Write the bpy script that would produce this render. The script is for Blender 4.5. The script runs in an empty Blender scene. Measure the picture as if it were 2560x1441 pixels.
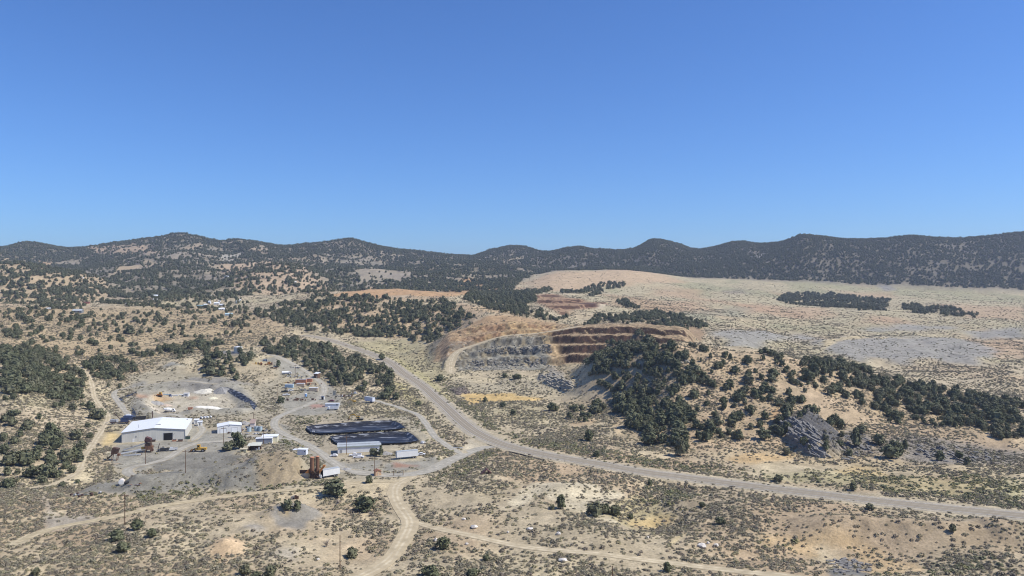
import bpy, bmesh, math, random
import numpy as np
from mathutils import Vector, Matrix
from mathutils.geometry import delaunay_2d_cdt

# ------------------------------------------------------------------ scene, camera, light
S = bpy.context.scene
COL = S.collection
F = 1900.0            # focal length in photograph pixels
CZ = 90.0             # camera height over the valley floor
HV = 700.0            # row of the level line
cam_d = bpy.data.cameras.new('camera')
cam = bpy.data.objects.new('camera', cam_d)
COL.objects.link(cam)
cam.location = (0, 0, CZ)
cam.rotation_euler = (math.radians(90), 0, 0)
cam_d.sensor_width = 36
cam_d.lens = 36 * F / 2560
cam_d.shift_y = -20.5 / 2560
cam_d.clip_start = 1
cam_d.clip_end = 30000
S.camera = cam
S.view_settings.view_transform = 'Standard'
S.view_settings.look = 'None'
S.view_settings.gamma = 1
S.view_settings.use_curve_mapping = False
S.view_settings.exposure = 0.12
S.render.filter_size = 1.1
try:
    S.cycles.filter_width = 1.1
except Exception:
    pass

SUN_EL, SUN_AZ = 50.0, 97.0      # azimuth clockwise from +Y (the view direction)
world = bpy.data.worlds.new('World')
S.world = world
world.use_nodes = True
wn = world.node_tree
for n in list(wn.nodes):
    wn.nodes.remove(n)
sky = wn.nodes.new('ShaderNodeTexSky')
sky.sky_type = 'NISHITA'
sky.sun_disc = False
sky.sun_elevation = math.radians(SUN_EL)
sky.sun_rotation = math.radians(SUN_AZ)
sky.altitude = 1900
sky.air_density = 1.25
sky.dust_density = 0.25
sky.ozone_density = 3.5
bg = wn.nodes.new('ShaderNodeBackground')
bg.inputs['Strength'].default_value = 0.116
wo = wn.nodes.new('ShaderNodeOutputWorld')
tint = wn.nodes.new('ShaderNodeVectorMath'); tint.operation = 'MULTIPLY'
tint.inputs[1].default_value = (.46, .72, 1.13)      # the deep blue of the dry, high air, the same everywhere
wn.links.new(sky.outputs[0], tint.inputs[0])
wn.links.new(tint.outputs[0], bg.inputs[0])
wn.links.new(bg.outputs[0], wo.inputs[0])

sun_d = bpy.data.lights.new('sun', 'SUN')
sun = bpy.data.objects.new('sun', sun_d)
COL.objects.link(sun)
sun_d.energy = 5.0
sun_d.angle = math.radians(0.53)
sun_d.color = (1.0, 0.94, 0.83)
el, az = math.radians(SUN_EL), math.radians(SUN_AZ)
to_sun = Vector((math.cos(el) * math.sin(az), math.cos(el) * math.cos(az), math.sin(el)))
sun.rotation_euler = to_sun.to_track_quat('Z', 'Y').to_euler()

# ------------------------------------------------------------------ helpers: noise, curves
def _h(ix, iy, seed):
    n = (ix.astype(np.int64) * 374761393 + iy.astype(np.int64) * 668265263 + seed * 974711) & 0xFFFFFFFF
    n = ((n ^ (n >> 13)) * 1274126177) & 0xFFFFFFFF
    n = (n ^ (n >> 16)) & 0xFFFFFFFF
    return n.astype(np.float64) / 4294967295.0

def vnoise(x, y, seed=0):
    x = np.asarray(x, float); y = np.asarray(y, float)
    xi = np.floor(x); yi = np.floor(y)
    fx = x - xi; fy = y - yi
    fx = fx * fx * (3 - 2 * fx); fy = fy * fy * (3 - 2 * fy)
    a = _h(xi, yi, seed); b = _h(xi + 1, yi, seed); c = _h(xi, yi + 1, seed); d = _h(xi + 1, yi + 1, seed)
    return (a + (b - a) * fx + (c - a) * fy + (a - b - c + d) * fx * fy) * 2 - 1

def fbm(x, y, lam, octs=4, seed=0, gain=0.5):
    s = 0; a = 1; t = 0
    for i in range(octs):
        ca, sa = math.cos(i * 1.1 + .4), math.sin(i * 1.1 + .4)
        s = s + a * vnoise((x * ca - y * sa) / lam, (x * sa + y * ca) / lam, seed + i * 17)
        t += a; a *= gain; lam *= 0.5
    return s / t

def ridged(x, y, lam, octs=3, seed=0):
    s = 0; a = 1; t = 0
    for i in range(octs):
        ca, sa = math.cos(i * .9 + .2), math.sin(i * .9 + .2)
        s = s + a * (1 - 2 * np.abs(vnoise((x * ca - y * sa) / lam, (x * sa + y * ca) / lam, seed + i * 13)))
        t += a; a *= .5; lam *= .5
    return s / t

def pchip_slopes(x, y):
    h = np.diff(x, axis=0); d = np.diff(y, axis=0) / h
    m = np.zeros_like(y)
    num = (h[1:] + h[:-1]) * 3
    w1 = 2 * h[1:] + h[:-1]; w2 = h[1:] + 2 * h[:-1]
    ok = d[1:] * d[:-1] > 0
    dd0 = np.where(ok, d[:-1], 1); dd1 = np.where(ok, d[1:], 1)
    m[1:-1] = np.where(ok, num / (w1 / dd0 + w2 / dd1), 0)
    m[0] = d[0]; m[-1] = d[-1]
    return m

def pchip1(xs, ys, q):
    xs = np.array(xs, float); ys = np.array(ys, float)
    if len(xs) == 1:
        return np.full(len(q), ys[0])
    m = pchip_slopes(xs, ys)
    qq = np.clip(q, xs[0], xs[-1])
    i = np.clip(np.searchsorted(xs, qq, 'right') - 1, 0, len(xs) - 2)
    h = xs[i + 1] - xs[i]; t = (qq - xs[i]) / h
    return ((2 * t**3 - 3 * t**2 + 1) * ys[i] + (t**3 - 2 * t**2 + t) * h * m[i] + (-2 * t**3 + 3 * t**2) * ys[i + 1] + (t**3 - t**2) * h * m[i + 1])

def sstep(a, b, x):
    t = np.clip((x - a) / (b - a), 0, 1)
    return t * t * (3 - 2 * t)

# ------------------------------------------------------------------ terrain: relief lines running across the valley
# each line: (bearing column u, distance Y, row v at which the photograph shows it)
UC = np.concatenate([np.linspace(-2000, -200, 30, endpoint=False), np.arange(-200, 2761, 3.6), np.linspace(2790, 4560, 30)])
YR = [3.0]
while YR[-1] < 9500:
    y = YR[-1]
    if y < 60: st = 6
    elif y < 200: st = 3.5
    elif y < 300: st = 1.15
    elif y < 560: st = 1.3
    elif y < 660: st = 1.6
    elif y < 850: st = 0.9
    elif y < 3100: st = y * 0.0042
    else: st = y * 0.05
    YR.append(y + st)
YR = np.array(YR)
NR, NC = len(YR), len(UC)

def ZV(Y, v):
    return CZ - (v - HV) * Y / F

def zl(rows):       # rows given as (u, Y, z)
    return [(u, Y, HV + (CZ - z) * F / Y) for u, Y, z in rows]

SKY = [(-1400, 560), (-600, 600), (-200, 628), (0, 621), (75, 611), (190, 625), (250, 618), (330, 609), (400, 601), (455, 592), (520, 606), (560, 609), (610, 605), (660, 611), (720, 621),
       (770, 619), (830, 612), (875, 606), (920, 614), (980, 625), (1080, 635), (1180, 644), (1230, 631), (1290, 620), (1370, 637), (1450, 621), (1520, 635), (1580, 630),
       (1640, 604), (1690, 613), (1745, 628), (1850, 611), (1900, 615), (1960, 608), (2010, 593), (2050, 595), (2120, 604), (2200, 603), (2280, 595), (2380, 600),
       (2450, 596), (2560, 583), (2900, 560), (3600, 590)]
def skyY(u):
    return 2950 - 500 * sstep(1500, 2500, np.array(float(u))) + 300 * math.exp(-((u - 1230) / 180) ** 2)
L = []
L.append(zl([(0, 3, 87), (2560, 3, 87)]))
L.append(zl([(0, 60, 60), (2560, 60, 62)]))
L.append(zl([(0, 130, 20), (2560, 130, 20)]))
L.append(zl([(-1000, 231, 8), (0, 231, 1.5), (500, 231, 1.0), (1000, 231, -1), (1600, 231, 0), (2200, 231, -1), (2560, 231, 0)]))
L.append([(-600, 285, 1260), (0, 285, 1296), (600, 285, 1294), (1000, 285, 1302), (1500, 285, 1290), (1700, 285, 1304), (2200, 285, 1300), (2560, 285, 1296)])
L.append([(-600, 340, 1150), (0, 342, 1192), (400, 326, 1236), (760, 335, 1206), (1000, 342, 1200), (1450, 340, 1198), (1750, 342, 1206), (2560, 342, 1202)])
L.append([(-600, 410, 1030), (0, 412, 1100), (300, 424, 1104), (640, 427, 1104), (1100, 427, 1102), (1700, 402, 1128), (2000, 396, 1148), (2560, 392, 1158)])
L.append([(-600, 460, 930), (0, 465, 1004), (300, 530, 1012), (640, 545, 1008), (860, 555, 1004), (1100, 560, 1002), (1400, 545, 1010), (1550, 520, 1012), (1700, 480, 1005), (1850, 475, 1010), (2000, 460, 1040), (2300, 480, 1050), (2560, 460, 1072)])
L.append([(-600, 560, 850), (0, 560, 900), (220, 600, 925), (300, 620, 922), (640, 670, 892), (860, 690, 902), (1100, 670, 936), (1400, 630, 946), (1480, 590, 906), (1600, 580, 874), (1700, 570, 860), (1870, 580, 870), (2060, 575, 914), (2300, 600, 960), (2560, 600, 988)])
L.append([(-600, 680, 800), (0, 680, 852), (300, 730, 862), (640, 780, 852), (860, 800, 862), (1100, 760, 902), (1400, 710, 908), (1500, 690, 912), (1700, 690, 914), (2000, 680, 914), (2300, 660, 944), (2560, 660, 950)])
L.append([(-600, 850, 770), (0, 850, 802), (300, 950, 787), (500, 960, 792), (640, 940, 800), (860, 920, 802), (1000, 915, 806), (1100, 880, 812), (1230, 860, 790), (1400, 885, 800), (1500, 880, 811), (1700, 880, 814), (1770, 890, 826), (2000, 930, 844), (2300, 1000, 838), (2560, 950, 848)])
L.append([(-600, 980, 755), (0, 980, 766), (300, 1050, 769), (500, 1080, 775), (640, 1100, 762), (750, 1180, 736), (1000, 1200, 730), (1150, 1150, 744), (1250, 1150, 758), (1400, 1130, 758), (1700, 1200, 775), (2000, 1250, 789), (2300, 1300, 782), (2560, 1300, 786)])
L.append([(-600, 1120, 758), (0, 1120, 764), (300, 1200, 757), (640, 1280, 742), (850, 1350, 742), (1100, 1350, 744), (1250, 1400, 738), (1400, 1450, 734), (1700, 1500, 745), (2000, 1600, 756), (2300, 1650, 752), (2560, 1650, 758)])
L.append([(-600, 1550, 645), (0, 1550, 658), (100, 1550, 674), (200, 1500, 702), (300, 1450, 734), (450, 1500, 737), (560, 1600, 705), (660, 1700, 669), (740, 1700, 673), (850, 1700, 706), (1000, 1750, 713), (1150, 1800, 712), (1300, 1900, 702), (1340, 2000, 690), (1420, 2050, 676), (1560, 2050, 678), (1660, 2050, 692), (1800, 2000, 708), (2000, 2000, 714), (2250, 1980, 727), (2560, 1900, 743)])
L.append([(-600, 1800, 690), (0, 1800, 700), (100, 1800, 702), (200, 1750, 706), (300, 1700, 714), (450, 1750, 706), (560, 1850, 698), (660, 1950, 690), (740, 1950, 690), (850, 1950, 700), (1000, 1950, 698), (1150, 2100, 690), (1300, 2200, 688), (1420, 2300, 682), (1560, 2280, 680), (1660, 2250, 684), (1800, 2150, 692), (2000, 2120, 698), (2250, 2080, 705), (2560, 2020, 716)])
L.append([(-600, 2400, 640), (0, 2350, 662), (190, 2350, 666), (330, 2350, 646), (455, 2350, 634), (560, 2350, 652), (700, 2350, 655), (850, 2450, 652), (1000, 2450, 660), (1180, 2550, 668), (1300, 2600, 662), (1450, 2550, 655), (1560, 2500, 655), (1640, 2450, 642), (1745, 2450, 658), (1900, 2350, 650), (2020, 2250, 636), (2200, 2250, 645), (2560, 2200, 640)])
L.append([(u, float(skyY(u)), v) for u, v in SKY])
L.append([(u, float(skyY(u)) + 700, v + 60) for u, v in SKY])
L.append(zl([(0, 6000, 60), (2560, 6000, 60)]))
L.append(zl([(0, 9500, 40), (2560, 9500, 40)]))

KY = np.zeros((len(L), NC)); KZ = np.zeros((len(L), NC))
for k, rows in enumerate(L):
    us = [r[0] for r in rows]; ys = [r[1] for r in rows]; vs = [r[2] for r in rows]
    KY[k] = pchip1(us, ys, UC); vv = pchip1(us, vs, UC)
    KZ[k] = ZV(KY[k], vv)
for k in range(1, len(L)):
    KY[k] = np.maximum(KY[k], KY[k - 1] + 5)
KM = pchip_slopes(KY, KZ)

H0 = np.zeros((NR, NC))
ci = np.arange(NC)
for r, y in enumerate(YR):
    i = np.clip((KY <= y).sum(0) - 1, 0, len(L) - 2)
    y0, y1 = KY[i, ci], KY[i + 1, ci]
    h = y1 - y0; t = np.clip((y - y0) / h, 0, 1)
    H0[r] = ((2 * t**3 - 3 * t**2 + 1) * KZ[i, ci] + (t**3 - 2 * t**2 + t) * h * KM[i, ci] + (-2 * t**3 + 3 * t**2) * KZ[i + 1, ci] + (t**3 - t**2) * h * KM[i + 1, ci])

UG = np.repeat(UC[None, :], NR, 0)
YG = np.repeat(YR[:, None], NC, 1)
XG = (UG - 1280) / F * YG

def box_blur(A, n=1, rr=1, rc=1):
    for _ in range(n):
        for ax, rad in ((0, rr), (1, rc)):
            if rad < 1: continue
            P = np.pad(A, [(rad, rad) if a == ax else (0, 0) for a in (0, 1)], 'edge')
            c = np.cumsum(P, axis=ax)
            c = np.concatenate([np.zeros_like(np.take(c, [0], ax)), c], ax)
            w = 2 * rad + 1
            A = (np.take(c, range(w, c.shape[ax]), ax) - np.take(c, range(0, c.shape[ax] - w), ax)) / w
    return A

# ---- the open pit: benches stepping up behind its floor: (distance, row) nodes per column
PIT = {
 990: [(680, 924), (696, 918), (700, 916), (712, 911), (716, 909), (728, 904), (732, 902), (746, 896), (752, 893), (764, 887), (776, 881), (800, 868)],
 1060: [(680, 931), (696, 925), (700, 922), (712, 916), (716, 913), (728, 906), (732, 902), (746, 894), (752, 890), (764, 882), (776, 874), (800, 859)],
 1095: [(680, 932), (696, 926), (701, 920), (711, 911), (716, 905), (727, 894), (732, 887), (744, 876), (751, 869), (763, 860), (776, 852), (800, 840)],
 1130: [(680, 930), (696, 924), (702, 908), (710, 902), (714, 888), (724, 878), (730, 866), (742, 858), (750, 848), (762, 840), (774, 834), (800, 824)],
 1180: [(680, 928), (700, 918), (706, 902), (714, 896), (718, 884), (727, 878), (731, 866), (741, 858), (748, 846), (760, 838), (767, 824), (800, 806)],
 1250: [(680, 926), (702, 918), (707, 898), (716, 892), (720, 874), (730, 868), (734, 851), (744, 847), (749, 834), (762, 828), (767, 812), (800, 793)],
 1320: [(680, 924), (702, 916), (706, 895), (716, 890), (720, 870), (732, 865), (736, 846), (747, 840), (752, 826), (764, 821), (769, 808), (800, 800)],
 1380: [(680, 920), (700, 912), (704, 892), (715, 887), (719, 867), (732, 863), (736, 843), (748, 839), (752, 827), (764, 822), (769, 813), (800, 806)],
 1450: [(680, 914), (699, 907), (703, 887), (716, 884), (720, 863), (735, 860), (739, 839), (752, 836), (756, 820), (768, 817), (774, 815), (800, 811)],
 1560: [(680, 914), (699, 908), (703, 889), (716, 886), (720, 864), (735, 861), (739, 839), (752, 835), (756, 817), (768, 815), (774, 813), (800, 810)],
 1640: [(680, 914), (699, 906), (703, 893), (716, 886), (720, 874), (735, 864), (739, 845), (752, 838), (756, 822), (768, 819), (774, 817), (800, 812)],
 1740: [(680, 914), (699, 900), (703, 892), (716, 884), (720, 874), (735, 862), (739, 850), (752, 840), (756, 829), (768, 825), (774, 822), (800, 818)],
}
pu = sorted(PIT)
PYk = np.array([np.interp(UC, pu, [PIT[u][k][0] for u in pu]) for k in range(12)])
PVk = np.array([pchip1(pu, [PIT[u][k][1] for u in pu], UC) for k in range(12)])
PZk = ZV(PYk, PVk)
HP = np.full((NR, NC), np.nan)
rows = np.where((YR > 676) & (YR < 812))[0]
cols = np.where((UC > 975) & (UC < 1800))[0]
for c in cols:
    yy = YR[rows]
    xx = (UC[c] - 1280) / F * yy
    wob = 3.0 * fbm(xx, yy * .5, 15, 5, 5, .62) + 1.6 * fbm(xx + yy, yy, 4.5, 2, 6) + 4.0 * vnoise(xx / 37.0, yy * 0, 7)
    HP[rows, c] = np.interp(yy + wob, PYk[:, c], PZk[:, c])
pm = np.zeros((NR, NC))
a = sstep(985, 1050, UC) * (1 - sstep(1700, 1775, UC))
b = sstep(684, 697, YR) * (1 - sstep(782, 800, YR))
pm = b[:, None] * a[None, :]
H0 = np.where(np.isnan(HP), H0, H0 * (1 - pm) + np.nan_to_num(HP) * pm)

# ---- ground lookup: the nearest ground seen at a pixel bearing / row
def visY(H, u, v, ymin=150.0):
    c = np.interp(u, UC, np.arange(NC)); c0 = int(min(max(math.floor(c), 0), NC - 2)); t = c - c0
    z = H[:, c0] * (1 - t) + H[:, c0 + 1] * t
    vv = HV + (CZ - z) * F / YR
    r0 = np.searchsorted(YR, ymin)
    idx = np.where(vv[r0:] <= v)[0]
    if len(idx) == 0:
        return 2800.0
    k = r0 + idx[0]
    if k == r0:
        return YR[k]
    f = (vv[k - 1] - v) / max(vv[k - 1] - vv[k], 1e-6)
    return YR[k - 1] + (YR[k] - YR[k - 1]) * min(max(f, 0), 1)

RI = np.arange(NR)
def Hat(H, x, y):
    x = np.asarray(x, float); y = np.asarray(y, float)
    u = 1280 + F * x / y
    c = np.interp(u, UC, np.arange(NC)); r = np.interp(y, YR, RI)
    c0 = np.clip(np.floor(c).astype(int), 0, NC - 2); r0 = np.clip(np.floor(r).astype(int), 0, NR - 2)
    tc = c - c0; tr = r - r0
    return (H[r0, c0] * (1 - tc) + H[r0, c0 + 1] * tc) * (1 - tr) + (H[r0 + 1, c0] * (1 - tc) + H[r0 + 1, c0 + 1] * tc) * tr

HB = H0.copy()     # smooth shape used to turn photograph positions into map positions
def to_map(u, v, ymin=150.0):
    Y = visY(HB, u, v, ymin)
    return ((u - 1280) / F * Y, Y)

def poly_map(poly, ymin=150.0, sub=3):
    out = []
    n = len(poly)
    for i in range(n):
        (u0, v0), (u1, v1) = poly[i], poly[(i + 1) % n]
        for k in range(sub):
            t = k / sub
            uu, vv = u0 + (u1 - u0) * t, v0 + (v1 - v0) * t
            out.append((uu, visY(HB, uu, vv, ymin)))
    return out

WU = fbm(XG, YG, 22, 4, 91) ; WY = fbm(XG, YG, 22, 4, 47)
def pmask(poly, ymin=150.0, warp=1.0, feather=0):
    """share of each ground vertex inside an outline on the ground"""
    P = np.array(poly_map(poly, ymin))
    pu0, pu1, py0, py1 = P[:, 0].min() - 30, P[:, 0].max() + 30, P[:, 1].min() * .97 - 8, P[:, 1].max() * 1.03 + 8
    c0, c1 = np.searchsorted(UC, [pu0, pu1]); r0, r1 = np.searchsorted(YR, [py0, py1])
    M = np.zeros((NR, NC), np.float32)
    if c1 <= c0 or r1 <= r0: return M
    w = warp * 5.0
    yy = YG[r0:r1, c0:c1] * (1 + 0.012 * warp * WY[r0:r1, c0:c1]) + WY[r0:r1, c0:c1] * w
    uu = UG[r0:r1, c0:c1] + WU[r0:r1, c0:c1] * w * F / yy
    ins = np.zeros(uu.shape, bool)
    n = len(P)
    for i in range(n):
        ua, ya = P[i]; ub, yb = P[(i + 1) % n]
        if ya == yb: continue
        cond = ((ya > yy) != (yb > yy))
        xin = (ub - ua) * (yy - ya) / (yb - ya) + ua
        ins ^= cond & (uu < xin)
    M[r0:r1, c0:c1] = ins
    if feather:
        A = M[max(r0 - 9, 0):r1 + 9, max(c0 - 9, 0):c1 + 9]
        M[max(r0 - 9, 0):r1 + 9, max(c0 - 9, 0):c1 + 9] = box_blur(A, 2, feather, feather)
    return M
HAZE = 8.5e-5
# ------------------------------------------------------------------ relief in the small
YARD = [(285, 985), (330, 950), (430, 930), (560, 950), (640, 975), (690, 930), (700, 890), (740, 890), (800, 930), (870, 990), (870, 1035), (1010, 1045), (1060, 1090), (1060, 1140), (1100, 1165), (1060, 1190), (960, 1200), (800, 1200), (560, 1235), (400, 1240), (200, 1235), (260, 1170), (300, 1110), (270, 1060)]
yard = pmask(YARD, warp=.6, feather=2)
foot = np.interp(UC, [-2000, 0, 300, 850, 1280, 1345, 1700, 2000, 2560, 4600], [1180, 1180, 1260, 1380, 1480, 2090, 2080, 2030, 1930, 1900])
mtn = sstep(0, 120, YG - foot[None, :])
topY = np.array([skyY(u) for u in UC])
H = H0.copy()
near = 1 - sstep(1100, 1500, YG)
calm = (1 - .85 * yard) * (1 - .6 * pm)
H += near * calm * sstep(150, 200, YG) * ((1.3 + 1.5 * sstep(480, 700, YG) * (UG < 1000)) * fbm(XG, YG, 70, 3, 11) + (1 + 1.3 * sstep(520, 700, YG)) * ridged(XG, YG, 48, 3, 14) * (1 - pm) + .7 * fbm(XG, YG, 16, 3, 12) + .14 * fbm(XG, YG, 3.2, 2, 13))
farg = sstep(900, 1200, YG) * (1 - mtn)
H += farg * (4.5 * fbm(XG, YG, 160, 4, 21) + 2.2 * ridged(XG, YG, 90, 3, 22))
sk = np.exp(-((YG - topY[None, :]) / 170) ** 2)
H += mtn * (1 - .85 * sk) * (27 * ridged(XG, YG, 460, 4, 31) * sstep(0, 500, YG - foot[None, :]) + 8 * ridged(XG, YG, 130, 3, 32))
H += mtn * (1.6 * fbm(XG, YG, 60, 3, 33))
KNOLL = [(1480, 900), (1560, 880), (1700, 862), (1870, 872), (2060, 915), (2300, 985), (2560, 1050), (2560, 1170), (2300, 1168), (2000, 1158), (1740, 1140), (1640, 1120), (1560, 1060), (1515, 985)]
knoll = pmask(KNOLL, feather=6)
H += pm * sstep(1080, 1160, UG) * (1.5 * ridged(XG + .7 * YG, YG, 10, 4, 43) + 2.4 * fbm(XG, YG, 45, 3, 44) * (UG < 1420))
H += knoll * (2.2 * ridged(XG, YG, 46, 3, 41))
OUTC = [(1955, 1058), (1985, 1045), (2050, 1070), (2100, 1105), (2115, 1150), (2030, 1146), (1975, 1105)]
outc = pmask(OUTC, feather=2)
OUTC2 = [(2100, 1075), (2180, 1095), (2190, 1140), (2100, 1150), (2110, 1100)]
OUTC3 = [(2190, 1105), (2330, 1100), (2440, 1115), (2560, 1130), (2560, 1175), (2300, 1165), (2190, 1150)]
outc2 = np.maximum(pmask(OUTC2, feather=2), pmask(OUTC3, feather=3))
strata = np.abs(((XG * .78 + YG * .45) / 3.6) % 1 - .5) * 2
H += outc * (4.5 * np.exp(-((UG - 2020) / 60) ** 2) + 2.6 * strata + 1.6 * ridged(XG, YG, 9, 3, 51)) + outc2 * (.8 * strata + .5 * ridged(XG, YG, 8, 2, 52))
for q_ in ([(1765, 838), (1830, 830), (1920, 832), (1990, 850), (1920, 868), (1830, 866)], [(2030, 858), (2100, 848), (2220, 846), (2400, 852), (2500, 885), (2440, 915), (2250, 915), (2130, 905), (2060, 882)]):
    H += (4.5 + .9 * ridged(XG, YG, 30, 3, 63)) * pmask(q_, feather=7)
RIMO = pmask([(322, 1012), (342, 972), (480, 950), (590, 960), (640, 1000), (650, 1030), (600, 1040), (470, 1040), (380, 1046), (328, 1036)], warp=.5, feather=1)
RIMI = pmask([(360, 1010), (374, 986), (480, 972), (566, 978), (600, 1004), (602, 1020), (588, 1024), (470, 1025), (396, 1030), (366, 1023)], warp=.5, feather=1)
rim = box_blur(np.clip(RIMO - RIMI, 0, 1).astype(np.float64), 1, 2, 2)
H += rim * (1.4 + .6 * ridged(XG, YG, 8, 2, 66))
# rocky spur between the pit floor and the yellow flat
SPUR = [(1340, 950), (1370, 922), (1400, 935), (1440, 968), (1420, 980), (1370, 965)]
spur = pmask(SPUR, feather=2)
H += spur * (4.5 + 3.0 * ridged(XG, YG, 22, 3, 61))
# the smaller, older pit farther back: shallow steps
OLDPIT = [(1325, 748), (1370, 738), (1430, 748), (1500, 757), (1530, 762), (1490, 772), (1430, 778), (1420, 792), (1390, 785), (1350, 765)]
oldp = pmask(OLDPIT, warp=.8, feather=2)
stp = 4.6
zt = H / stp
ft = zt - np.floor(zt)
H = H * (1 - oldp) + oldp * (np.floor(zt) + sstep(.36, .62, ft + .12 * vnoise(XG / 9, YG / 9, 8))) * stp
# spoil banks and mounds: (u, v, radius, height)
def lift(poly, h, f, warp=.6):
    global H
    H = H + h * pmask(poly, warp=warp, feather=f)
lift([(300, 1226), (380, 1228), (470, 1222), (600, 1212), (700, 1203), (778, 1194), (772, 1180), (735, 1160), (690, 1150), (640, 1158), (600, 1176), (470, 1194), (350, 1204)], 5.2, 3)
lift([(620, 1170), (690, 1152), (740, 1160), (768, 1186), (700, 1192), (630, 1196)], 2.2, 3)
H += .9 * ridged(XG, YG * .35, 7, 3, 64) * pmask([(300, 1240), (300, 1215), (470, 1205), (640, 1180), (780, 1182), (780, 1204), (600, 1222), (400, 1240)], feather=2)
lift([(180, 1242), (215, 1212), (300, 1205), (345, 1216), (400, 1230), (300, 1244)], 1.5, 3)
lift([(372, 986), (350, 1000), (338, 1016), (352, 1030), (372, 1036), (384, 1026), (372, 1010), (388, 990)], 3.8, 2)
lift([(470, 1036), (500, 1027), (560, 1026), (606, 1030), (612, 1036), (540, 1034), (480, 1042)], 2.0, 2)
lift([(355, 1150), (460, 1135), (560, 1140), (600, 1150), (560, 1175), (440, 1180), (375, 1178)], -1.6, 3)
lift([(350, 985), (480, 965), (575, 975), (612, 1008), (600, 1030), (470, 1030), (380, 1038), (335, 1015)], -2.6, 3)
lift([(500, 920), (560, 884), (620, 890), (640, 905), (560, 925)], 2.6, 3)
lift([(395, 925), (445, 912), (465, 925), (420, 932)], 2.2, 3)
lift([(1125, 972), (1165, 968), (1175, 985), (1140, 988)], 1.5, 2)
for (u, v, r, h) in [(705, 1288, 10, 4.5), (760, 1282, 9, 3.0), (635, 1330, 7, 2.0), (560, 1370, 9, 3.0), (560, 1080 + 40, 5, .5), (415, 1185, 8, 2.4), (300, 1198, 8, 1.8), (1420, 1225, 15, 2.5), (1520, 1250, 12, 3.0), (1700, 1250, 14, 2.5),
                     (2060, 1320, 13, 4), (2150, 1318, 12, 4), (2240, 1325, 12, 3.5), (2350, 1335, 14, 4.5), (2460, 1330, 15, 5), (2550, 1345, 12, 4), (1215, 1200, 18, 1.6), (1290, 1160, 16, 1.2), (875, 1150, 6, .7), (490, 1030, 9, 1.4), (640, 1063, 4, 1.2)]:
    x0, y0 = to_map(u, v)
    d = np.hypot(XG - x0, YG - y0) / r
    H += h * np.clip(1 - d + .18 * WU, 0, 1) ** 1.15
for (u, v, r, h) in [(1560, 1260, 22, -3.0), (1620, 1290, 22, -2.4), (1990, 1365, 18, -2.5), (2120, 1372, 18, -2.5), (2250, 1385, 18, -2), (120, 1330, 18, -1.5), (1900, 1380, 15, -1.5)]:
    x0, y0 = to_map(u, v)
    d = np.hypot(XG - x0, YG - y0) / r
    H += h * np.exp(-d * d)

# ---- level pads under buildings: (u, v, radius m)
PADS = [(385, 1088, 30), (572, 1074, 13), (893, 1127, 21), (1018, 1146, 9), (666, 1104, 9), (635, 1122, 6), (828, 1190, 7), (592, 882, 9), (790, 1190, 6), (750, 1136, 5),
        (760, 958, 12), (730, 966, 8), (780, 974, 7), (787, 944, 5), (945, 1188, 4), (920, 1004, 7), (635, 1080, 9), (495, 1062, 5), (300, 1056, 12)]
HB2 = H.copy()
for (u, v, r) in PADS:
    x0, y0 = to_map(u, v)
    c0, c1 = np.searchsorted(UC, [u - r * 1.8 * F / y0, u + r * 1.8 * F / y0]); r0, r1 = np.searchsorted(YR, [y0 - r * 1.8, y0 + r * 1.8])
    sl = (slice(r0, r1), slice(c0, c1))
    d = np.hypot(XG[sl] - x0, YG[sl] - y0)
    w = 1 - sstep(r, r * 1.7, d)
    zz = float(np.median(HB2[sl][d < r]))
    H[sl] = H[sl] * (1 - w) + zz * w
POND1 = [(765, 1068), (790, 1064), (840, 1060), (900, 1055), (960, 1052), (985, 1053), (1000, 1060), (1013, 1071), (990, 1075), (920, 1080), (860, 1084), (800, 1087), (778, 1084), (768, 1076)]
POND2 = [(824, 1094), (850, 1090), (920, 1085), (985, 1080), (1020, 1081), (1034, 1090), (1047, 1103), (1020, 1108), (960, 1111), (900, 1113), (850, 1114), (836, 1108)]
HPOND = H.copy()
for P in (POND1, POND2):
    H = H - 3.2 * pmask(P, warp=0, feather=1)

# ------------------------------------------------------------------ roads: (name, width, [(u, v) ...])
def catmull(P, n=8):
    P = [np.array(p, float) for p in P]
    P = [2 * P[0] - P[1]] + P + [2 * P[-1] - P[-2]]
    out = []
    for i in range(1, len(P) - 2):
        for k in range(n):
            t = k / n
            out.append(.5 * ((2 * P[i]) + (-P[i - 1] + P[i + 1]) * t + (2 * P[i - 1] - 5 * P[i] + 4 * P[i + 1] - P[i + 2]) * t * t + (-P[i - 1] + 3 * P[i] - 3 * P[i + 1] + P[i + 2]) * t**3))
    out.append(P[-2])
    return np.array(out)

def road_line(pts, step=2.5, zsmooth=12):
    m = catmull([to_map(u, v) for u, v in pts])
    d = np.concatenate([[0], np.cumsum(np.hypot(*np.diff(m, axis=0).T))])
    q = np.arange(0, d[-1], step)
    x = np.interp(q, d, m[:, 0]); y = np.interp(q, d, m[:, 1])
    for _ in range(3):
        x[1:-1] = (x[:-2] + 2 * x[1:-1] + x[2:]) / 4; y[1:-1] = (y[:-2] + 2 * y[1:-1] + y[2:]) / 4
    z = Hat(H, x, y)
    k = zsmooth
    zp = np.pad(z, k, 'edge'); z = np.convolve(zp, np.hanning(2 * k + 3)[1:-1] / np.hanning(2 * k + 3)[1:-1].sum(), 'valid')
    dx = np.gradient(x); dy = np.gradient(y); l = np.hypot(dx, dy)
    return x, y, z, -dy / l, dx / l

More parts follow.
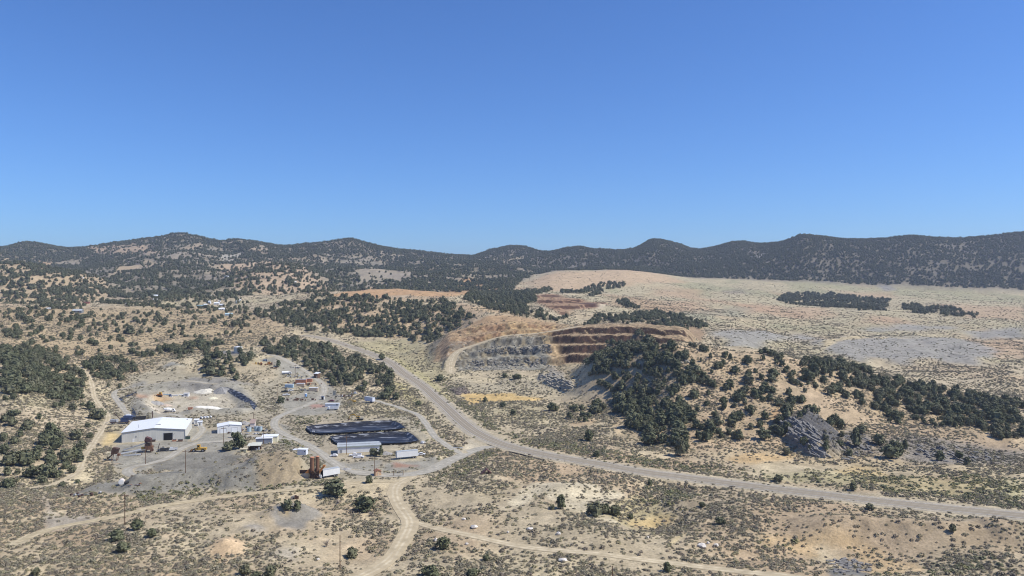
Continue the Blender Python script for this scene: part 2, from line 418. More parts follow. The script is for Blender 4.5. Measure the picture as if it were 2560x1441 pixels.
ROADS = {
 'highway': (8.4, [(760, 838), (820, 850), (870, 864), (920, 881), (975, 906), (1010, 932), (1060, 970), (1108, 1012), (1150, 1053), (1185, 1081), (1232, 1103), (1300, 1123), (1400, 1144), (1500, 1160), (1600, 1179), (1700, 1194), (1800, 1207), (1900, 1219), (2000, 1232), (2100, 1244), (2200, 1256), (2350, 1270), (2450, 1278), (2560, 1287), (2750, 1302), (3100, 1325)]),
 'gravel_road': (7.5, [(1250, 1116), (1210, 1118), (1175, 1128), (1130, 1150), (1085, 1172), (1040, 1184), (1000, 1188), (950, 1187), (900, 1181), (860, 1174)]),
 'dirt_road': (6.0, [(1045, 1186), (1005, 1204), (988, 1222), (990, 1248), (1008, 1275), (1024, 1298), (1020, 1322), (1000, 1355), (975, 1390), (935, 1420), (885, 1445), (780, 1480)]),
 'track': (4.0, [(1028, 1300), (1060, 1309), (1100, 1322), (1200, 1342), (1300, 1362), (1400, 1377), (1500, 1387), (1600, 1396), (1700, 1406), (1800, 1418), (1900, 1431), (2000, 1445), (2200, 1475)]),
 'track_a': (4.2, [(998, 1206), (940, 1206), (880, 1210), (780, 1218), (690, 1226), (600, 1238), (500, 1252), (400, 1268), (300, 1288), (220, 1302), (120, 1318), (40, 1352)]),
 'track_b': (3.2, [(88, 1216), (130, 1214), (165, 1200), (196, 1178), (208, 1150), (226, 1120), (242, 1092), (262, 1062), (270, 1040), (250, 1018), (236, 995), (230, 962), (215, 930), (190, 914)]),
 'gravel_road_a': (5.0, [(862, 1174), (830, 1152), (800, 1130), (770, 1112), (735, 1096), (705, 1082), (686, 1066), (690, 1048), (710, 1036), (740, 1024), (770, 1012), (800, 995), (812, 975), (800, 955), (770, 932), (740, 915), (700, 895), (660, 886)]),
 'gravel_road_b': (5.0, [(745, 1100), (690, 1095), (610, 1090), (560, 1104), (500, 1108), (455, 1122), (420, 1142), (370, 1156), (325, 1168), (318, 1182), (350, 1196), (410, 1198), (480, 1188), (530, 1180)]),
 'gravel_road_c': (4.0, [(480, 1105), (500, 1085), (505, 1070), (480, 1055), (440, 1040), (400, 1045), (340, 1060), (322, 1040), (300, 1010), (285, 985), (300, 972), (360, 965), (450, 956), (540, 965)]),
 'pit_haul_road': (8.5, [(1128, 934), (1126, 915), (1131, 895), (1150, 877), (1180, 864), (1240, 848), (1300, 838), (1360, 829), (1420, 822), (1462, 817)]),
 'dirt_road_b': (4.2, [(1160, 1135), (1120, 1118), (1085, 1092), (1065, 1060), (1040, 1035), (1000, 1018), (960, 1006), (930, 998)]),
 'highway_apron': (0, []),
}
RL = {}
roadmask = np.zeros((NR, NC), np.float32); vergemask = np.zeros((NR, NC), np.float32)
for name, (w, pts) in ROADS.items():
    if not pts: continue
    x, y, z, nx, ny = road_line(pts, zsmooth=26 if name == 'highway' else 7)
    RL[name] = (x, y, z, nx, ny, w)
    if name == 'highway': flat, fade, verge = w / 2 + 4, 7, 12.5
    else: flat, fade, verge = w / 2 + .9, 3.5, w / 2 + .9
    best = np.full((NR, NC), 1e9, np.float32); zz = np.zeros((NR, NC), np.float32)
    R = max(flat + fade, verge) + 1
    for i in range(0, len(x) - 1):
        xa, ya, xb, yb = x[i], y[i], x[i + 1], y[i + 1]
        um = sorted([1280 + F * (xa - R) / (ya - (R if xa < 0 else -R) * 0), 1280 + F * (xb + R) / yb, 1280 + F * (xb - R) / yb, 1280 + F * (xa + R) / ya])
        c0, c1 = np.searchsorted(UC, [um[0] - 30, um[-1] + 30]); r0, r1 = np.searchsorted(YR, [min(ya, yb) - R, max(ya, yb) + R])
        if c1 <= c0 or r1 <= r0: continue
        X_, Y_ = XG[r0:r1, c0:c1], YG[r0:r1, c0:c1]
        dx, dy = xb - xa, yb - ya; l2 = dx * dx + dy * dy
        t = np.clip(((X_ - xa) * dx + (Y_ - ya) * dy) / l2, 0, 1)
        d = np.hypot(X_ - xa - t * dx, Y_ - ya - t * dy)
        bs = best[r0:r1, c0:c1]; m = d < bs
        bs[m] = d[m]; zz[r0:r1, c0:c1][m] = (z[i] + (z[i + 1] - z[i]) * t)[m]
    wgt = 1 - sstep(flat, flat + fade, best)
    H = H * (1 - wgt) + (zz - .10) * wgt
    roadmask = np.maximum(roadmask, (best < w / 2 + .5))
    vergemask = np.maximum(vergemask, 1 - sstep(verge * .6, verge, best + 1.0 * WU))

def to_world(u, v, ymin=150.0):
    Y = visY(H, u, v, ymin)
    X = (u - 1280) / F * Y
    return X, Y, float(Hat(H, X, Y))

# ------------------------------------------------------------------ soil colours and plant cover, as maps on the ground
GAIN = .725
def C(r, g, b, k=1.0):
    f = lambda c: ((c / 255 + .055) / 1.055) ** 2.4
    return np.array([f(r), f(g), f(b) * .965]) * GAIN * k
SOIL = np.zeros((NR, NC, 3), np.float32)
n1 = fbm(XG, YG, 90, 4, 71); n2 = fbm(XG, YG, 28, 4, 72); n3 = fbm(XG, YG, 9, 3, 73); n4 = fbm(XG, YG, 3.4, 2, 74)
SOIL[:] = C(198, 183, 155)
def mixs(mask, c, k=1.0):
    m = np.clip(mask * k, 0, 1)[..., None]
    SOIL[:] = SOIL * (1 - m) + np.asarray(c, np.float32) * m
mixs(sstep(.05, .5, n1), C(198, 186, 152), .8)
mixs(sstep(.1, .5, -n1), C(196, 172, 142), .8)
mixs(sstep(.15, .6, n2), C(222, 206, 172), .7)
mixs(sstep(.2, .6, -n2), C(185, 170, 142), .6)
TD = np.zeros((NR, NC), np.float32)      # trees per square metre
BD = np.ones((NR, NC), np.float32)       # brush cover 0..1
far = sstep(880, 1100, YG)
# broad plain right and beyond: pale sage green
mixs(far * (1 - mtn) * sstep(1350, 1600, UG), C(196, 184, 152), .7)
mixs(far * (1 - mtn) * sstep(1350, 1600, UG) * sstep(.1, .4, fbm(XG * .6, YG * .25, 60, 4, 76)), C(172, 168, 134), .75)
mixs(far * (1 - mtn) * sstep(1350, 1600, UG) * sstep(.15, .5, -fbm(XG * .5, YG * .22, 70, 4, 77)), C(196, 164, 134), .75)
mixs(mtn, C(158, 148, 130), .9)
mixs(mtn * sstep(.1, .5, n1), C(138, 134, 122), .7)
mixs(mtn * sstep(1150, 1450, UG), C(122, 118, 112), .85)

def P(poly, c, k=1.0, feather=1, warp=1.0, brush=None, tree=None, ymin=150.0):
    m = pmask(poly, ymin, warp, feather)
    if c is not None: mixs(m, c, k)
    if brush is not None: BD[:] = BD * (1 - m) + brush * m
    if tree is not None: TD[:] = TD * (1 - m) + tree * m
    return m
# left: tan slopes, track side, pale cut beside the warehouse
P([(0, 770), (640, 775), (720, 830), (620, 875), (350, 905), (0, 880)], C(191, 170, 137), .85, 3, 2, brush=.6)
P([(0, 1040), (215, 1010), (250, 1080), (200, 1190), (0, 1210)], C(206, 188, 160), .7, 3, brush=.8)
P([(160, 915), (205, 930), (215, 955), (190, 950)], C(226, 206, 170), .9)
P([(150, 1178), (230, 1170), (222, 1205), (165, 1212), (150, 1200)], C(224, 208, 172), .8, brush=.1)
P([(246, 1120), (262, 1085), (272, 1066), (306, 1060), (300, 1085), (262, 1122)], C(230, 205, 150), 1, 2, brush=.1)
# plant yard gravel
P(YARD, C(180, 172, 152), .7, 2, 2.5, brush=.55)
for q in ([(290, 1120), (480, 1095), (560, 1100), (620, 1120), (560, 1150), (430, 1140), (330, 1180), (280, 1160)],
          [(470, 1060), (540, 1085), (610, 1090), (600, 1105), (500, 1110), (470, 1090)],
          [(700, 1000), (740, 985), (830, 960), (860, 1000), (850, 1035), (760, 1040), (720, 1030)],
          [(690, 1050), (740, 1110), (830, 1150), (960, 1150), (930, 1185), (830, 1172), (760, 1130), (680, 1100)],
          [(640, 900), (700, 890), (760, 920), (800, 950), (740, 940), (700, 925)],
          [(960, 1160), (1085, 1140), (1100, 1155), (1040, 1180), (960, 1180)]):
    P(q, C(168, 164, 153), .9, 1, 1.5, brush=.03)
P([(330, 1216), (470, 1198), (560, 1178), (640, 1165), (640, 1215), (520, 1228), (390, 1238), (280, 1244), (180, 1240), (230, 1200), (330, 1205)], C(146, 143, 134), .95, 1, 1.5, brush=.15)
P([(370, 1145), (470, 1130), (570, 1135), (620, 1145), (550, 1172), (440, 1180), (380, 1172)], C(142, 139, 131), .9, 1, 1.5, brush=.06)
P([(640, 1178), (700, 1168), (745, 1172), (775, 1195), (700, 1210), (650, 1212)], C(172, 154, 126), .8, 1, 1.5, brush=.15)
P([(560, 1172), (640, 1135), (725, 1140), (745, 1160), (640, 1176), (560, 1192)], C(172, 156, 138), .9, 2, brush=.05)
P([(700, 1140), (740, 1150), (775, 1180), (740, 1172)], C(160, 158, 152), .9, 1, brush=.05)
P([(345, 985), (480, 962), (578, 975), (612, 1008), (600, 1032), (470, 1034), (380, 1040), (330, 1018)], C(206, 196, 176), .85, 2, brush=.05)
mixs(rim, C(170, 166, 154), .8); BD[:] *= 1 - .7 * rim
P([(325, 988), (352, 985), (356, 1005), (332, 1012)], C(186, 140, 108), .6, 1, 2)
P([(372, 986), (420, 984), (430, 994), (380, 1002)], C(214, 172, 118), .8, 2)
P([(470, 986), (490, 983), (488, 990), (470, 992)], C(196, 140, 110), .6, 1)
P([(370, 1015), (398, 1012), (396, 1025), (360, 1030)], C(226, 214, 196), .9, 1)
P([(1045, 1162), (985, 1168), (985, 1158), (1030, 1155)], C(186, 128, 102), .6, 1, 2)
P([(775, 1012), (812, 1012), (820, 1020), (780, 1022)], C(196, 132, 118), .5, 1)
P([(500, 912), (570, 882), (632, 888), (600, 900), (520, 915)], C(138, 136, 134), .9, 1, brush=.1)
P([(395, 928), (440, 912), (468, 926)], C(156, 156, 150), .9, 1, brush=.1)
P([(276, 962), (360, 955), (356, 966), (290, 972)], C(160, 158, 154), .8, 1, brush=.1)
P([(398, 972), (470, 955), (562, 950), (640, 965), (560, 968), (470, 975)], C(152, 148, 142), .8, 1, brush=.1)
P([(525, 878), (545, 880), (540, 905), (525, 900)], C(196, 158, 122), .8, 1)
# junction apron and verges
P([(1135, 1140), (1160, 1120), (1172, 1098), (1200, 1100), (1262, 1116), (1205, 1122), (1150, 1150)], C(208, 196, 172), 1, 1, .4, brush=0)
mixs(vergemask, C(204, 190, 162), .85); BD[:] = BD * (1 - .93 * vergemask)
P([(900, 868), (960, 888), (1060, 955), (1110, 1005), (1130, 1000), (1090, 955), (1010, 905), (940, 872)], C(196, 188, 132), .6, 2, brush=.5)
P([(820, 858), (1060, 852), (1110, 905), (1120, 955), (1060, 945), (960, 885)], C(178, 170, 132), .6, 3, brush=.5)
P([(985, 960), (1020, 965), (1060, 1010), (1040, 1020), (1000, 990)], C(192, 184, 126), .6, 2)
P([(1142, 993), (1195, 985), (1290, 988), (1345, 1000), (1290, 1010), (1190, 1012)], C(226, 194, 134), .95, 1, 2, brush=.12)
P([(1125, 972), (1165, 968), (1175, 985), (1140, 988)], C(140, 132, 124), .9, 1)
P([(1140, 955), (1330, 945), (1500, 985), (1520, 1000), (1350, 985), (1180, 975)], C(196, 184, 158), .8, 3, brush=.45)
P([(1400, 905), (1500, 905), (1500, 945), (1430, 950)], C(206, 188, 152), .8, 2, brush=.2)
P([(1360, 940), (1380, 922), (1440, 968), (1420, 978)], C(160, 154, 144), .7, 1, brush=.1)
P([(1530, 1035), (1555, 1055), (1562, 1095), (1545, 1090), (1535, 1060)], C(214, 192, 156), 1, 1, brush=.05)
P([(1420, 1055), (1490, 1050), (1480, 1070), (1430, 1070)], C(206, 178, 142), .7, 2, brush=.2)
# pit faces: rock colours, with shade painted into the right-hand steps
P([(1078, 905), (1095, 860), (1125, 832), (1205, 800), (1250, 790), (1400, 808), (1440, 826), (1300, 840), (1200, 858), (1130, 895)], C(184, 154, 120), .85, 1, 1, brush=.1)
P([(1100, 870), (1160, 845), (1250, 830), (1250, 845), (1180, 862), (1130, 885)], C(168, 142, 116), .7, 2)
P([(1150, 930), (1150, 895), (1190, 868), (1300, 852), (1400, 842), (1400, 915), (1300, 930)], C(154, 148, 134), .95, 1, 1, brush=.02)
P([(1150, 930), (1155, 900), (1200, 885), (1360, 880), (1370, 915), (1300, 928)], C(150, 148, 138), .7, 1, 2)
P([(1370, 872), (1410, 870), (1412, 905), (1385, 912)], C(210, 176, 130), .8, 1)
P([(1380, 840), (1460, 812), (1760, 812), (1760, 838), (1560, 905), (1400, 912), (1390, 880)], C(164, 140, 114), .9, 1, .6, brush=.02)
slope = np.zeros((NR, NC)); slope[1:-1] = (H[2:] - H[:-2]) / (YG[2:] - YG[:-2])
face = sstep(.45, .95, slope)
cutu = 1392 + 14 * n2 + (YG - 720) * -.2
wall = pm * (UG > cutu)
mixs(wall * face, C(66, 50, 44), .95)  # steep steps of the right wall: their shade is put into the colour
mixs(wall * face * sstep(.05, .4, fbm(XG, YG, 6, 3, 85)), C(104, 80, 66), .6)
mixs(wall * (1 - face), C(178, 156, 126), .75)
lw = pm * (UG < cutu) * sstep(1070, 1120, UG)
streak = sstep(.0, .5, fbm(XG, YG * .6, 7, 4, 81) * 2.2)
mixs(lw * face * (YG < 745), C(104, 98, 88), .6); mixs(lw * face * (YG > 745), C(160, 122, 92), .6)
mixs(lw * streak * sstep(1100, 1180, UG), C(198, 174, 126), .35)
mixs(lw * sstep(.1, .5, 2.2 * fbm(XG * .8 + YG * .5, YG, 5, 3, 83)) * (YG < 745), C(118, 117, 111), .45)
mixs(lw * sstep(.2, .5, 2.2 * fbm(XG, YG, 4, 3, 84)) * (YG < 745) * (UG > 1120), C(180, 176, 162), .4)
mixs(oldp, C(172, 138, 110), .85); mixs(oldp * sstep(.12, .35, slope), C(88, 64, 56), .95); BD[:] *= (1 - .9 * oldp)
P([(1440, 758), (1475, 757), (1496, 764), (1488, 768), (1455, 766)], C(84, 60, 56), .8, 1, .6)
P([(1500, 764), (1530, 760), (1520, 768), (1490, 776)], C(226, 212, 186), .8, 1, .5)
P([(1365, 850), (1385, 848), (1400, 880), (1412, 912), (1388, 914), (1376, 885)], C(206, 178, 138), .85, 1, .8)
spk = (.6 * _h(np.round(XG * .9), np.round(YG * .9), 5) + .9 * _h(np.round((XG + YG * .6) * .42), np.round((YG - XG * .3) * .6), 6) - .75) * pm * sstep(1060, 1120, UG)
SOIL[:] = np.clip(SOIL * (1 + .95 * spk)[..., None], .01, .9)
# orange ridge above the wooded hill
P([(815, 745), (880, 728), (1000, 722), (1100, 736), (1135, 722), (1172, 708), (1215, 716), (1255, 730), (1200, 742), (1120, 748), (1000, 742), (930, 748)], C(204, 166, 126), .9, 1, 1, brush=.05)
P([(800, 760), (900, 755), (1000, 780), (1150, 760), (1220, 775), (1170, 815), (1080, 850), (900, 845), (760, 800)], C(200, 170, 138), .6, 3, brush=.4)
P([(1170, 775), (1230, 762), (1300, 790), (1400, 808), (1250, 790)], C(208, 182, 146), .8, 2, brush=.3)
# plain beyond
P([(1336, 700), (1390, 680), (1560, 676), (1660, 690), (1720, 705), (1560, 712), (1440, 725), (1340, 732)], C(208, 182, 150), .9, 2, 2, brush=.3)
for q in ([(1630, 728), (1700, 722), (1760, 726), (1750, 742), (1640, 740)], [(2130, 812), (2170, 797), (2220, 792), (2290, 808), (2250, 816)], [(1980, 768), (2060, 772), (2100, 792), (1980, 800)], [(2330, 760), (2560, 768), (2560, 800), (2420, 795)], [(2090, 728), (2230, 732), (2240, 748), (2120, 742)],
          [(2250, 875), (2330, 862), (2300, 885), (2250, 890)], [(2380, 840), (2560, 850), (2560, 900), (2450, 880)], [(1860, 760), (1960, 770), (1900, 790), (1820, 780)]):
    P(q, C(200, 168, 138), .6, 3, 4, brush=.4)
for q in ([(1765, 838), (1830, 830), (1920, 832), (1990, 850), (1920, 868), (1830, 866)], [(2030, 858), (2100, 848), (2220, 846), (2400, 852), (2500, 885), (2440, 915), (2250, 915), (2130, 905), (2060, 882)],
          [(2130, 826), (2300, 812), (2400, 818), (2360, 828), (2180, 832)], [(2400, 830), (2560, 818), (2560, 850), (2440, 845)], [(1980, 840), (2040, 842), (2060, 860), (1990, 856)]):
    P(q, C(163, 161, 156), .85, 3, 2, brush=.14)
P([(2060, 862), (2100, 850), (2190, 852), (2320, 852), (2190, 856), (2110, 862), (2050, 885)], C(222, 202, 160), .8, 1, 1.5)
P([(1690, 783), (1830, 770), (1890, 772), (1860, 790), (1740, 800)], C(158, 160, 140), .5, 3, 2)
P([(1800, 724), (1860, 722), (1870, 738), (1820, 740)], C(150, 140, 132), .5, 2, 2)
P([(2195, 712), (2225, 716), (2245, 728), (2210, 730)], C(160, 156, 152), .9, 1, 1)
# knoll
mixs(knoll, C(206, 180, 148), .75); BD[:] = BD * (1 - knoll) + .75 * knoll
P([(1690, 1010), (1735, 1000), (1750, 1040), (1720, 1060)], C(216, 196, 160), .9, 2)
P([(1940, 1000), (1965, 1010), (1945, 1075), (1925, 1090)], C(214, 172, 124), .7, 2)
mixs(outc, C(112, 113, 117), .95); BD[:] *= (1 - .6 * outc)
mixs(outc2, C(150, 148, 144), .75)
mixs((outc + outc2) * sstep(.55, .9, 1 - strata), C(66, 67, 72), .65)
P([(1740, 1140), (1850, 1130), (2060, 1135), (2300, 1165), (2560, 1178), (2560, 1215), (2200, 1180), (1900, 1165)], C(206, 188, 152), .5, 3)
P([(1800, 1150), (1900, 1140), (2000, 1145), (1900, 1160)], C(220, 186, 136), .7, 2, brush=.3)
P([(2080, 1180), (2140, 1165), (2200, 1172), (2220, 1185), (2120, 1190)], C(224, 196, 140), .6, 2, brush=.4)
P([(2140, 1195), (2300, 1190), (2440, 1200), (2480, 1225), (2300, 1230), (2160, 1215)], C(200, 172, 142), .7, 3, brush=.15)
P([(2500, 1200), (2560, 1210), (2560, 1270), (2520, 1245)], C(216, 202, 166), .7, 2, brush=.1)
P([(1900, 1180), (2200, 1185), (2560, 1215), (2560, 1250), (2200, 1225), (1900, 1200)], C(182, 180, 128), .4, 3)
# foreground
P([(1335, 1218), (1420, 1210), (1480, 1214), (1520, 1225), (1555, 1255), (1572, 1290), (1480, 1275), (1440, 1250), (1340, 1255), (1280, 1262), (1290, 1245)], C(220, 207, 178), .9, 1, 2.5, brush=.3)
P([(1535, 1228), (1620, 1240), (1665, 1275), (1650, 1300), (1600, 1305), (1575, 1285)], C(190, 178, 136), .6, 1, 2.5, brush=.7)
P([(1590, 1275), (1660, 1270), (1690, 1280), (1640, 1300), (1600, 1298)], C(228, 198, 140), .7, 2, 1.2, brush=.2)
P([(1690, 1330), (1712, 1322), (1690, 1352), (1678, 1355)], C(222, 202, 156), 1, 1, .5, brush=.05)
P([(1890, 1345), (2000, 1348), (2120, 1360), (2200, 1368), (2265, 1388), (2330, 1412), (2200, 1410), (2050, 1382), (1960, 1362)], C(216, 188, 146), .8, 1, 2.5, brush=.3)
P([(2060, 1400), (2120, 1396), (2180, 1412), (2185, 1432), (2090, 1436)], C(132, 132, 130), .95, 1, 1.2, brush=.1)
P([(1960, 1290), (2130, 1296), (2300, 1305), (2560, 1330), (2560, 1405), (2330, 1388), (2150, 1352), (1980, 1336)], C(188, 168, 140), .85, 3, 1.5, brush=.28)
P([(1700, 1240), (1830, 1215), (1900, 1240), (1760, 1275), (1700, 1290)], C(180, 164, 140), .7, 3, 1.2, brush=.4)
P([(1150, 1120 + 80), (1300, 1225), (1260, 1250), (1150, 1240)], C(206, 190, 156), .5, 3)
P([(500, 1390), (525, 1355), (570, 1338), (610, 1350), (585, 1385), (540, 1398)], C(226, 198, 162), .95, 2, 1.2, brush=.05)
P([(672, 1300), (700, 1262), (720, 1255), (790, 1275), (812, 1292), (760, 1315), (735, 1330), (700, 1330)], C(158, 154, 146), .9, 1, 1.0, brush=.08)
P([(690, 1300), (705, 1275), (718, 1300)], C(190, 166, 122), .8, 1, 1.0)
P([(600, 1320), (640, 1312), (665, 1335), (620, 1340)], C(168, 164, 158), .8, 2, brush=.2)
P([(360, 1440), (400, 1420), (440, 1422), (440, 1450), (360, 1455)], C(222, 196, 160), .8, 2, brush=.1)
P([(400, 1335), (440, 1328), (460, 1340), (420, 1350)], C(226, 204, 170), .8, 1, brush=.1)
P([(885, 1285), (900, 1278), (925, 1300), (905, 1306)], C(226, 206, 170), .9, 1, brush=.05)
P([(100, 1300), (105, 1240), (125, 1245), (120, 1290), (240, 1290), (240, 1310), (110, 1320)], C(186, 178, 164), .8, 2, brush=.1)
P([(640, 1225), (1000, 1205), (1000, 1235), (700, 1245)], C(220, 202, 166), .6, 3, brush=.35)
P([(680, 1370), (760, 1380), (740, 1400), (670, 1395)], C(172, 168, 162), .7, 3)
P([(0, 1320), (120, 1330), (200, 1390), (100, 1441), (0, 1441)], C(206, 192, 162), .6, 4, brush=.7)
P([(40, 1425), (110, 1415), (110, 1441), (40, 1445)], C(226, 206, 170), .8, 2, brush=.2)
P([(600, 640), (760, 640), (900, 690), (1040, 705), (900, 700), (760, 660), (640, 655)], C(186, 168, 144), .6, 2, 3, ymin=1300)
# far clearings on the mountains
P([(195, 625), (345, 614), (415, 636), (390, 648), (330, 640), (230, 640)], C(196, 172, 146), .8, 1, 3, tree=0, ymin=1300)
CLEAR = [
 ([(262, 702), (320, 676), (388, 664), (392, 672), (372, 682), (300, 694)], C(204, 182, 150), .9),
 ([(545, 660), (560, 650), (606, 647), (596, 658), (570, 668)], C(186, 180, 166), .95),
 ([(1224, 664), (1290, 657), (1332, 655), (1300, 664), (1235, 668)], C(198, 182, 148), .95),
 ([(1545, 628), (1580, 624), (1586, 630), (1560, 633)], C(214, 188, 160), .8),
 ([(95, 655), (150, 652), (130, 664), (100, 666)], C(210, 178, 140), .8),
 ([(440, 632), (500, 616), (520, 622), (470, 640)], C(186, 164, 138), .6),
 ([(1865, 640), (1900, 636), (1925, 655), (1890, 652)], C(188, 182, 178), .7),
 ([(620, 640), (670, 634), (680, 642), (640, 650)], C(190, 168, 142), .6),
 ([(880, 700), (960, 688), (1050, 700), (1000, 712), (900, 712)], C(176, 164, 144), .6)]

# ------------------------------------------------------------------ where the trees grow
nT = fbm(XG, YG, 26, 3, 101); nT2 = fbm(XG, YG, 120, 3, 102)
den = .024 * (1 - .38 * (UG < 950) * (YG < 2300)) * (1 + .35 * sstep(1350, 1700, UG)) * (.72 + .5 * nT2 + .45 * nT)
TD[:] = np.where(mtn > .5, np.clip(den, .002, .04), 0)
TD[:] *= np.where((mtn > .5) & (UG < 1500) & (fbm(XG, YG, 190, 4, 103) > .34), .35, 1)
for q, c, k in CLEAR:
    P(q, c, k, 1, 3, tree=.0008, ymin=1300)
P([(195, 625), (345, 614), (415, 636), (390, 648), (330, 640), (230, 640)], None, 1, 1, 3, tree=.004, ymin=1300)
# rocky light patches on the mountains
rk = mtn * sstep(.30, .5, fbm(XG, YG, 55, 3, 104) + .25 * fbm(XG, YG, 260, 2, 105)) * (1 - .7 * sstep(1350, 1600, UG))
mixs(rk, C(172, 161, 148), .6); TD[:] *= 1 - .4 * rk
# left spur: pale ground shows between the trees
P([(0, 650), (110, 668), (300, 735), (210, 765), (0, 762)], C(198, 176, 144), .8, 2, 2, tree=.011, ymin=1000)
P([(540, 680), (660, 668), (740, 672), (860, 730), (780, 742), (600, 735)], C(200, 176, 148), .85, 2, 2, tree=.0075, ymin=1000)
TREES = [
 # outline, density, ymin
 ([(0, 872), (80, 880), (150, 902), (180, 935), (205, 960), (212, 995), (150, 1000), (80, 992), (0, 988)], .060, 150),
 ([(195, 908), (260, 890), (330, 902), (350, 932), (300, 958), (215, 962), (200, 940)], .055, 150),
 ([(85, 1100), (140, 1068), (160, 1075), (195, 1125), (190, 1160), (150, 1205), (95, 1205), (20, 1165), (0, 1150), (0, 1120)], .030, 150),
 ([(640, 790), (700, 765), (820, 745), (905, 742), (1000, 752), (1110, 752), (1150, 775), (1185, 800), (1150, 818), (1090, 852), (1040, 853), (900, 846), (800, 835), (700, 815)], .030, 500),
 ([(700, 800), (860, 790), (950, 830), (1090, 835), (1050, 853), (900, 847), (800, 836), (700, 818)], .045, 500),
 ([(1165, 752), (1180, 735), (1260, 728), (1335, 735), (1330, 755), (1310, 775), (1345, 785), (1445, 806), (1380, 806), (1300, 792), (1230, 778)], .034, 700),
 ([(1460, 817), (1500, 800), (1580, 788), (1640, 784), (1700, 792), (1760, 812), (1768, 824), (1700, 820), (1600, 812), (1500, 811)], .034, 700),
 ([(1395, 737), (1450, 722), (1500, 714), (1545, 705), (1560, 710), (1555, 722), (1490, 728), (1420, 740)], .017, 1000),
 ([(1340, 735), (1372, 723), (1372, 732), (1345, 740)], .04, 1000),
 ([(1470, 745), (1492, 730), (1492, 738), (1476, 747)], .03, 1000),
 ([(1948, 755), (1975, 733), (2080, 738), (2150, 750), (2215, 750), (2212, 778), (2170, 782), (2080, 768), (1985, 764)], .017, 1000),
 ([(2260, 772), (2270, 760), (2300, 768), (2380, 773), (2400, 782), (2450, 786), (2440, 792), (2380, 790), (2290, 783)], .017, 1000),
 ([(1548, 757), (1565, 755), (1600, 772), (1590, 778), (1560, 770)], .035, 900),
 ([(620, 880), (700, 855), (790, 862), (870, 885), (960, 925), (1000, 968), (970, 985), (880, 985), (820, 955), (760, 910), (700, 892)], .036, 150),
 ([(520, 905), (600, 885), (640, 900), (610, 930), (560, 950), (500, 945)], .022, 150),
 ([(340, 895), (440, 865), (545, 860), (560, 890), (480, 905), (400, 915)], .022, 150),
 ([(1470, 905), (1530, 880), (1600, 862), (1640, 880), (1560, 920), (1530, 940), (1490, 930)], .056, 150),
 ([(1478, 902), (1530, 888), (1562, 930), (1525, 990), (1500, 965)], .055, 150),
 ([(1480, 908), (1560, 890), (1680, 876), (1725, 925), (1705, 985), (1600, 990), (1530, 975)], .085, 150),
 ([(1545, 1000), (1640, 960), (1730, 1040), (1712, 1128), (1640, 1118), (1570, 1062)], .075, 150),
 ([(1500, 970), (1560, 930), (1640, 900), (1720, 900), (1730, 960), (1700, 985), (1740, 1040), (1710, 1130), (1640, 1118), (1565, 1060), (1520, 1000)], .056, 150),
 ([(1720, 870), (1840, 880), (1960, 905), (2010, 960), (2000, 1100), (1860, 1130), (1740, 1110), (1760, 1020), (1720, 960)], .0155, 150),
 ([(1960, 912), (2020, 903), (2120, 912), (2200, 948), (2300, 962), (2420, 985), (2560, 1000), (2560, 1110), (2400, 1085), (2200, 1062), (2120, 1010), (2020, 960)], .028, 150),
 ([(2000, 1060), (2130, 1050), (2160, 1130), (2030, 1140)], .012, 150),
 ([(2180, 1150), (2230, 1125), (2260, 1130), (2250, 1165), (2200, 1160)], .03, 150),
 ([(1400, 1010), (1480, 1000), (1535, 1020), (1538, 1060), (1440, 1062), (1380, 1040)], .014, 150),
 ([(1190, 1010), (1400, 1010), (1420, 1060), (1250, 1060)], .0016, 150),
 ([(0, 775), (640, 795), (620, 870), (350, 890), (0, 875)], .0055, 300),
 ([(330, 765), (480, 760), (600, 750), (640, 790), (500, 790), (400, 780)], .012, 500),
 ([(120, 780), (200, 775), (220, 765), (90, 770)], .02, 500),
 ([(0, 790), (60, 770), (200, 790), (180, 802), (60, 798)], .014, 300),
 ([(215, 760), (420, 752), (560, 730), (640, 745), (560, 765), (330, 772)], .012, 900),
]
for q, d, ym in TREES:
    m = pmask(q, ym, 1.6, 1)
    gap = np.clip(.72 + 1.7 * fbm(XG, YG, 13, 3, 110), .03, 1.6)
    if ym == 150 and min(p_[0] for p_ in q) > 1390: gap = np.clip(.88 + 1.2 * fbm(XG, YG, 11, 3, 111), .2, 1.5)
    TD[:] = np.maximum(TD, m * d * gap)
P([(1730, 985), (1770, 960), (1800, 1000), (1760, 1030)], None, 1, 2, 1, tree=.003)
TD[:] *= 1 - roadmask
for q in (POND1, POND2, [(1400, 1063), (1520, 1063), (1520, 1070), (1400, 1070)]):
    P(q, None, 1, 1, .3, tree=0, brush=0)
BD[:] *= 1 - roadmask
P([(488, 757), (560, 748), (608, 752), (604, 772), (560, 778), (496, 775)], None, 1, 1, 1, tree=.004, ymin=700)
P([(188, 752), (235, 752), (235, 768), (188, 768)], None, 1, 1, 1, tree=.003, ymin=700)
P([(572, 878), (612, 878), (612, 893), (572, 893)], None, 1, 0, .1, tree=0, ymin=500)
for (u, v, r) in PADS:
    x0, y0 = to_map(u, v)
    d = np.hypot(XG - x0, YG - y0)
    TD[d < r * 1.05] = 0; BD[d < r * 1.0] = 0
# small tonal variety everywhere
SOIL[:] = SOIL * (1 + .16 * n3 + .20 * n4)[..., None]
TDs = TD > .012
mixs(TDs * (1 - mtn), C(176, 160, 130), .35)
mixs(mtn * TDs, C(120, 112, 94), .55)

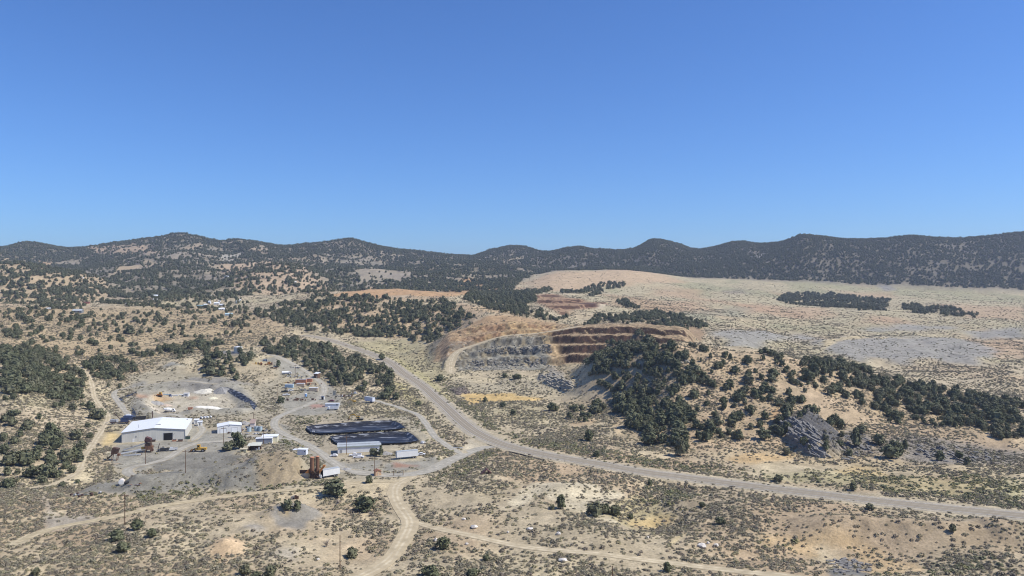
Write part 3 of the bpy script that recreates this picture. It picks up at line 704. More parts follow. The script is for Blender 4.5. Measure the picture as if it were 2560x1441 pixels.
# ------------------------------------------------------------------ materials
def mat(name, col=(.5, .5, .5), rough=.8, metal=0.0, noise=.0, scale=3.0, spec=.3):
    m = bpy.data.materials.new(name); m.use_nodes = True
    nt = m.node_tree; b = nt.nodes['Principled BSDF']
    b.inputs['Roughness'].default_value = rough
    b.inputs['Metallic'].default_value = metal
    b.inputs['Specular IOR Level'].default_value = spec
    if noise > 0:
        tc = nt.nodes.new('ShaderNodeTexCoord'); nz = nt.nodes.new('ShaderNodeTexNoise')
        nz.inputs['Scale'].default_value = scale; nz.inputs['Detail'].default_value = 5
        nt.links.new(tc.outputs['Object'], nz.inputs['Vector'])
        mr = nt.nodes.new('ShaderNodeMapRange'); mr.inputs[1].default_value = .3; mr.inputs[2].default_value = .7
        mr.inputs[3].default_value = 1 - noise; mr.inputs[4].default_value = 1 + noise * .5
        nt.links.new(nz.outputs[0], mr.inputs[0])
        mx = nt.nodes.new('ShaderNodeVectorMath'); mx.operation = 'MULTIPLY'
        mx.inputs[0].default_value = col[:3]
        nt.links.new(mr.outputs[0], mx.inputs[1])
        nt.links.new(mx.outputs[0], b.inputs['Base Color'])
    else:
        b.inputs['Base Color'].default_value = (*col[:3], 1)
    return m

def mat_ground(name, fixed=None):
    m = bpy.data.materials.new(name); m.use_nodes = True
    nt = m.node_tree; b = nt.nodes['Principled BSDF']
    b.inputs['Roughness'].default_value = .95; b.inputs['Specular IOR Level'].default_value = .1
    tc = nt.nodes.new('ShaderNodeTexCoord')
    def noise(scale, det=4, rough=.6):
        n = nt.nodes.new('ShaderNodeTexNoise'); n.inputs['Scale'].default_value = scale
        n.inputs['Detail'].default_value = det; n.inputs['Roughness'].default_value = rough
        nt.links.new(tc.outputs['Object'], n.inputs['Vector']); return n
    def rng(src, a, b_, c, d):
        r = nt.nodes.new('ShaderNodeMapRange'); r.inputs[1].default_value = a; r.inputs[2].default_value = b_
        r.inputs[3].default_value = c; r.inputs[4].default_value = d; nt.links.new(src, r.inputs[0]); return r.outputs[0]
    if fixed is None:
        at = nt.nodes.new('ShaderNodeAttribute'); at.attribute_name = 'soil'; base = at.outputs['Color']
    else:
        rgb = nt.nodes.new('ShaderNodeRGB'); rgb.outputs[0].default_value = (*fixed, 1); base = rgb.outputs[0]
    fine = rng(noise(1.1).outputs[0], .3, .7, .78, 1.2)
    mid = rng(noise(.16).outputs[0], .3, .7, .86, 1.12)
    mu = nt.nodes.new('ShaderNodeMath'); mu.operation = 'MULTIPLY'
    nt.links.new(fine, mu.inputs[0]); nt.links.new(mid, mu.inputs[1])
    vm = nt.nodes.new('ShaderNodeVectorMath'); vm.operation = 'SCALE'
    nt.links.new(base, vm.inputs[0]); nt.links.new(mu.outputs[0], vm.inputs['Scale'])
    # stones and dry tufts as small flecks
    fl = rng(noise(.75, 2, .5).outputs[0], .60, .66, 0, .38)
    mx = nt.nodes.new('ShaderNodeMix'); mx.data_type = 'RGBA'
    nt.links.new(fl, mx.inputs[0]); nt.links.new(vm.outputs[0], mx.inputs[6]); mx.inputs[7].default_value = (.17, .155, .115, 1) if fixed is None else (*[c * .8 for c in fixed], 1)
    nt.links.new(mx.outputs[2], b.inputs['Base Color'])
    bp = nt.nodes.new('ShaderNodeBump'); bp.inputs['Strength'].default_value = .55; bp.inputs['Distance'].default_value = .5
    nt.links.new(noise(.9, 5).outputs[0], bp.inputs['Height']); nt.links.new(bp.outputs[0], b.inputs['Normal'])
    return m

def link(o, parent=None, **props):
    COL.objects.link(o)
    if parent is not None: o.parent = parent
    for k, v in props.items():
        if v is not None: o[k] = v
    return o

# ------------------------------------------------------------------ ground mesh
me = bpy.data.meshes.new('ground')
nv = NR * NC
co = np.stack([XG, YG, H], -1).reshape(-1, 3).astype(np.float32)
me.vertices.add(nv); me.vertices.foreach_set('co', co.ravel())
q = (np.arange(NR - 1)[:, None] * NC + np.arange(NC - 1)[None, :]).ravel()
faces = np.stack([q, q + 1, q + NC + 1, q + NC], -1).astype(np.int32)
nf = len(faces)
me.loops.add(nf * 4); me.loops.foreach_set('vertex_index', faces.ravel())
me.polygons.add(nf); me.polygons.foreach_set('loop_start', np.arange(0, nf * 4, 4, dtype=np.int32))
me.polygons.foreach_set('loop_total', np.full(nf, 4, np.int32))
me.update(calc_edges=True)
me.polygons.foreach_set('use_smooth', np.ones(nf, bool))
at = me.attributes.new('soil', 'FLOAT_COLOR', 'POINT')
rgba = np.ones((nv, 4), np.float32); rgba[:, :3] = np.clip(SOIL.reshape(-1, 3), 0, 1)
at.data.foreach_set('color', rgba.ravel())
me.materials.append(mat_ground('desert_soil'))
ground = link(bpy.data.objects.new('ground', me), kind='structure', label='tan sagebrush valley floor rising to wooded hills')
# the hilltop behind the camera
bm = bmesh.new()
hx = [-400, -150, -40, 0, 40, 150, 400]; hy = [3.0, -12, -40, -120, -400]
hz = [86.9, 87.2, 84, 60, 20]
gv = [[bm.verts.new((x, y, hz[j] - abs(x) * .12 * (j > 0))) for x in hx] for j, y in enumerate(hy)]
for j in range(len(hy) - 1):
    for i in range(len(hx) - 1):
        bm.faces.new((gv[j][i], gv[j + 1][i], gv[j + 1][i + 1], gv[j][i + 1]))
m2 = bpy.data.meshes.new('hill'); bm.to_mesh(m2); bm.free()
m2.materials.append(mat_ground('hilltop_soil', (.40, .34, .25)))
link(bpy.data.objects.new('hill', m2), kind='structure')
# thin dry air between here and the mountains
bm = bmesh.new(); bmesh.ops.create_cube(bm, size=1)
for v_ in bm.verts:
    v_.co = Vector((v_.co.x * 36000, 4600 + v_.co.y * 10400, 150 + v_.co.z * 470))
mh = bpy.data.meshes.new('haze'); bm.to_mesh(mh); bm.free()
hm = bpy.data.materials.new('thin_air'); hm.use_nodes = True
for n in list(hm.node_tree.nodes): hm.node_tree.nodes.remove(n)
hv = hm.node_tree.nodes.new('ShaderNodeVolumePrincipled'); ho = hm.node_tree.nodes.new('ShaderNodeOutputMaterial')
hv.inputs['Color'].default_value = (.72, .82, 1, 1); hv.inputs['Density'].default_value = HAZE; hv.inputs['Anisotropy'].default_value = .2
hm.node_tree.links.new(hv.outputs[0], ho.inputs['Volume']); mh.materials.append(hm)
link(bpy.data.objects.new('haze', mh), kind='stuff', label='thin blue haze over the far mountains')

# ------------------------------------------------------------------ road surfaces
def ribbon(name, x, y, z, nx, ny, offs, dz, material, jitter=0, seed=1, kind='structure', taper=False, **props):
    """strip along a line; offs = across positions in metres; dz = height at each"""
    n = len(x); k = len(offs)
    V = np.zeros((n, k, 3))
    for j, o in enumerate(offs):
        oo = np.full(n, float(o))
        if jitter and j in (0, k - 1):
            oo = oo * (1 + jitter * fbm(np.arange(n) * 1.0, np.full(n, j * 7.0 + seed), 6, 3, seed))
        if taper:
            tt = np.ones(n); tt[:4] = np.linspace(.3, 1, 4); tt[-4:] = np.linspace(1, .3, 4); oo = oo * tt
        V[:, j, 0] = x + nx * oo; V[:, j, 1] = y + ny * oo; V[:, j, 2] = z + dz[j]
    me = bpy.data.meshes.new(name)
    fs = [(i * k + j, (i + 1) * k + j, (i + 1) * k + j + 1, i * k + j + 1) for i in range(n - 1) for j in range(k - 1)]
    me.from_pydata(V.reshape(-1, 3).tolist(), [], fs)
    me.polygons.foreach_set('use_smooth', np.ones(len(fs), bool))
    uvl = me.uv_layers.new(name='along')
    li = np.zeros(len(me.loops), np.int32); me.loops.foreach_get('vertex_index', li)
    uv = np.zeros((len(li), 2)); uv[:, 0] = np.array(offs)[li % k]; uv[:, 1] = (li // k) * 2.5
    uvl.data.foreach_set('uv', uv.astype(np.float32).ravel())
    me.materials.append(material)
    o = bpy.data.objects.new(name, me)
    p = dict(props)
    if kind: p['kind'] = kind
    return link(o, **p)

def mat_road(name, c_mid, c_rut, rut=(.85,), w=.45):
    m = bpy.data.materials.new(name); m.use_nodes = True
    nt = m.node_tree; b = nt.nodes['Principled BSDF']; b.inputs['Roughness'].default_value = .9; b.inputs['Specular IOR Level'].default_value = .15
    uv = nt.nodes.new('ShaderNodeUVMap'); uv.uv_map = 'along'
    sp = nt.nodes.new('ShaderNodeSeparateXYZ'); nt.links.new(uv.outputs[0], sp.inputs[0])
    ab = nt.nodes.new('ShaderNodeMath'); ab.operation = 'ABSOLUTE'; nt.links.new(sp.outputs[0], ab.inputs[0])
    prev = None
    for r in rut:
        s = nt.nodes.new('ShaderNodeMath'); s.operation = 'SUBTRACT'; nt.links.new(ab.outputs[0], s.inputs[0]); s.inputs[1].default_value = r
        a = nt.nodes.new('ShaderNodeMath'); a.operation = 'ABSOLUTE'; nt.links.new(s.outputs[0], a.inputs[0])
        g = nt.nodes.new('ShaderNodeMapRange'); g.inputs[1].default_value = w * .4; g.inputs[2].default_value = w * 1.3; g.inputs[3].default_value = 1; g.inputs[4].default_value = 0
        nt.links.new(a.outputs[0], g.inputs[0])
        if prev is None: prev = g.outputs[0]
        else:
            mxx = nt.nodes.new('ShaderNodeMath'); mxx.operation = 'MAXIMUM'; nt.links.new(prev, mxx.inputs[0]); nt.links.new(g.outputs[0], mxx.inputs[1]); prev = mxx.outputs[0]
    tc = nt.nodes.new('ShaderNodeTexCoord'); nz = nt.nodes.new('ShaderNodeTexNoise'); nz.inputs['Scale'].default_value = .35; nz.inputs['Detail'].default_value = 6
    nt.links.new(tc.outputs['Object'], nz.inputs['Vector'])
    f = nt.nodes.new('ShaderNodeMath'); f.operation = 'MULTIPLY'; nt.links.new(prev, f.inputs[0])
    rr = nt.nodes.new('ShaderNodeMapRange'); rr.inputs[1].default_value = .3; rr.inputs[2].default_value = .6; nt.links.new(nz.outputs[0], rr.inputs[0]); nt.links.new(rr.outputs[0], f.inputs[1])
    mx = nt.nodes.new('ShaderNodeMix'); mx.data_type = 'RGBA'; nt.links.new(f.outputs[0], mx.inputs[0])
    mx.inputs[6].default_value = (*c_mid, 1); mx.inputs[7].default_value = (*c_rut, 1)
    r2 = nt.nodes.new('ShaderNodeMapRange'); r2.inputs[1].default_value = .3; r2.inputs[2].default_value = .7; r2.inputs[3].default_value = .84; r2.inputs[4].default_value = 1.14
    nt.links.new(nz.outputs[0], r2.inputs[0])
    vm = nt.nodes.new('ShaderNodeVectorMath'); vm.operation = 'SCALE'; nt.links.new(mx.outputs[2], vm.inputs[0]); nt.links.new(r2.outputs[0], vm.inputs['Scale'])
    nt.links.new(vm.outputs[0], b.inputs['Base Color'])
    return m
x, y, z, nx, ny, w = RL['highway']
hw = ribbon('highway', x, y, z, nx, ny, [-4.2, -2, 0, 2, 4.2], [.0, .03, .05, .03, .0], mat_road('worn_asphalt', tuple(C(180, 169, 151, .92)), tuple(C(162, 151, 136, .92)), (.95, 2.9), .55), label='grey two lane highway curving through the valley')
gsh = mat_ground('shoulder_gravel', tuple(C(192, 182, 164)))
for sg in (-1, 1):
    oo = sorted([sg * 4.3, sg * 6.9]); ribbon('shoulder', x, y, z, nx, ny, oo, [-.02, -.06] if sg > 0 else [-.06, -.02], gsh, kind=None, parent=hw, jitter=.10, seed=5)
white = mat('road_paint', (.56, .55, .52), .7, noise=.3, scale=1.5)
for o in (-3.55, 3.55):
    ribbon('edge_line', x, y, z, nx, ny, [o - .14, o + .14], [.035, .035], white, kind=None, parent=hw)
i0, i1 = 0, len(x)
ribbon('centre_line', x, y, z, nx, ny, [-.12, .12], [.062, .062], mat('faded_yellow_paint', (.48, .44, .34), .8, noise=.3, scale=1.0), kind=None, parent=hw)
m_dirt = mat_road('packed_dirt', tuple(C(206, 190, 160)), tuple(C(224, 210, 182)), (.9,), .5)
m_grav = mat_road('grey_gravel_surface', tuple(C(184, 178, 165)), tuple(C(200, 194, 181)), (.9,), .55)
m_track = mat_road('faint_track_dirt', tuple(C(200, 184, 152)), tuple(C(216, 200, 168)), (.9,), .5)
for name, (x, y, z, nx, ny, w) in RL.items():
    if name == 'highway': continue
    nm = 'gravel_road' if name.startswith('gravel') else ('pit_haul_road' if name.startswith('pit') else ('track' if name.startswith('track') else 'dirt_road'))
    lift_ = {'gravel_road': .03, 'gravel_road_a': .012, 'gravel_road_b': .02, 'gravel_road_c': .006, 'dirt_road': .045, 'track': .016, 'track_a': .01}.get(name, .024)
    h2 = w / 2
    ribbon(nm, x, y, z, nx, ny, [-h2, -h2 * .5, 0, h2 * .5, h2], [lift_ - .02, lift_, lift_ + .02, lift_, lift_ - .02], m_grav if (nm == 'gravel_road' or name == 'dirt_road_b') else (m_track if name == 'track_a' else m_dirt), jitter=.28, seed=len(name) + int(w * 10), taper=True)

# ------------------------------------------------------------------ plants
def mat_leaf(name, c1, c2, c3, rough=.85, pos=(0, .5, 1)):
    m = bpy.data.materials.new(name); m.use_nodes = True
    nt = m.node_tree; b = nt.nodes['Principled BSDF']; b.inputs['Roughness'].default_value = rough; b.inputs['Specular IOR Level'].default_value = .12
    oi = nt.nodes.new('ShaderNodeObjectInfo'); cr = nt.nodes.new('ShaderNodeValToRGB')
    e = cr.color_ramp.elements
    e[0].position = pos[0]; e[0].color = (*c1, 1); e[1].position = pos[2]; e[1].color = (*c3, 1)
    mm = e.new(pos[1]); mm.color = (*c2, 1)
    nt.links.new(oi.outputs['Random'], cr.inputs[0])
    tc = nt.nodes.new('ShaderNodeTexCoord'); nz = nt.nodes.new('ShaderNodeTexNoise'); nz.inputs['Scale'].default_value = 7
    nt.links.new(tc.outputs['Object'], nz.inputs['Vector'])
    r = nt.nodes.new('ShaderNodeMapRange'); r.inputs[1].default_value = .32; r.inputs[2].default_value = .68; r.inputs[3].default_value = .65; r.inputs[4].default_value = 1.4
    nt.links.new(nz.outputs[0], r.inputs[0])
    vm = nt.nodes.new('ShaderNodeVectorMath'); vm.operation = 'SCALE'; nt.links.new(cr.outputs[0], vm.inputs[0]); nt.links.new(r.outputs[0], vm.inputs['Scale'])
    nt.links.new(vm.outputs[0], b.inputs['Base Color'])
    return m
M_JUN = mat_leaf('juniper_foliage', (.112, .122, .070), (.132, .141, .084), (.162, .160, .100))
M_SAGE = mat_leaf('sagebrush_foliage', (.235, .225, .155), (.215, .185, .145), (.30, .275, .165), pos=(0, .55, 1))
M_GREEN = mat_leaf('verge_brush_foliage', (.17, .18, .105), (.20, .205, .12), (.27, .25, .12))
M_BARK = mat('juniper_bark', (.16, .12, .09), .95, noise=.3, scale=4)
M_DEAD = mat('dead_wood', (.33, .29, .25), .95, noise=.3, scale=4)

def crown_mesh(name, seed, shape='round', nclump=30, nleaf=15, leaf=.075, material=None, core=True, low=.06):
    """uneven crown, 1 m tall and about 1 m wide: many leaf-sized faces spread through lumps"""
    R = random.Random(seed)
    V, Fc = [], []
    def leafface(p, s, out=Vector((0, 0, 1))):
        a = (out * 1.1 + Vector((R.gauss(0, .5), R.gauss(0, .5), R.gauss(0, .5) + .25))).normalized()
        t = a.orthogonal().normalized(); t = Matrix.Rotation(R.uniform(0, 6.28), 3, a) @ t; bt = a.cross(t)
        k = len(V); s1, s2 = s * R.uniform(.7, 1.3), s * R.uniform(.5, 1.0)
        V.extend([p + t * s1, p + bt * s2 + a * s * .15, p - t * s1, p - bt * s2 + a * s * .1])
        Fc.append((k, k + 1, k + 2, k + 3))
    for c in range(nclump):
        th = R.uniform(0, 6.283); hh = R.uniform(0, 1) ** .8
        if shape == 'cone': rad = .46 * (1 - hh) ** .75 + .05
        elif shape == 'wide': rad = .50 * math.sqrt(max(0, 1 - (hh * 1.02 - .25) ** 2 / .62)) if hh < .95 else .15
        else: rad = .46 * math.sqrt(max(.04, 1 - ((hh - .42) / .62) ** 2))
        rr = rad * math.sqrt(R.uniform(.25, 1)) * R.uniform(.8, 1.12)
        p = Vector((rr * math.cos(th), rr * math.sin(th), low + hh * (.93 - low)))
        cr = R.uniform(.09, .16)
        for l in range(nleaf):
            d = Vector((R.gauss(0, 1), R.gauss(0, 1), R.gauss(0, .8))).normalized() * cr * R.uniform(.4, 1.1)
            leafface(p + d, leaf, (d.normalized() * .8 + (p - Vector((0, 0, .4))).normalized() * .6))
    if core:
        k0 = len(V); nr, ns = 4, 7
        for j in range(nr):
            hh = (j + .3) / nr
            if shape == 'cone': rad = .34 * (1 - hh) ** .8 + .02
            else: rad = .34 * math.sqrt(max(.05, 1 - ((hh - .42) / .62) ** 2))
            for i in range(ns):
                q = rad * R.uniform(.75, 1.15); t = i / ns * 6.283
                V.append(Vector((q * math.cos(t), q * math.sin(t), low + .05 + hh * (.85 - low))))
        for j in range(nr - 1):
            for i in range(ns):
                a, b = k0 + j * ns + i, k0 + j * ns + (i + 1) % ns
                Fc.append((a, b, b + ns, a + ns))
        Fc.append(tuple(k0 + (nr - 1) * ns + i for i in range(ns)))
    me = bpy.data.meshes.new(name); me.from_pydata([tuple(v) for v in V], [], Fc)
    me.materials.append(material)
    return me
CROWN = [crown_mesh('crown', 1, 'round', material=M_JUN), crown_mesh('crown', 2, 'wide', 34, material=M_JUN), crown_mesh('crown', 3, 'cone', 28, material=M_JUN),
         crown_mesh('crown', 4, 'round', 24, material=M_JUN), crown_mesh('crown', 5, 'wide', 26, material=M_JUN), crown_mesh('crown', 6, 'round', 34, material=M_JUN)]

def tube(V, Fc, pts, rads, n=6):
    k0 = len(V)
    for i, (p, r) in enumerate(zip(pts, rads)):
        p = Vector(p)
        d = (Vector(pts[min(i + 1, len(pts) - 1)]) - Vector(pts[max(i - 1, 0)])).normalized()
        a = d.orthogonal().normalized(); b = d.cross(a)
        for j in range(n):
            t = j / n * 2 * math.pi
            V.append(p + a * r * math.cos(t) + b * r * math.sin(t))
    for i in range(len(pts) - 1):
        for j in range(n):
            q = k0 + i * n + j; q2 = k0 + i * n + (j + 1) % n
            Fc.append((q, q2, q2 + n, q + n))
    Fc.append(tuple(range(k0 + n - 1, k0 - 1, -1))); Fc.append(tuple(range(k0 + (len(pts) - 1) * n, k0 + len(pts) * n)))

def trunk_mesh(seed):
    R = random.Random(seed); V, Fc = [], []
    tube(V, Fc, [(0, 0, -.08), (.01, 0, .1), (.03, .02, .3), (.02, 0, .6)], [.05, .042, .03, .012])
    for i in range(4):
        t = R.uniform(0, 6.28); c, s = math.cos(t), math.sin(t)
        tube(V, Fc, [(0.01, 0, .08 + .06 * i), (.14 * c, .14 * s, .22 + .06 * i), (.26 * c, .26 * s, .4 + .07 * i)], [.024, .016, .007], 5)
    me = bpy.data.meshes.new('trunk'); me.from_pydata([tuple(v) for v in V], [], Fc); me.materials.append(M_BARK)
    return me
TRUNK = [trunk_mesh(11), trunk_mesh(12)]

def add_tree(x, y, z, w, h, kind, rot, label, group, name='juniper_tree', cat='tree'):
    t = bpy.data.objects.new(name, None); t.empty_display_size = .5
    t.location = (x, y, z - .12); t.scale = (w * 1.08, w * 1.08, h * 1.04); t.rotation_euler = (0, 0, rot)
    link(t, label=label, category=cat, group=group)
    link(bpy.data.objects.new('crown', CROWN[kind]), t)
    link(bpy.data.objects.new('trunk', TRUNK[kind % 2]), t)
    return t

# trees placed one by one: u, v of the foot, width and height in photograph pixels, shape, label
r_, w_, c_ = 0, 1, 2
ONE = [
 (88, 1441, 24, 22, r_, 'round juniper at the bottom left corner on pale sand'),
 (343, 1325, 30, 27, r_, 'juniper with upright shoots right of the tall brown utility pole'),
 (290, 1352, 38, 28, w_, 'broad dark juniper just below the tall brown utility pole in the foreground'),
 (380, 1343, 27, 23, r_, 'small round juniper rightmost of the four below the tall brown pole'),
 (308, 1380, 34, 26, r_, 'lowest of the four junipers below the tall brown utility pole'),
 (20, 1220, 32, 27, r_, 'dark round juniper at the left edge below the woodland'),
 (43, 1205, 12, 12, r_, 'tiny juniper right beside the round one at the left edge'),
 (156, 1217, 17, 14, r_, 'small ball shaped juniper alone on the pale dirt track end'),
 (194, 1208, 12, 10, r_, 'little grey green juniper between the dirt track and the grey spoil'),
 (599, 1122, 32, 42, r_, 'very dark tall tree behind the open shed beside the white garage'),
 (584, 1095, 14, 16, r_, 'narrow dark tree in front of the white garage right door'),
 (571, 1127, 36, 22, w_, 'wide dark green bush tree left of the tall tree by the open shed'),
 (578, 1118, 16, 18, r_, 'small tree squeezed between the wide bush and the very dark tall tree'),
 (797, 1174, 14, 26, c_, 'dark juniper directly behind the rusty twin silos'),
 (838, 1240, 56, 40, w_, 'largest broad juniper below the white box trailer'),
 (820, 1234, 26, 30, r_, 'left shoulder stem of the largest broad juniper'),
 (922, 1208, 20, 22, r_, 'grey bristly small juniper below the orange hut'),
 (903, 1262, 30, 24, r_, 'rounded left juniper of the pair beside the dirt road bend'),
 (915, 1275, 48, 34, w_, 'spreading juniper with a dark hollow beside the dirt road bend'),
 (718, 1274, 28, 28, r_, 'left juniper of the pair in front of the small stone ruin'),
 (743, 1275, 20, 26, r_, 'right juniper of the pair in front of the small stone ruin'),
 (880, 1394, 30, 27, r_, 'round green juniper right of the foreground utility pole'),
 (1108, 1373, 34, 34, r_, 'round dark juniper between the two foreground dirt tracks'),
 (1215, 1402, 19, 18, r_, 'small dark juniper alone below the right hand track'),
 (1075, 1441, 46, 26, w_, 'wide juniper cut by the bottom edge right of the dirt road'),
 (1182, 1441, 36, 20, w_, 'low dark juniper cut by the bottom edge at mid picture'),
 (612, 1436, 30, 28, r_, 'left of two junipers at the bottom edge left of the utility pole'),
 (675, 1443, 32, 34, r_, 'right of two junipers at the bottom edge left of the utility pole'),
 (640, 1445, 26, 16, r_, 'low juniper at the bottom edge between two taller ones'),
 (1402, 1272, 32, 36, c_, 'pointed tall juniper on the pale sand bank'),
 (1380, 1274, 15, 14, r_, 'little juniper at the foot of the pointed one on the sand bank'),
 (1490, 1291, 46, 36, w_, 'biggest wide juniper on the pale sand bank'),
 (1512, 1284, 28, 28, r_, 'right lobe juniper touching the biggest one on the sand bank'),
 (1537, 1288, 30, 26, r_, 'leaning juniper at the right end of the sand bank group'),
 (1577, 1297, 15, 14, r_, 'small juniper at the foot of the pale sand cut'),
 (1625, 1213, 14, 15, r_, 'small dark juniper just below the highway middle stretch'),
 (1800, 1311, 21, 20, r_, 'dark juniper with a smaller one right beside it below the highway'),
 (1811, 1312, 10, 13, c_, 'small pointed juniper touching a larger one below the highway'),
 (1472, 1102, 28, 30, r_, 'lone dark juniper on the brush flat above the highway'),
 (1491, 1142, 17, 15, r_, 'small round juniper just above the highway'),
 (1668, 1430, 26, 26, c_, 'conical juniper near the bottom edge below the long track'),
 (1755, 1268, 16, 14, r_, 'greenish shrub juniper on the brown bank below the highway'),
 (1946, 1204, 24, 18, w_, 'double topped dark juniper standing at the highway edge'),
 (2132, 1226, 21, 21, c_, 'dark pointed juniper touching the upper highway edge'),
 (2176, 1274, 24, 16, r_, 'low round juniper just below the highway on the right'),
 (2382, 1331, 17, 22, r_, 'dark upright juniper on the brown bank at lower right'),
 (1700, 1140, 34, 46, c_, 'tall dark juniper at the lower tip of the wooded knoll'),
 (1713, 1128, 22, 26, r_, 'juniper right behind the tall one at the knoll lower tip'),
 (1623, 1112, 40, 30, r_, 'broad juniper at the lower edge of the wooded knoll'),
 (1655, 1108, 30, 28, r_, 'juniper in the bottom row right of the broad one under the wooded knoll'),
 (1967, 1138, 22, 20, r_, 'juniper at the foot of the grey rock outcrop'),
 (2010, 1112, 22, 22, r_, 'juniper growing on the middle of the grey rock outcrop'),
 (2024, 1128, 15, 16, c_, 'small pointed juniper on the grey rock outcrop face'),
 (2065, 1126, 22, 24, c_, 'pointed juniper right of the grey rock outcrop'),
 (2100, 1116, 20, 18, r_, 'juniper left of the tall group on the grey shale slope'),
 (2140, 1118, 30, 50, c_, 'tall stacked dark junipers on the grey shale slope'),
 (2122, 1140, 20, 20, r_, 'low juniper at the foot of the grey shale slope'),
 (2196, 1110, 32, 28, r_, 'lone full juniper right of the grey shale cut'),
 (2225, 1146, 44, 34, w_, 'broad juniper group member above the dry wash'),
 (2248, 1140, 24, 26, r_, 'juniper at the right side of the group above the dry wash'),
 (2262, 1122, 16, 24, c_, 'slim juniper above the group by the dry wash'),
 (2350, 1152, 28, 26, c_, 'conical juniper on the purple grey slope at right'),
 (2398, 1148, 22, 22, r_, 'juniper right of the conical one on the purple grey slope'),
 (2418, 1164, 24, 22, c_, 'low dark juniper nearest the flat on the purple grey slope'),
 (1262, 944, 15, 12, r_, 'single juniper on the flat below the pit floor'),
 (1288, 948, 17, 13, r_, 'larger of the two junipers on the flat below the pit floor'),
 (1298, 947, 12, 12, r_, 'juniper touching the larger one on the flat below the pit floor'),
 (935, 1140, 24, 20, r_, 'round dark bush tree at the right end of the long white building'),
 (952, 1142, 15, 29, c_, 'dark pointed cypress like tree right of the long white building'),
 (702, 1008, 19, 19, r_, 'round juniper alone left of the yard road'),
 (955, 900, 17, 16, r_, 'juniper directly beside the upper highway bend'),
 (1046, 1014, 16, 12, r_, 'dark bush tree between the highway and the parallel track'),
 (1101, 952, 24, 15, w_, 'bright green tree right of the highway below the pit road'),
 (960, 998, 30, 18, w_, 'long low juniper group above the parked white trailer'),
 (970, 988, 28, 26, r_, 'tallest juniper above the parked white trailer'),
 (990, 998, 22, 18, r_, 'right end juniper above the parked white trailer'),
 (696, 918, 17, 18, c_, 'cone shaped juniper right of the yellow scrap pile'),
 (590, 950, 16, 12, r_, 'lone dark juniper above the lined ditch'),
]
LEFTS = [(14, 1001, 14, 12), (33, 1000, 17, 17), (138, 1020, 17, 15), (155, 1017, 22, 18), (182, 1027, 24, 20), (205, 1015, 14, 9), (225, 1025, 22, 22), (245, 1048, 38, 28), (34, 1038, 30, 15), (98, 1048, 14, 14),
 (12, 1055, 20, 20), (28, 1065, 24, 24), (70, 1074, 28, 26), (50, 1092, 18, 18), (130, 1088, 34, 32), (118, 1110, 40, 34), (108, 1120, 34, 30), (140, 1125, 34, 30), (190, 1100, 34, 28), (225, 1095, 15, 14), (219, 1068, 16, 12), (8, 1105, 22, 24), (36, 1110, 22, 20), (60, 1075, 16, 16),
 (10, 1135, 24, 26), (28, 1165, 40, 36), (62, 1164, 46, 40), (165, 1155, 40, 36), (185, 1146, 34, 30), (125, 1150, 34, 26), (200, 1128, 30, 26), (200, 1156, 22, 26), (165, 1172, 24, 22), (130, 1170, 36, 34), (115, 1195, 46, 38), (75, 1194, 34, 30), (18, 1188, 28, 22), (43, 1186, 18, 14), (145, 1195, 22, 22), (104, 1207, 26, 18), (180, 1183, 20, 20),
 (150, 1105, 30, 26), (95, 1135, 26, 22), (90, 1150, 24, 20)]
R = random.Random(5)
chosen = []
for (u, v, w, h, k, lab) in ONE:
    x, y, z = to_world(u, v)
    kind = {0: R.choice([0, 3, 5]), 1: R.choice([1, 4]), 2: 2}[k]
    chosen.append((x, y, z, w * y / F, h * y / F * .98, kind, lab, None))
for (u, v, w, h) in LEFTS:
    x, y, z = to_world(u, v)
    chosen.append((x, y, z, w * y / F, h * y / F, R.choice([0, 1, 3, 4, 5, 2]), 'dark green juniper on the brushy slope at far left, west of the dirt track', 'junipers on the far left slope'))

# all the others, sown by the density map
rng = np.random.default_rng(7)
AREA = np.zeros((NR, NC))
dU = np.gradient(UC); dY = np.gradient(YR)
AREA = (dU[None, :] / F * YG) * dY[:, None]
# keep the sown trees clear of those placed by hand
TDk = TD * ((UG > -260) & (UG < 2820) & (YG < 3300))
for t in chosen:
    u = 1280 + F * t[0] / t[1]; y = t[1]; rad = t[3] * .75 + 1.5
    c0, c1 = np.searchsorted(UC, [u - rad * F / y, u + rad * F / y]); r0, r1 = np.searchsorted(YR, [y - rad, y + rad])
    TDk[r0:r1, c0:c1] = 0
TDk[:, :] *= 1 - pmask([(0, 1000), (215, 1000), (250, 1050), (200, 1200), (0, 1212)], feather=1)
# everything hidden behind the skyline can be left out
vG = HV + (CZ - H) * F / np.maximum(YG, 1)
front = np.minimum.accumulate(np.where(YG < 60, 3000, vG), axis=0)
seen = (vG < front + np.where(YG > 1200, 22, 40))
TDk = np.clip(TDk * seen, 0, 1)
cnt = rng.poisson(TDk * AREA)
rr, cc = np.nonzero(cnt); rep = cnt[rr, cc]
rr = np.repeat(rr, rep); cc = np.repeat(cc, rep)
ty = YR[rr] + (rng.random(len(rr)) - .5) * dY[rr]
tu = UC[cc] + (rng.random(len(rr)) - .5) * dU[cc]
tx = (tu - 1280) / F * ty
tz = Hat(H, tx, ty)
small = np.where(ty > 1200, 1.0, 1.0)
th = rng.lognormal(0, .24, len(tx)) * np.where(ty < 1200, 4.3, 5.4)
th = np.clip(th, 1.8, 9)
tw = th * rng.uniform(.8, 1.3, len(tx)) * np.where(ty > 1200, 1.0, 1.0)
tk = rng.choice([0, 1, 2, 3, 4, 5], len(tx), p=[.22, .2, .1, .18, .15, .15])
tv = HV + (CZ - tz) * F / ty

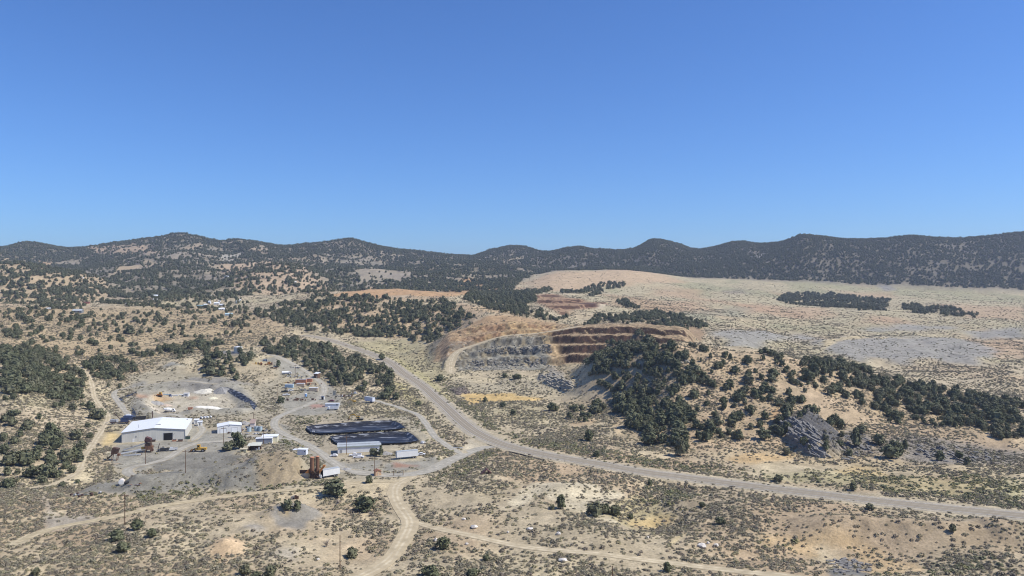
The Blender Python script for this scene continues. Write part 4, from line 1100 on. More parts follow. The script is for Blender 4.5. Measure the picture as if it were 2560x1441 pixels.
REG = [
 ([(-10, 860), (190, 890), (215, 940), (215, 1010), (-10, 1010)], 'juniper in the dense dark woodland at the left edge above the brush slope', 'junipers of the dense left woodland'),
 ([(190, 880), (360, 880), (360, 975), (190, 975)], 'juniper in the clump at the head of the dirt track, above the grey plant yard', 'junipers at the head of the dirt track'),
 ([(-10, 760), (640, 760), (640, 905), (340, 905), (190, 885), (-10, 862)], 'scattered juniper on the bare tan slope below the village', 'junipers scattered on the tan slope'),
 ([(480, 880), (660, 870), (660, 960), (480, 960)], 'juniper around the cream water tank and the grey spoil', 'junipers around the water tank'),
 ([(640, 845), (1010, 845), (1010, 1000), (640, 1000)], 'juniper in the grove between the scrap yard and the highway', 'junipers between scrap yard and highway'),
 ([(620, 700), (1250, 700), (1250, 860), (620, 860)], 'juniper on the wooded hill left of the open pit', 'junipers on the hill left of the pit'),
 ([(1160, 700), (1460, 700), (1460, 815), (1160, 815)], 'juniper in the dark belt running down behind the open pit', 'junipers in the belt behind the pit'),
 ([(1450, 775), (1780, 775), (1780, 830), (1450, 830)], 'juniper in the row along the top rim of the open pit', 'junipers along the pit rim'),
 ([(1380, 990), (1545, 990), (1545, 1070), (1380, 1070)], 'small juniper scattered on the pale flat left of the wooded knoll', 'junipers on the flat left of the knoll'),
 ([(1180, 990), (1380, 990), (1380, 1070), (1180, 1070)], 'tiny lone juniper on the brush flat right of the highway', 'lone junipers on the brush flat'),
 ([(1450, 840), (1740, 840), (1740, 1150), (1450, 1150)], 'juniper in the dense stand covering the left face of the knoll', 'junipers on the left face of the knoll'),
 ([(1740, 840), (2010, 840), (2010, 1150), (1740, 1150)], 'spaced juniper on the sunlit tan side of the knoll', 'junipers on the sunlit knoll side'),
 ([(2010, 880), (2570, 880), (2570, 1180), (2010, 1180)], 'juniper in the woodland sloping down to the right edge', 'junipers of the right edge woodland'),
 ([(1380, 690), (1620, 690), (1620, 780), (1380, 780)], 'juniper in the small dark strips on the open plain beyond the pit', 'junipers on the plain beyond the pit'),
 ([(1930, 720), (2460, 720), (2460, 800), (1930, 800)], 'juniper in the two dark copses on the open plain at right', 'junipers in the plain copses'),
]
def inpoly(u, v, P):
    r = False; n = len(P)
    for i in range(n):
        (a, b), (c, d) = P[i], P[(i + 1) % n]
        if (b > v) != (d > v) and u < (c - a) * (v - b) / (d - b) + a: r = not r
    return r
infr = (tu > 0) & (tu < 2560) & (tv < 1441) & (ty < 1150)
vis = np.array([visY(H, tu[i], tv[i] - 3) if infr[i] else 0 for i in range(len(tu))])
score = np.where(infr & (vis > ty * .97), tw * th * (F / ty) ** 2, 0)
order = np.argsort(-score)
taken = np.zeros(len(tu), bool)
need = 300 - len(chosen)
for i in order[:need * 3]:
    if need <= 0: break
    for P_, lab, grp in REG:
        if inpoly(tu[i], tv[i], P_):
            chosen.append((tx[i], ty[i], tz[i], tw[i], th[i], int(tk[i]), lab, grp)); taken[i] = True; need -= 1
            break
# members of a stand get labels that say which one: size, outline and place inside the stand
SHAPE = {0: 'rounded', 1: 'broad', 2: 'pointed', 3: 'rounded', 4: 'broad', 5: 'rounded'}
def detail(chosen):
    by = {}
    for i, t in enumerate(chosen):
        if t[7]: by.setdefault(t[7], []).append(i)
    out = list(chosen)
    for g, ids in by.items():
        U_ = {i: 1280 + F * chosen[i][0] / chosen[i][1] for i in ids}; V_ = {i: HV + (CZ - chosen[i][2]) * F / chosen[i][1] for i in ids}
        def rank(d, names):
            o = sorted(ids, key=lambda i: d[i]); n = len(o)
            return {i: names[min(int(k * len(names) / n), len(names) - 1)] for k, i in enumerate(o)}
        if len(ids) >= 12: ru = rank(U_, ['far left', 'left', 'middle', 'right', 'far right']); rv = rank(V_, ['top', 'upper', 'lower', 'bottom'])
        else: ru = rank(U_, ['left', 'middle', 'right']); rv = rank(V_, ['upper', 'lower'])
        rs = rank({i: chosen[i][3] * chosen[i][4] for i in ids}, ['small', 'middling', 'large'] if len(ids) < 30 else ['very small', 'smallish', 'middling', 'largish', 'very large'])
        if len(ids) < 2: continue
        for i in ids:
            t = chosen[i]; base = t[6].replace('small juniper', 'juniper').replace('tiny lone juniper', 'juniper').replace('scattered juniper', 'juniper').replace('spaced juniper', 'juniper').replace('dark green juniper', 'juniper')
            base = base.split(',')[0].split('juniper ', 1)[1]
            lab = rs[i] + ' ' + SHAPE[t[5]] + ' juniper at ' + rv[i] + ' ' + ru[i] + ' ' + base
            out[i] = t[:6] + (' '.join(lab.split()[:16]), t[7])
        same = {}
        for i in ids: same.setdefault(out[i][6], []).append(i)
        for lab, js in same.items():
            if len(js) < 2: continue
            js.sort(key=lambda i: U_[i])
            pre = {2: ['left', 'right'], 3: ['leftmost', 'central', 'rightmost']}.get(len(js), ['leftmost', 'second', 'third', 'fourth', 'fifth', 'sixth'])
            for k, i in enumerate(js):
                out[i] = out[i][:6] + (' '.join((pre[min(k, len(pre) - 1)] + ' of ' + {2: 'two', 3: 'three', 4: 'four', 5: 'five'}.get(len(js), 'several') + ' ' + lab.replace('juniper', 'junipers', 1)).split()[:16]), t[7])
    return out
chosen = detail(chosen)
FIRST = {}
for (x, y, z, w, h, kind, lab, grp) in chosen:
    t = add_tree(x, y, z, w, h, kind, R.uniform(0, 6.28), lab, grp or 'lone junipers standing apart')
    FIRST.setdefault(kind, t.children[0])
print('trees', len(tu), 'chosen', len(chosen))

def scatter(name, x, y, z, sc, rot, kind, protos, label):
    me = bpy.data.meshes.new(name); n = len(x)
    me.vertices.add(n); me.vertices.foreach_set('co', np.stack([x, y, z], -1).astype(np.float32).ravel())
    a = me.attributes.new('size', 'FLOAT_VECTOR', 'POINT'); a.data.foreach_set('vector', sc.astype(np.float32).ravel())
    a = me.attributes.new('turn', 'FLOAT_VECTOR', 'POINT'); a.data.foreach_set('vector', rot.astype(np.float32).ravel())
    a = me.attributes.new('sort', 'INT', 'POINT'); a.data.foreach_set('value', kind.astype(np.int32))
    o = bpy.data.objects.new(name, me)
    link(o, kind='stuff', label=label)
    ng = bpy.data.node_groups.new(name, 'GeometryNodeTree')
    ng.interface.new_socket('Geometry', in_out='INPUT', socket_type='NodeSocketGeometry')
    ng.interface.new_socket('Geometry', in_out='OUTPUT', socket_type='NodeSocketGeometry')
    gi = ng.nodes.new('NodeGroupInput'); go = ng.nodes.new('NodeGroupOutput'); jn = ng.nodes.new('GeometryNodeJoinGeometry')
    def attr(nm, ty):
        n_ = ng.nodes.new('GeometryNodeInputNamedAttribute'); n_.data_type = ty; n_.inputs['Name'].default_value = nm
        return n_.outputs['Attribute']
    s_, t_, k_ = attr('size', 'FLOAT_VECTOR'), attr('turn', 'FLOAT_VECTOR'), attr('sort', 'INT')
    for i, p in enumerate(protos):
        ip = ng.nodes.new('GeometryNodeInstanceOnPoints'); cmp_ = ng.nodes.new('FunctionNodeCompare'); cmp_.data_type = 'INT'; cmp_.operation = 'EQUAL'
        ng.links.new(k_, cmp_.inputs[2]); cmp_.inputs[3].default_value = i
        ng.links.new(cmp_.outputs[0], ip.inputs['Selection'])
        ng.links.new(gi.outputs[0], ip.inputs['Points'])
        if isinstance(p, bpy.types.Object):
            ob = ng.nodes.new('GeometryNodeObjectInfo'); ob.inputs['Object'].default_value = p; ob.inputs['As Instance'].default_value = True
            ob.transform_space = 'ORIGINAL'
            ng.links.new(ob.outputs['Geometry'], ip.inputs['Instance'])
        er = ng.nodes.new('FunctionNodeEulerToRotation'); ng.links.new(t_, er.inputs[0])
        ng.links.new(er.outputs[0], ip.inputs['Rotation']); ng.links.new(s_, ip.inputs['Scale'])
        ng.links.new(ip.outputs[0], jn.inputs[0])
    ng.links.new(jn.outputs[0], go.inputs[0])
    md = o.modifiers.new('plants', 'NODES'); md.node_group = ng
    return o

k = ~taken
n = int(k.sum())
scl = np.stack([tw[k], tw[k], th[k]], -1); rot = np.zeros((n, 3)); rot[:, 2] = rng.uniform(0, 6.28, n)
protos = [FIRST[i] for i in sorted(FIRST)]
ks = tk[k] % len(protos)
scatter('juniper_woodland', tx[k], ty[k], tz[k] - .1, scl, rot, ks, protos, 'dark green juniper and pinyon woodland covering the mountains and hills')

# ---- sagebrush and other low brush
def bush_mesh(seed, material, n=46):
    R = random.Random(seed); V, Fc = [], []
    for c in range(n):
        th = R.uniform(0, 6.283); ph = math.acos(R.uniform(-.1, 1)); rad = .5 * R.uniform(.55, 1.05)
        p = Vector((rad * math.sin(ph) * math.cos(th), rad * math.sin(ph) * math.sin(th), .08 + .8 * rad * math.cos(ph) * 1.5))
        a = (p + Vector((R.gauss(0, .25), R.gauss(0, .25), R.gauss(0, .25)))).normalized(); t = a.orthogonal().normalized(); t = Matrix.Rotation(R.uniform(0, 6.28), 3, a) @ t; bt = a.cross(t)
        s = R.uniform(.10, .2); k = len(V)
        V.extend([p + t * s, p + bt * s * .8, p - t * s, p - bt * s * .7]); Fc.append((k, k + 1, k + 2, k + 3))
    me = bpy.data.meshes.new('bush'); me.from_pydata([tuple(v) for v in V], [], Fc); me.materials.append(material)
    return me
def sow(density, y0, y1, seed):
    rng = np.random.default_rng(seed)
    D = density * ((YG >= y0) & (YG < y1) & (UG > -200) & (UG < 2760)) * seen
    cnt = rng.poisson(np.clip(D, 0, 5) * AREA); rr, cc = np.nonzero(cnt); rep = cnt[rr, cc]; rr = np.repeat(rr, rep); cc = np.repeat(cc, rep)
    y = YR[rr] + (rng.random(len(rr)) - .5) * dY[rr]; u = UC[cc] + (rng.random(len(rr)) - .5) * dU[cc]
    x = (u - 1280) / F * y
    return x, y, Hat(H, x, y), rng
patch = np.clip(.72 + 1.0 * fbm(XG, YG, 14, 3, 201) + .8 * fbm(XG, YG, 45, 3, 202), 0, 1.5)
dens = np.interp(YR, [150, 260, 420, 700, 1000, 1500, 2000], [.90, .90, .66, .30, .065, .016, .006])[:, None] * BD * patch * (1 - mtn)
dens = dens * np.where((YG > 430) & (UG > 1540) & (UG < 2560) & (knoll > .3), 1.0, 1.0)
bx, by, bz, rg = sow(dens, 190, 2000, 3)
n = len(bx); print('brush', n)
bs = np.clip(rg.lognormal(0, .32, n), .4, 2.1) * np.interp(by, [200, 600, 1500], [1.12, 1.3, 1.9])
# three nearest plants in view are objects; the cover shares their meshes
vb = HV + (CZ - bz) * F / by
ub = 1280 + F * bx / by
SPOT = [(700, 1400, 'grey green sagebrush on open ground left of the foreground utility pole foot'), (1330, 1405, 'purple grey sagebrush just below the long track at bottom centre'), (2300, 1340, 'rounded sagebrush on the brown bank at lower right')]
meshes = [bush_mesh(sd, M_SAGE) for sd in (21, 22, 23)]
protos = []
for (u, v, lab), m in zip(SPOT, meshes):
    x, y, z = to_world(u, v)
    o = bpy.data.objects.new('sagebrush', m); o.location = (x, y, z - .05); o.scale = (1.7, 1.7, 1.2)
    link(o, label=lab, category='bush', group='sagebrush picked out of the cover'); protos.append(o)
scl = np.stack([bs, bs, bs * .62 * rg.uniform(.8, 1.2, n)], -1); rot = np.zeros((n, 3)); rot[:, 2] = rg.uniform(0, 6.28, n)
scatter('sagebrush_cover', bx, by, bz - .06, scl, rot, rg.integers(0, 3, n), protos, 'grey green and purple grey sagebrush cover dotting the valley')
# greener brush along the road verges and the foot of the spoil bank
GV = np.zeros((NR, NC), np.float32)
for q in ([(880, 880), (960, 900), (1060, 980), (1150, 1070), (1180, 1080), (1130, 1020), (1060, 955), (960, 880)], [(1200, 1100), (1560, 1160), (2560, 1270), (2560, 1240), (1560, 1140), (1230, 1085)],
          [(200, 1240), (400, 1232), (560, 1222), (700, 1208), (850, 1195), (860, 1205), (700, 1218), (560, 1234), (400, 1246), (210, 1252)], [(1160, 1195), (1060, 1205), (1100, 1180), (1160, 1150), (1240, 1125), (1240, 1140)],
          [(1120, 1165), (1080, 1155), (1150, 1120), (1165, 1130)], [(1050, 1050), (1100, 1110), (1085, 1120), (1035, 1060)], [(740, 1050), (840, 1040), (830, 1050), (745, 1062)], [(690, 1095), (700, 1085), (780, 1130), (800, 1160), (770, 1150)],
          [(1140, 1000), (1230, 1085), (1320, 1115), (1300, 1100), (1220, 1050), (1170, 1005)], [(1100, 960), (1140, 1000), (1130, 985), (1100, 935)], [(1930, 1185), (2560, 1230), (2560, 1205), (2100, 1175)],
          [(1600, 1215), (1750, 1240), (1700, 1265), (1590, 1245)], [(2180, 1410), (2560, 1430), (2560, 1441), (2200, 1441)], [(1780, 1350), (2000, 1350), (2250, 1380), (2100, 1360)]):
    GV = np.maximum(GV, pmask(q, warp=1.4, feather=2))
gx, gy, gz, rg = sow(.30 * GV * (1 - roadmask) * (1 - .8 * vergemask) * np.clip(patch + .2, .1, 1.4), 190, 900, 9)
n = len(gx)
m = bush_mesh(31, M_GREEN); x, y, z = to_world(1110, 1176)
o = bpy.data.objects.new('verge_bush', m); o.location = (x, y, z); o.scale = (1.6, 1.6, 1.3); link(o, label='pale green bush on the verge of the gravel road below the junction', category='bush')
bs = np.clip(rg.lognormal(0, .3, n), .4, 2) * 1.35
scatter('verge_brush', gx, gy, gz - .05, np.stack([bs, bs, bs * .7], -1), np.stack([bs * 0, bs * 0, rg.uniform(0, 6.28, n)], -1), np.zeros(n, int), [o], 'yellow green brush along the roads and bank feet')
print('verge', n)

# ------------------------------------------------------------------ built things
WHITE = mat('white_sheet_metal', (.78, .79, .78), .45, noise=.06, scale=.6)
CREAMW = mat('cream_wall_metal', (.62, .61, .55), .5, noise=.10, scale=.8)
ROOFW = mat('white_roof_sheet', (.80, .82, .83), .4, noise=.05, scale=.5)
ROOFG = mat('grey_roof_sheet', (.42, .45, .46), .5, noise=.15, scale=.8)
DARK = mat('dark_opening', (.012, .012, .014), .9)
GLASS = mat('dark_window_glass', (.03, .035, .04), .15, spec=.5)
RUST = mat('rusty_steel', (.24, .13, .08), .8, noise=.5, scale=1.3)
RUSTD = mat('dark_rusty_steel', (.10, .06, .045), .85, noise=.5, scale=1.5)
ORANGE = mat('orange_paint', (.62, .26, .08), .6, noise=.25, scale=1.5)
YEL = mat('machine_yellow', (.58, .36, .07), .5, noise=.25, scale=1.5)
BLUE = mat('machine_blue', (.06, .09, .18), .5, noise=.2, scale=1)
GREYM = mat('grey_steel', (.34, .35, .36), .5, noise=.2, scale=1)
LBLUE = mat('pale_blue_steel', (.42, .54, .60), .5, noise=.12, scale=1)
TANM = mat('tan_container_paint', (.60, .49, .36), .6, noise=.15, scale=1)
CONT = mat('orange_container_paint', (.52, .24, .14), .6, noise=.2, scale=1)
BROWNW = mat('brown_wood', (.16, .10, .07), .85, noise=.3, scale=2)
POLEM = mat('brown_pole_wood', (.17, .105, .065), .9, noise=.25, scale=2)
TYRE = mat('tyre_rubber', (.025, .025, .027), .9)
CREAM = mat('cream_block_wall', (.62, .55, .40), .85, noise=.12, scale=1)
REDP = mat('red_paint', (.33, .06, .05), .6, noise=.2, scale=1)
BLACKP = mat('black_pipe', (.02, .02, .022), .5)
ROOFT = mat('teal_roof_sheet', (.20, .30, .32), .5, noise=.15, scale=1)
ROOFR = mat('brown_shingle_roof', (.30, .14, .09), .85, noise=.2, scale=2)
SAND = mat('pale_sand_heap', (.70, .66, .55), .95, noise=.15, scale=.6)
GREYH = mat('grey_rock_face', (.34, .32, .29), .95, noise=.3, scale=.6)

for m_ in (CREAMW, WHITE, RUST, ROOFW):     # rain streaks run down the sheets
    nt_ = m_.node_tree; nz_ = [n for n in nt_.nodes if n.type == 'TEX_NOISE'][0]; tc_ = [n for n in nt_.nodes if n.type == 'TEX_COORD'][0]
    mp_ = nt_.nodes.new('ShaderNodeMapping'); mp_.inputs['Scale'].default_value = (1.6, 1.6, .18)
    nt_.links.new(tc_.outputs['Object'], mp_.inputs[0]); nt_.links.new(mp_.outputs[0], nz_.inputs['Vector'])

def shape_mesh(name, shapes, material):
    V, Fc = [], []
    for s in shapes:
        k = len(V); t = s[0]
        if t == 'box':          # x0 x1 y0 y1 z0 z1
            x0, x1, y0, y1, z0, z1 = s[1:7]
            V += [(x0, y0, z0), (x1, y0, z0), (x1, y1, z0), (x0, y1, z0), (x0, y0, z1), (x1, y0, z1), (x1, y1, z1), (x0, y1, z1)]
            Fc += [tuple(k + i for i in f) for f in ((0, 3, 2, 1), (4, 5, 6, 7), (0, 1, 5, 4), (1, 2, 6, 5), (2, 3, 7, 6), (3, 0, 4, 7))]
        elif t == 'beam':       # p0 p1 w h
            p0, p1, w, h = Vector(s[1]), Vector(s[2]), s[3], s[4]
            d = (p1 - p0).normalized(); up = Vector((0, 0, 1)) if abs(d.z) < .95 else Vector((0, 1, 0))
            a = d.cross(up).normalized(); b = a.cross(d)
            for p in (p0, p1):
                V += [tuple(p - a * w / 2 - b * h / 2), tuple(p + a * w / 2 - b * h / 2), tuple(p + a * w / 2 + b * h / 2), tuple(p - a * w / 2 + b * h / 2)]
            Fc += [tuple(k + i for i in f) for f in ((0, 1, 2, 3), (7, 6, 5, 4), (0, 4, 5, 1), (1, 5, 6, 2), (2, 6, 7, 3), (3, 7, 4, 0))]
        elif t == 'cyl':        # p0 p1 r0 r1 n
            VV = []; tube(VV, FF := [], [s[1], s[2]], [s[3], s[4]], s[5] if len(s) > 5 else 12)
            V += [tuple(v) for v in VV]; Fc += [tuple(k + i for i in f) for f in FF]
        elif t == 'prism':      # outline in x-z, y0, y1
            pts, y0, y1 = s[1], s[2], s[3]; n = len(pts)
            V += [(x, y0, z) for x, z in pts] + [(x, y1, z) for x, z in pts]
            Fc += [tuple(range(k, k + n)), tuple(range(k + 2 * n - 1, k + n - 1, -1))]
            Fc += [(k + i, k + n + i, k + n + (i + 1) % n, k + (i + 1) % n) for i in range(n)]
        elif t == 'prismy':     # outline in y-z, x0, x1
            pts, x0, x1 = s[1], s[2], s[3]; n = len(pts)
            V += [(x0, y, z) for y, z in pts] + [(x1, y, z) for y, z in pts]
            Fc += [tuple(range(k, k + n)), tuple(range(k + 2 * n - 1, k + n - 1, -1))]
            Fc += [(k + i, k + (i + 1) % n, k + n + (i + 1) % n, k + n + i) for i in range(n)]
        elif t == 'lump':       # centre, radii, seed
            c, r, sd = s[1], s[2], s[3]; RR = random.Random(sd)
            b_ = bmesh.new(); bmesh.ops.create_icosphere(b_, subdivisions=2, radius=1)
            for v in b_.verts:
                q = 1 + RR.uniform(-.18, .18); v.co = Vector((c[0] + v.co.x * r[0] * q, c[1] + v.co.y * r[1] * q, c[2] + v.co.z * r[2] * q))
            V += [tuple(v.co) for v in b_.verts]; Fc += [tuple(k + v.index for v in f.verts) for f in b_.faces]; b_.free()
    me = bpy.data.meshes.new(name); me.from_pydata(V, [], Fc)
    b_ = bmesh.new(); b_.from_mesh(me); bmesh.ops.recalc_face_normals(b_, faces=b_.faces); b_.to_mesh(me); b_.free()
    me.materials.append(material)
    return me

def part(parent, name, material, *shapes, label=None):
    return link(bpy.data.objects.new(name, shape_mesh(name, shapes, material)), parent, label=label)

def thing(name, label, cat, u, v, head=0, group=None, dz=0, ymin=150.0):
    x, y, z = to_world(u, v, ymin)
    t = bpy.data.objects.new(name, None); t.location = (x, y, z + dz); t.rotation_euler = (0, 0, math.radians(head)); t.empty_display_size = 1
    link(t, label=label, category=cat, group=group)
    return t
def mpp(u, v): return visY(H, u, v) / F      # metres per photograph pixel at that ground point

def wheel(parent, x, y, r, w=.3, axis='x'):
    d = Vector((w / 2, 0, 0)) if axis == 'x' else Vector((0, w / 2, 0))
    c = Vector((x, y, r))
    o = part(parent, 'wheel', TYRE, ('cyl', tuple(c - d), tuple(c + d), r, r, 14))
    d2 = d * 1.12
    part(o, 'rim', GREYM, ('cyl', tuple(c - d2), tuple(c + d2), r * .5, r * .5, 10))
    return o

# -- big warehouse
Wd, Dd = 32.5, 34.0
t = thing('warehouse', 'large white metal warehouse with low gable roof and one dark open doorway', 'building', 304, 1107.5, 17)
x0, y0, z0 = t.location
HE, HPk = 5.5, 7.2
part(t, 'wall', CREAMW, ('prism', [(0, -1.5), (Wd, -1.5), (Wd, HE), (Wd / 2, HPk), (0, HE)], 0, Dd))
part(t, 'roof', ROOFG if False else ROOFW, ('prism', [(-.3, HE - .02), (Wd / 2, HPk + .02), (Wd / 2, HPk + .22), (-.3, HE + .2)], -.3, Dd + .3), label='left roof slope')
part(t, 'roof', ROOFW, ('prism', [(Wd / 2 + .004, HPk + .02), (Wd + .3, HE - .02), (Wd + .3, HE + .2), (Wd / 2 + .004, HPk + .22)], -.3, Dd + .3), label='right roof slope')
part(t, 'trim', GREYM, ('beam', (0, -.34, HE + .05), (Wd / 2, -.34, HPk + .07), .08, .22), ('beam', (Wd / 2, -.34, HPk + .07), (Wd, -.34, HE + .05), .08, .22))
part(t, 'door', DARK, ('box', 21.3, 25.9, -.06, .02, -.2, 4.0), label='open dark vehicle doorway')
part(t, 'door_frame', GREYM, ('box', 21.1, 21.3, -.1, .0, -.2, 4.2), ('box', 25.9, 26.1, -.1, .0, -.2, 4.2), ('box', 21.3, 25.9, -.1, .0, 4.0, 4.2))
dr = part(t, 'door', WHITE, ('box', 5.4, 6.4, -.06, .02, -.3, 1.9), label='small white side door')
part(dr, 'handle', GREYM, ('box', 6.2, 6.3, -.12, -.06, .8, .95))
part(t, 'wall_vent', GREYM, ('box', 7.0, 7.6, -.14, .0, 2.6, 3.4))
part(t, 'wall_lamp', GREYM, ('beam', (26.8, -.05, 3.6), (27.2, -.5, 3.9), .15, .1))
part(t, 'base_strip', mat('stained_concrete', (.45, .42, .34), .9, noise=.2, scale=1), ('box', 8.8, 15.5, -.3, .0, -.6, .35))
for xx in (.1, Wd - .1):
    part(t, 'downpipe', GREYM, ('box', xx - .1, xx + .1, -.16, -.02, -.3, HE))
part(t, 'chimney', GREYM, ('cyl', (7.5, 7, HE + .4), (7.5, 7, HE + 3.0), .12, .12, 8))
part(t, 'roof_vent', GREYM, ('box', Wd / 2 - .3, Wd / 2 + 2.3, 9, 9.5, HPk + .1, HPk + .5))
part(t, 'roof_vent', GREYM, ('box', Wd - 2.4, Wd - 1.9, Dd - 5, Dd - 3.5, HE + .45, HE + .8))
t2 = thing('smokestack', 'thin dark steel stack rising behind the warehouse roof ridge', 'chimney', 381, 1046, 0)
part(t2, 'pipe', RUSTD, ('cyl', (0, 0, -1), (0, 0, 4.6), .32, .32, 10)); part(t2, 'cap', GREYM, ('cyl', (0, 0, 4.6), (0, 0, 4.85), .45, .3, 10)); part(t2, 'base', GREYM, ('box', -.8, .8, -.8, .8, -1, .3))
for u, v, w, h, m_, lab in ((383, 1104.5, 2.0, 1.1, RUSTD, 'low brown steel box left of the warehouse doorway'), (436, 1103.5, 1.8, 1.0, CONT, 'small orange bin against the warehouse front wall'), (451, 1104, 2.2, 1.2, BROWNW, 'dark open bin near the warehouse front right corner'), (469, 1098, 2.4, 1.7, mat('green_bin_paint', (.05, .08, .06), .6), 'dark green bin beside the warehouse right wall')):
    s = mpp(u, v); t = thing('waste_bin', lab, 'bin', u, v, 14, 'bins around the warehouse')
    part(t, 'body', m_, ('prism', [(-w / 2, 0), (w / 2, 0), (w / 2 + .2, h), (-w / 2 - .2, h)], -.7, .7)); part(t, 'rim', GREYM, ('box', -w / 2 - .25, w / 2 + .25, -.78, -.7, h - .1, h + .02)); part(t, 'load', DARK, ('box', -w / 2, w / 2, -.6, .6, h - .12, h + .01))

def gable_shed(name, label, u, v, head, w, d, h, ridge, wallm, roofm, axis='x', doors=(), wins=(), group=None, cat='building', ymin=150.0):
    t = thing(name, label, cat, u, v, head, group, ymin=ymin)
    e = .25
    if axis == 'x':       # ridge runs left to right
        part(t, 'wall', wallm, ('prismy', [(0, -1.0), (d, -1.0), (d, h), (d / 2, ridge), (0, h)], -w / 2, w / 2))
        part(t, 'roof', roofm, ('prismy', [(-e, h - .05), (d / 2, ridge + .03), (d / 2, ridge + .18), (-e, h + .1)], -w / 2 - e, w / 2 + e), ('prismy', [(d / 2 + .003, ridge + .03), (d + e, h - .05), (d + e, h + .1), (d / 2 + .003, ridge + .18)], -w / 2 - e, w / 2 + e))
    elif axis == 'y':     # gable faces the viewer
        part(t, 'wall', wallm, ('prism', [(-w / 2, -1.0), (w / 2, -1.0), (w / 2, h), (0, ridge), (-w / 2, h)], 0, d))
        part(t, 'roof', roofm, ('prism', [(-w / 2 - e, h - .05), (0, ridge + .03), (0, ridge + .18), (-w / 2 - e, h + .1)], -e, d + e), ('prism', [(.003, ridge + .03), (w / 2 + e, h - .05), (w / 2 + e, h + .1), (.003, ridge + .18)], -e, d + e))
    else:                 # single slope or flat
        part(t, 'wall', wallm, ('prismy', [(0, -1.0), (d, -1.0), (d, ridge), (0, h)], -w / 2, w / 2))
        part(t, 'roof', roofm, ('prismy', [(-e, h - .02), (d + e, ridge + .02), (d + e, ridge + .2), (-e, h + .2)], -w / 2 - e, w / 2 + e))
    for (a, b, z0_, z1_, m_, nm) in list(doors) + list(wins):
        o = part(t, nm, m_, ('box', a, b, -.07, .01, z0_, z1_))
        part(o, 'frame', GREYM, ('box', a - .1, b + .1, -.1, -.01, z1_, z1_ + .12), ('box', a - .1, a, -.1, -.01, z0_, z1_), ('box', b, b + .1, -.1, -.01, z0_, z1_))
    return t
# white garage with two roll doors
s = mpp(572, 1082)
t = gable_shed('garage', 'white metal garage with two roll up doors right of the warehouse', 574, 1082.5, 22, 13.4, 9.5, 4.0, 4.9, WHITE, ROOFW, 'y', doors=[(-5.2, -1.8, 0, 2.7, ROOFW, 'door'), (1.0, 4.3, 0, 2.9, ROOFW, 'door')])
part(t, 'downpipe', GREYM, ('box', 6.5, 6.66, -.12, -.01, 0, 4)); part(t, 'wall_lamp', GREYM, ('box', -.2, .2, -.3, 0, 4.2, 4.5))
# long white flat roofed building
s = mpp(893, 1136)
t = gable_shed('office_building', 'long white flat roofed building in front of the lower black pond', 897, 1133, 13, 21.5, 7.5, 3.6, 3.9, WHITE, ROOFG, 'flat', doors=[(-9.5, -8.6, 0, 2.0, GREYM, 'door')], wins=[(8.2, 9.4, 1.2, 2.1, GLASS, 'window')])
part(t, 'fascia', mat('grey_green_fascia', (.38, .42, .38), .6), ('box', -11.02, 11.02, -.34, -.27, 3.25, 3.85)); part(t, 'base_strip', CREAM, ('box', -10.74, 10.74, -.1, .0, -.8, .35))
part(t, 'vent_pipe', WHITE, ('cyl', (-10.4, 1.2, 3.7), (-10.4, 1.2, 5.3), .08, .08, 6)); part(t, 'roof_seam', GREYM, ('box', -10.7, 10.7, 3.6, 3.75, 3.98, 4.12))
t = gable_shed('side_annex', 'small white lean-to at the right end of the long white building', 946, 1124, 13, 2.6, 3, 2.4, 2.7, WHITE, ROOFG, 'flat'); part(t, 'door', GREYM, ('box', -.4, .4, -.06, .01, 0, 1.9))
# pair: grey box + cream building
t = gable_shed('storage_container', 'grey sided container with white end in front of the cream building', 660, 1110, 10, 8.6, 2.6, 2.9, 2.9, mat('grey_blue_siding', (.33, .36, .41), .6, noise=.1, scale=1), ROOFW, 'flat')
part(t, 'end_door', WHITE, ('box', 4.3, 4.36, .1, 2.5, 0, 2.7)); part(t, 'window', GLASS, ('box', 4.36, 4.4, .9, 1.4, 1.3, 1.8)); part(t, 'rib', GREYM, *[('box', -4.2 + i * 1.2, -4.1 + i * 1.2, -.04, 0, 0, 2.8) for i in range(7)])
t = gable_shed('cream_building', 'cream building standing right behind the grey sided container', 674, 1107, 10, 8.4, 5, 3.3, 3.5, mat('pale_yellow_siding', (.74, .70, .50), .6, noise=.06, scale=1), ROOFW, 'flat'); part(t, 'side_door', WHITE, ('box', 4.2, 4.26, 1.5, 2.5, 0, 2.1))
# open shed with pale roof
t = thing('open_shed', 'open fronted dark shed with tilted pale roof below the grey container', 'shed', 636, 1127, 8)
for xx in (-3, 0, 2.9):
    for yy in (0, 3.4): part(t, 'post', BROWNW, ('box', xx - .12, xx + .12, yy - .12, yy + .12, -.5, 2.7 + .15 * yy))
part(t, 'roof', mat('pale_tin_roof', (.58, .58, .50), .6, noise=.15, scale=1), ('prismy', [(-.5, 2.6), (4.0, 3.5), (4.0, 3.62), (-.5, 2.72)], -2.0, 3.4), ('prismy', [(-.5, 2.5), (4.0, 3.3), (4.0, 3.42), (-.5, 2.62)], -3.6, -2.01))
part(t, 'back_wall', BROWNW, ('box', -3, 3, 3.5, 3.6, -.5, 3.1)); part(t, 'barrel', WHITE, ('cyl', (.9, .8, 0), (.9, .8, 1.0), .4, .4, 12)); part(t, 'cabinet', WHITE, ('box', 1.8, 2.7, .3, 1.2, 0, 1.6)); part(t, 'side_wall', BROWNW, ('box', -3.05, -2.95, 0, 3.4, -.4, 1.6))
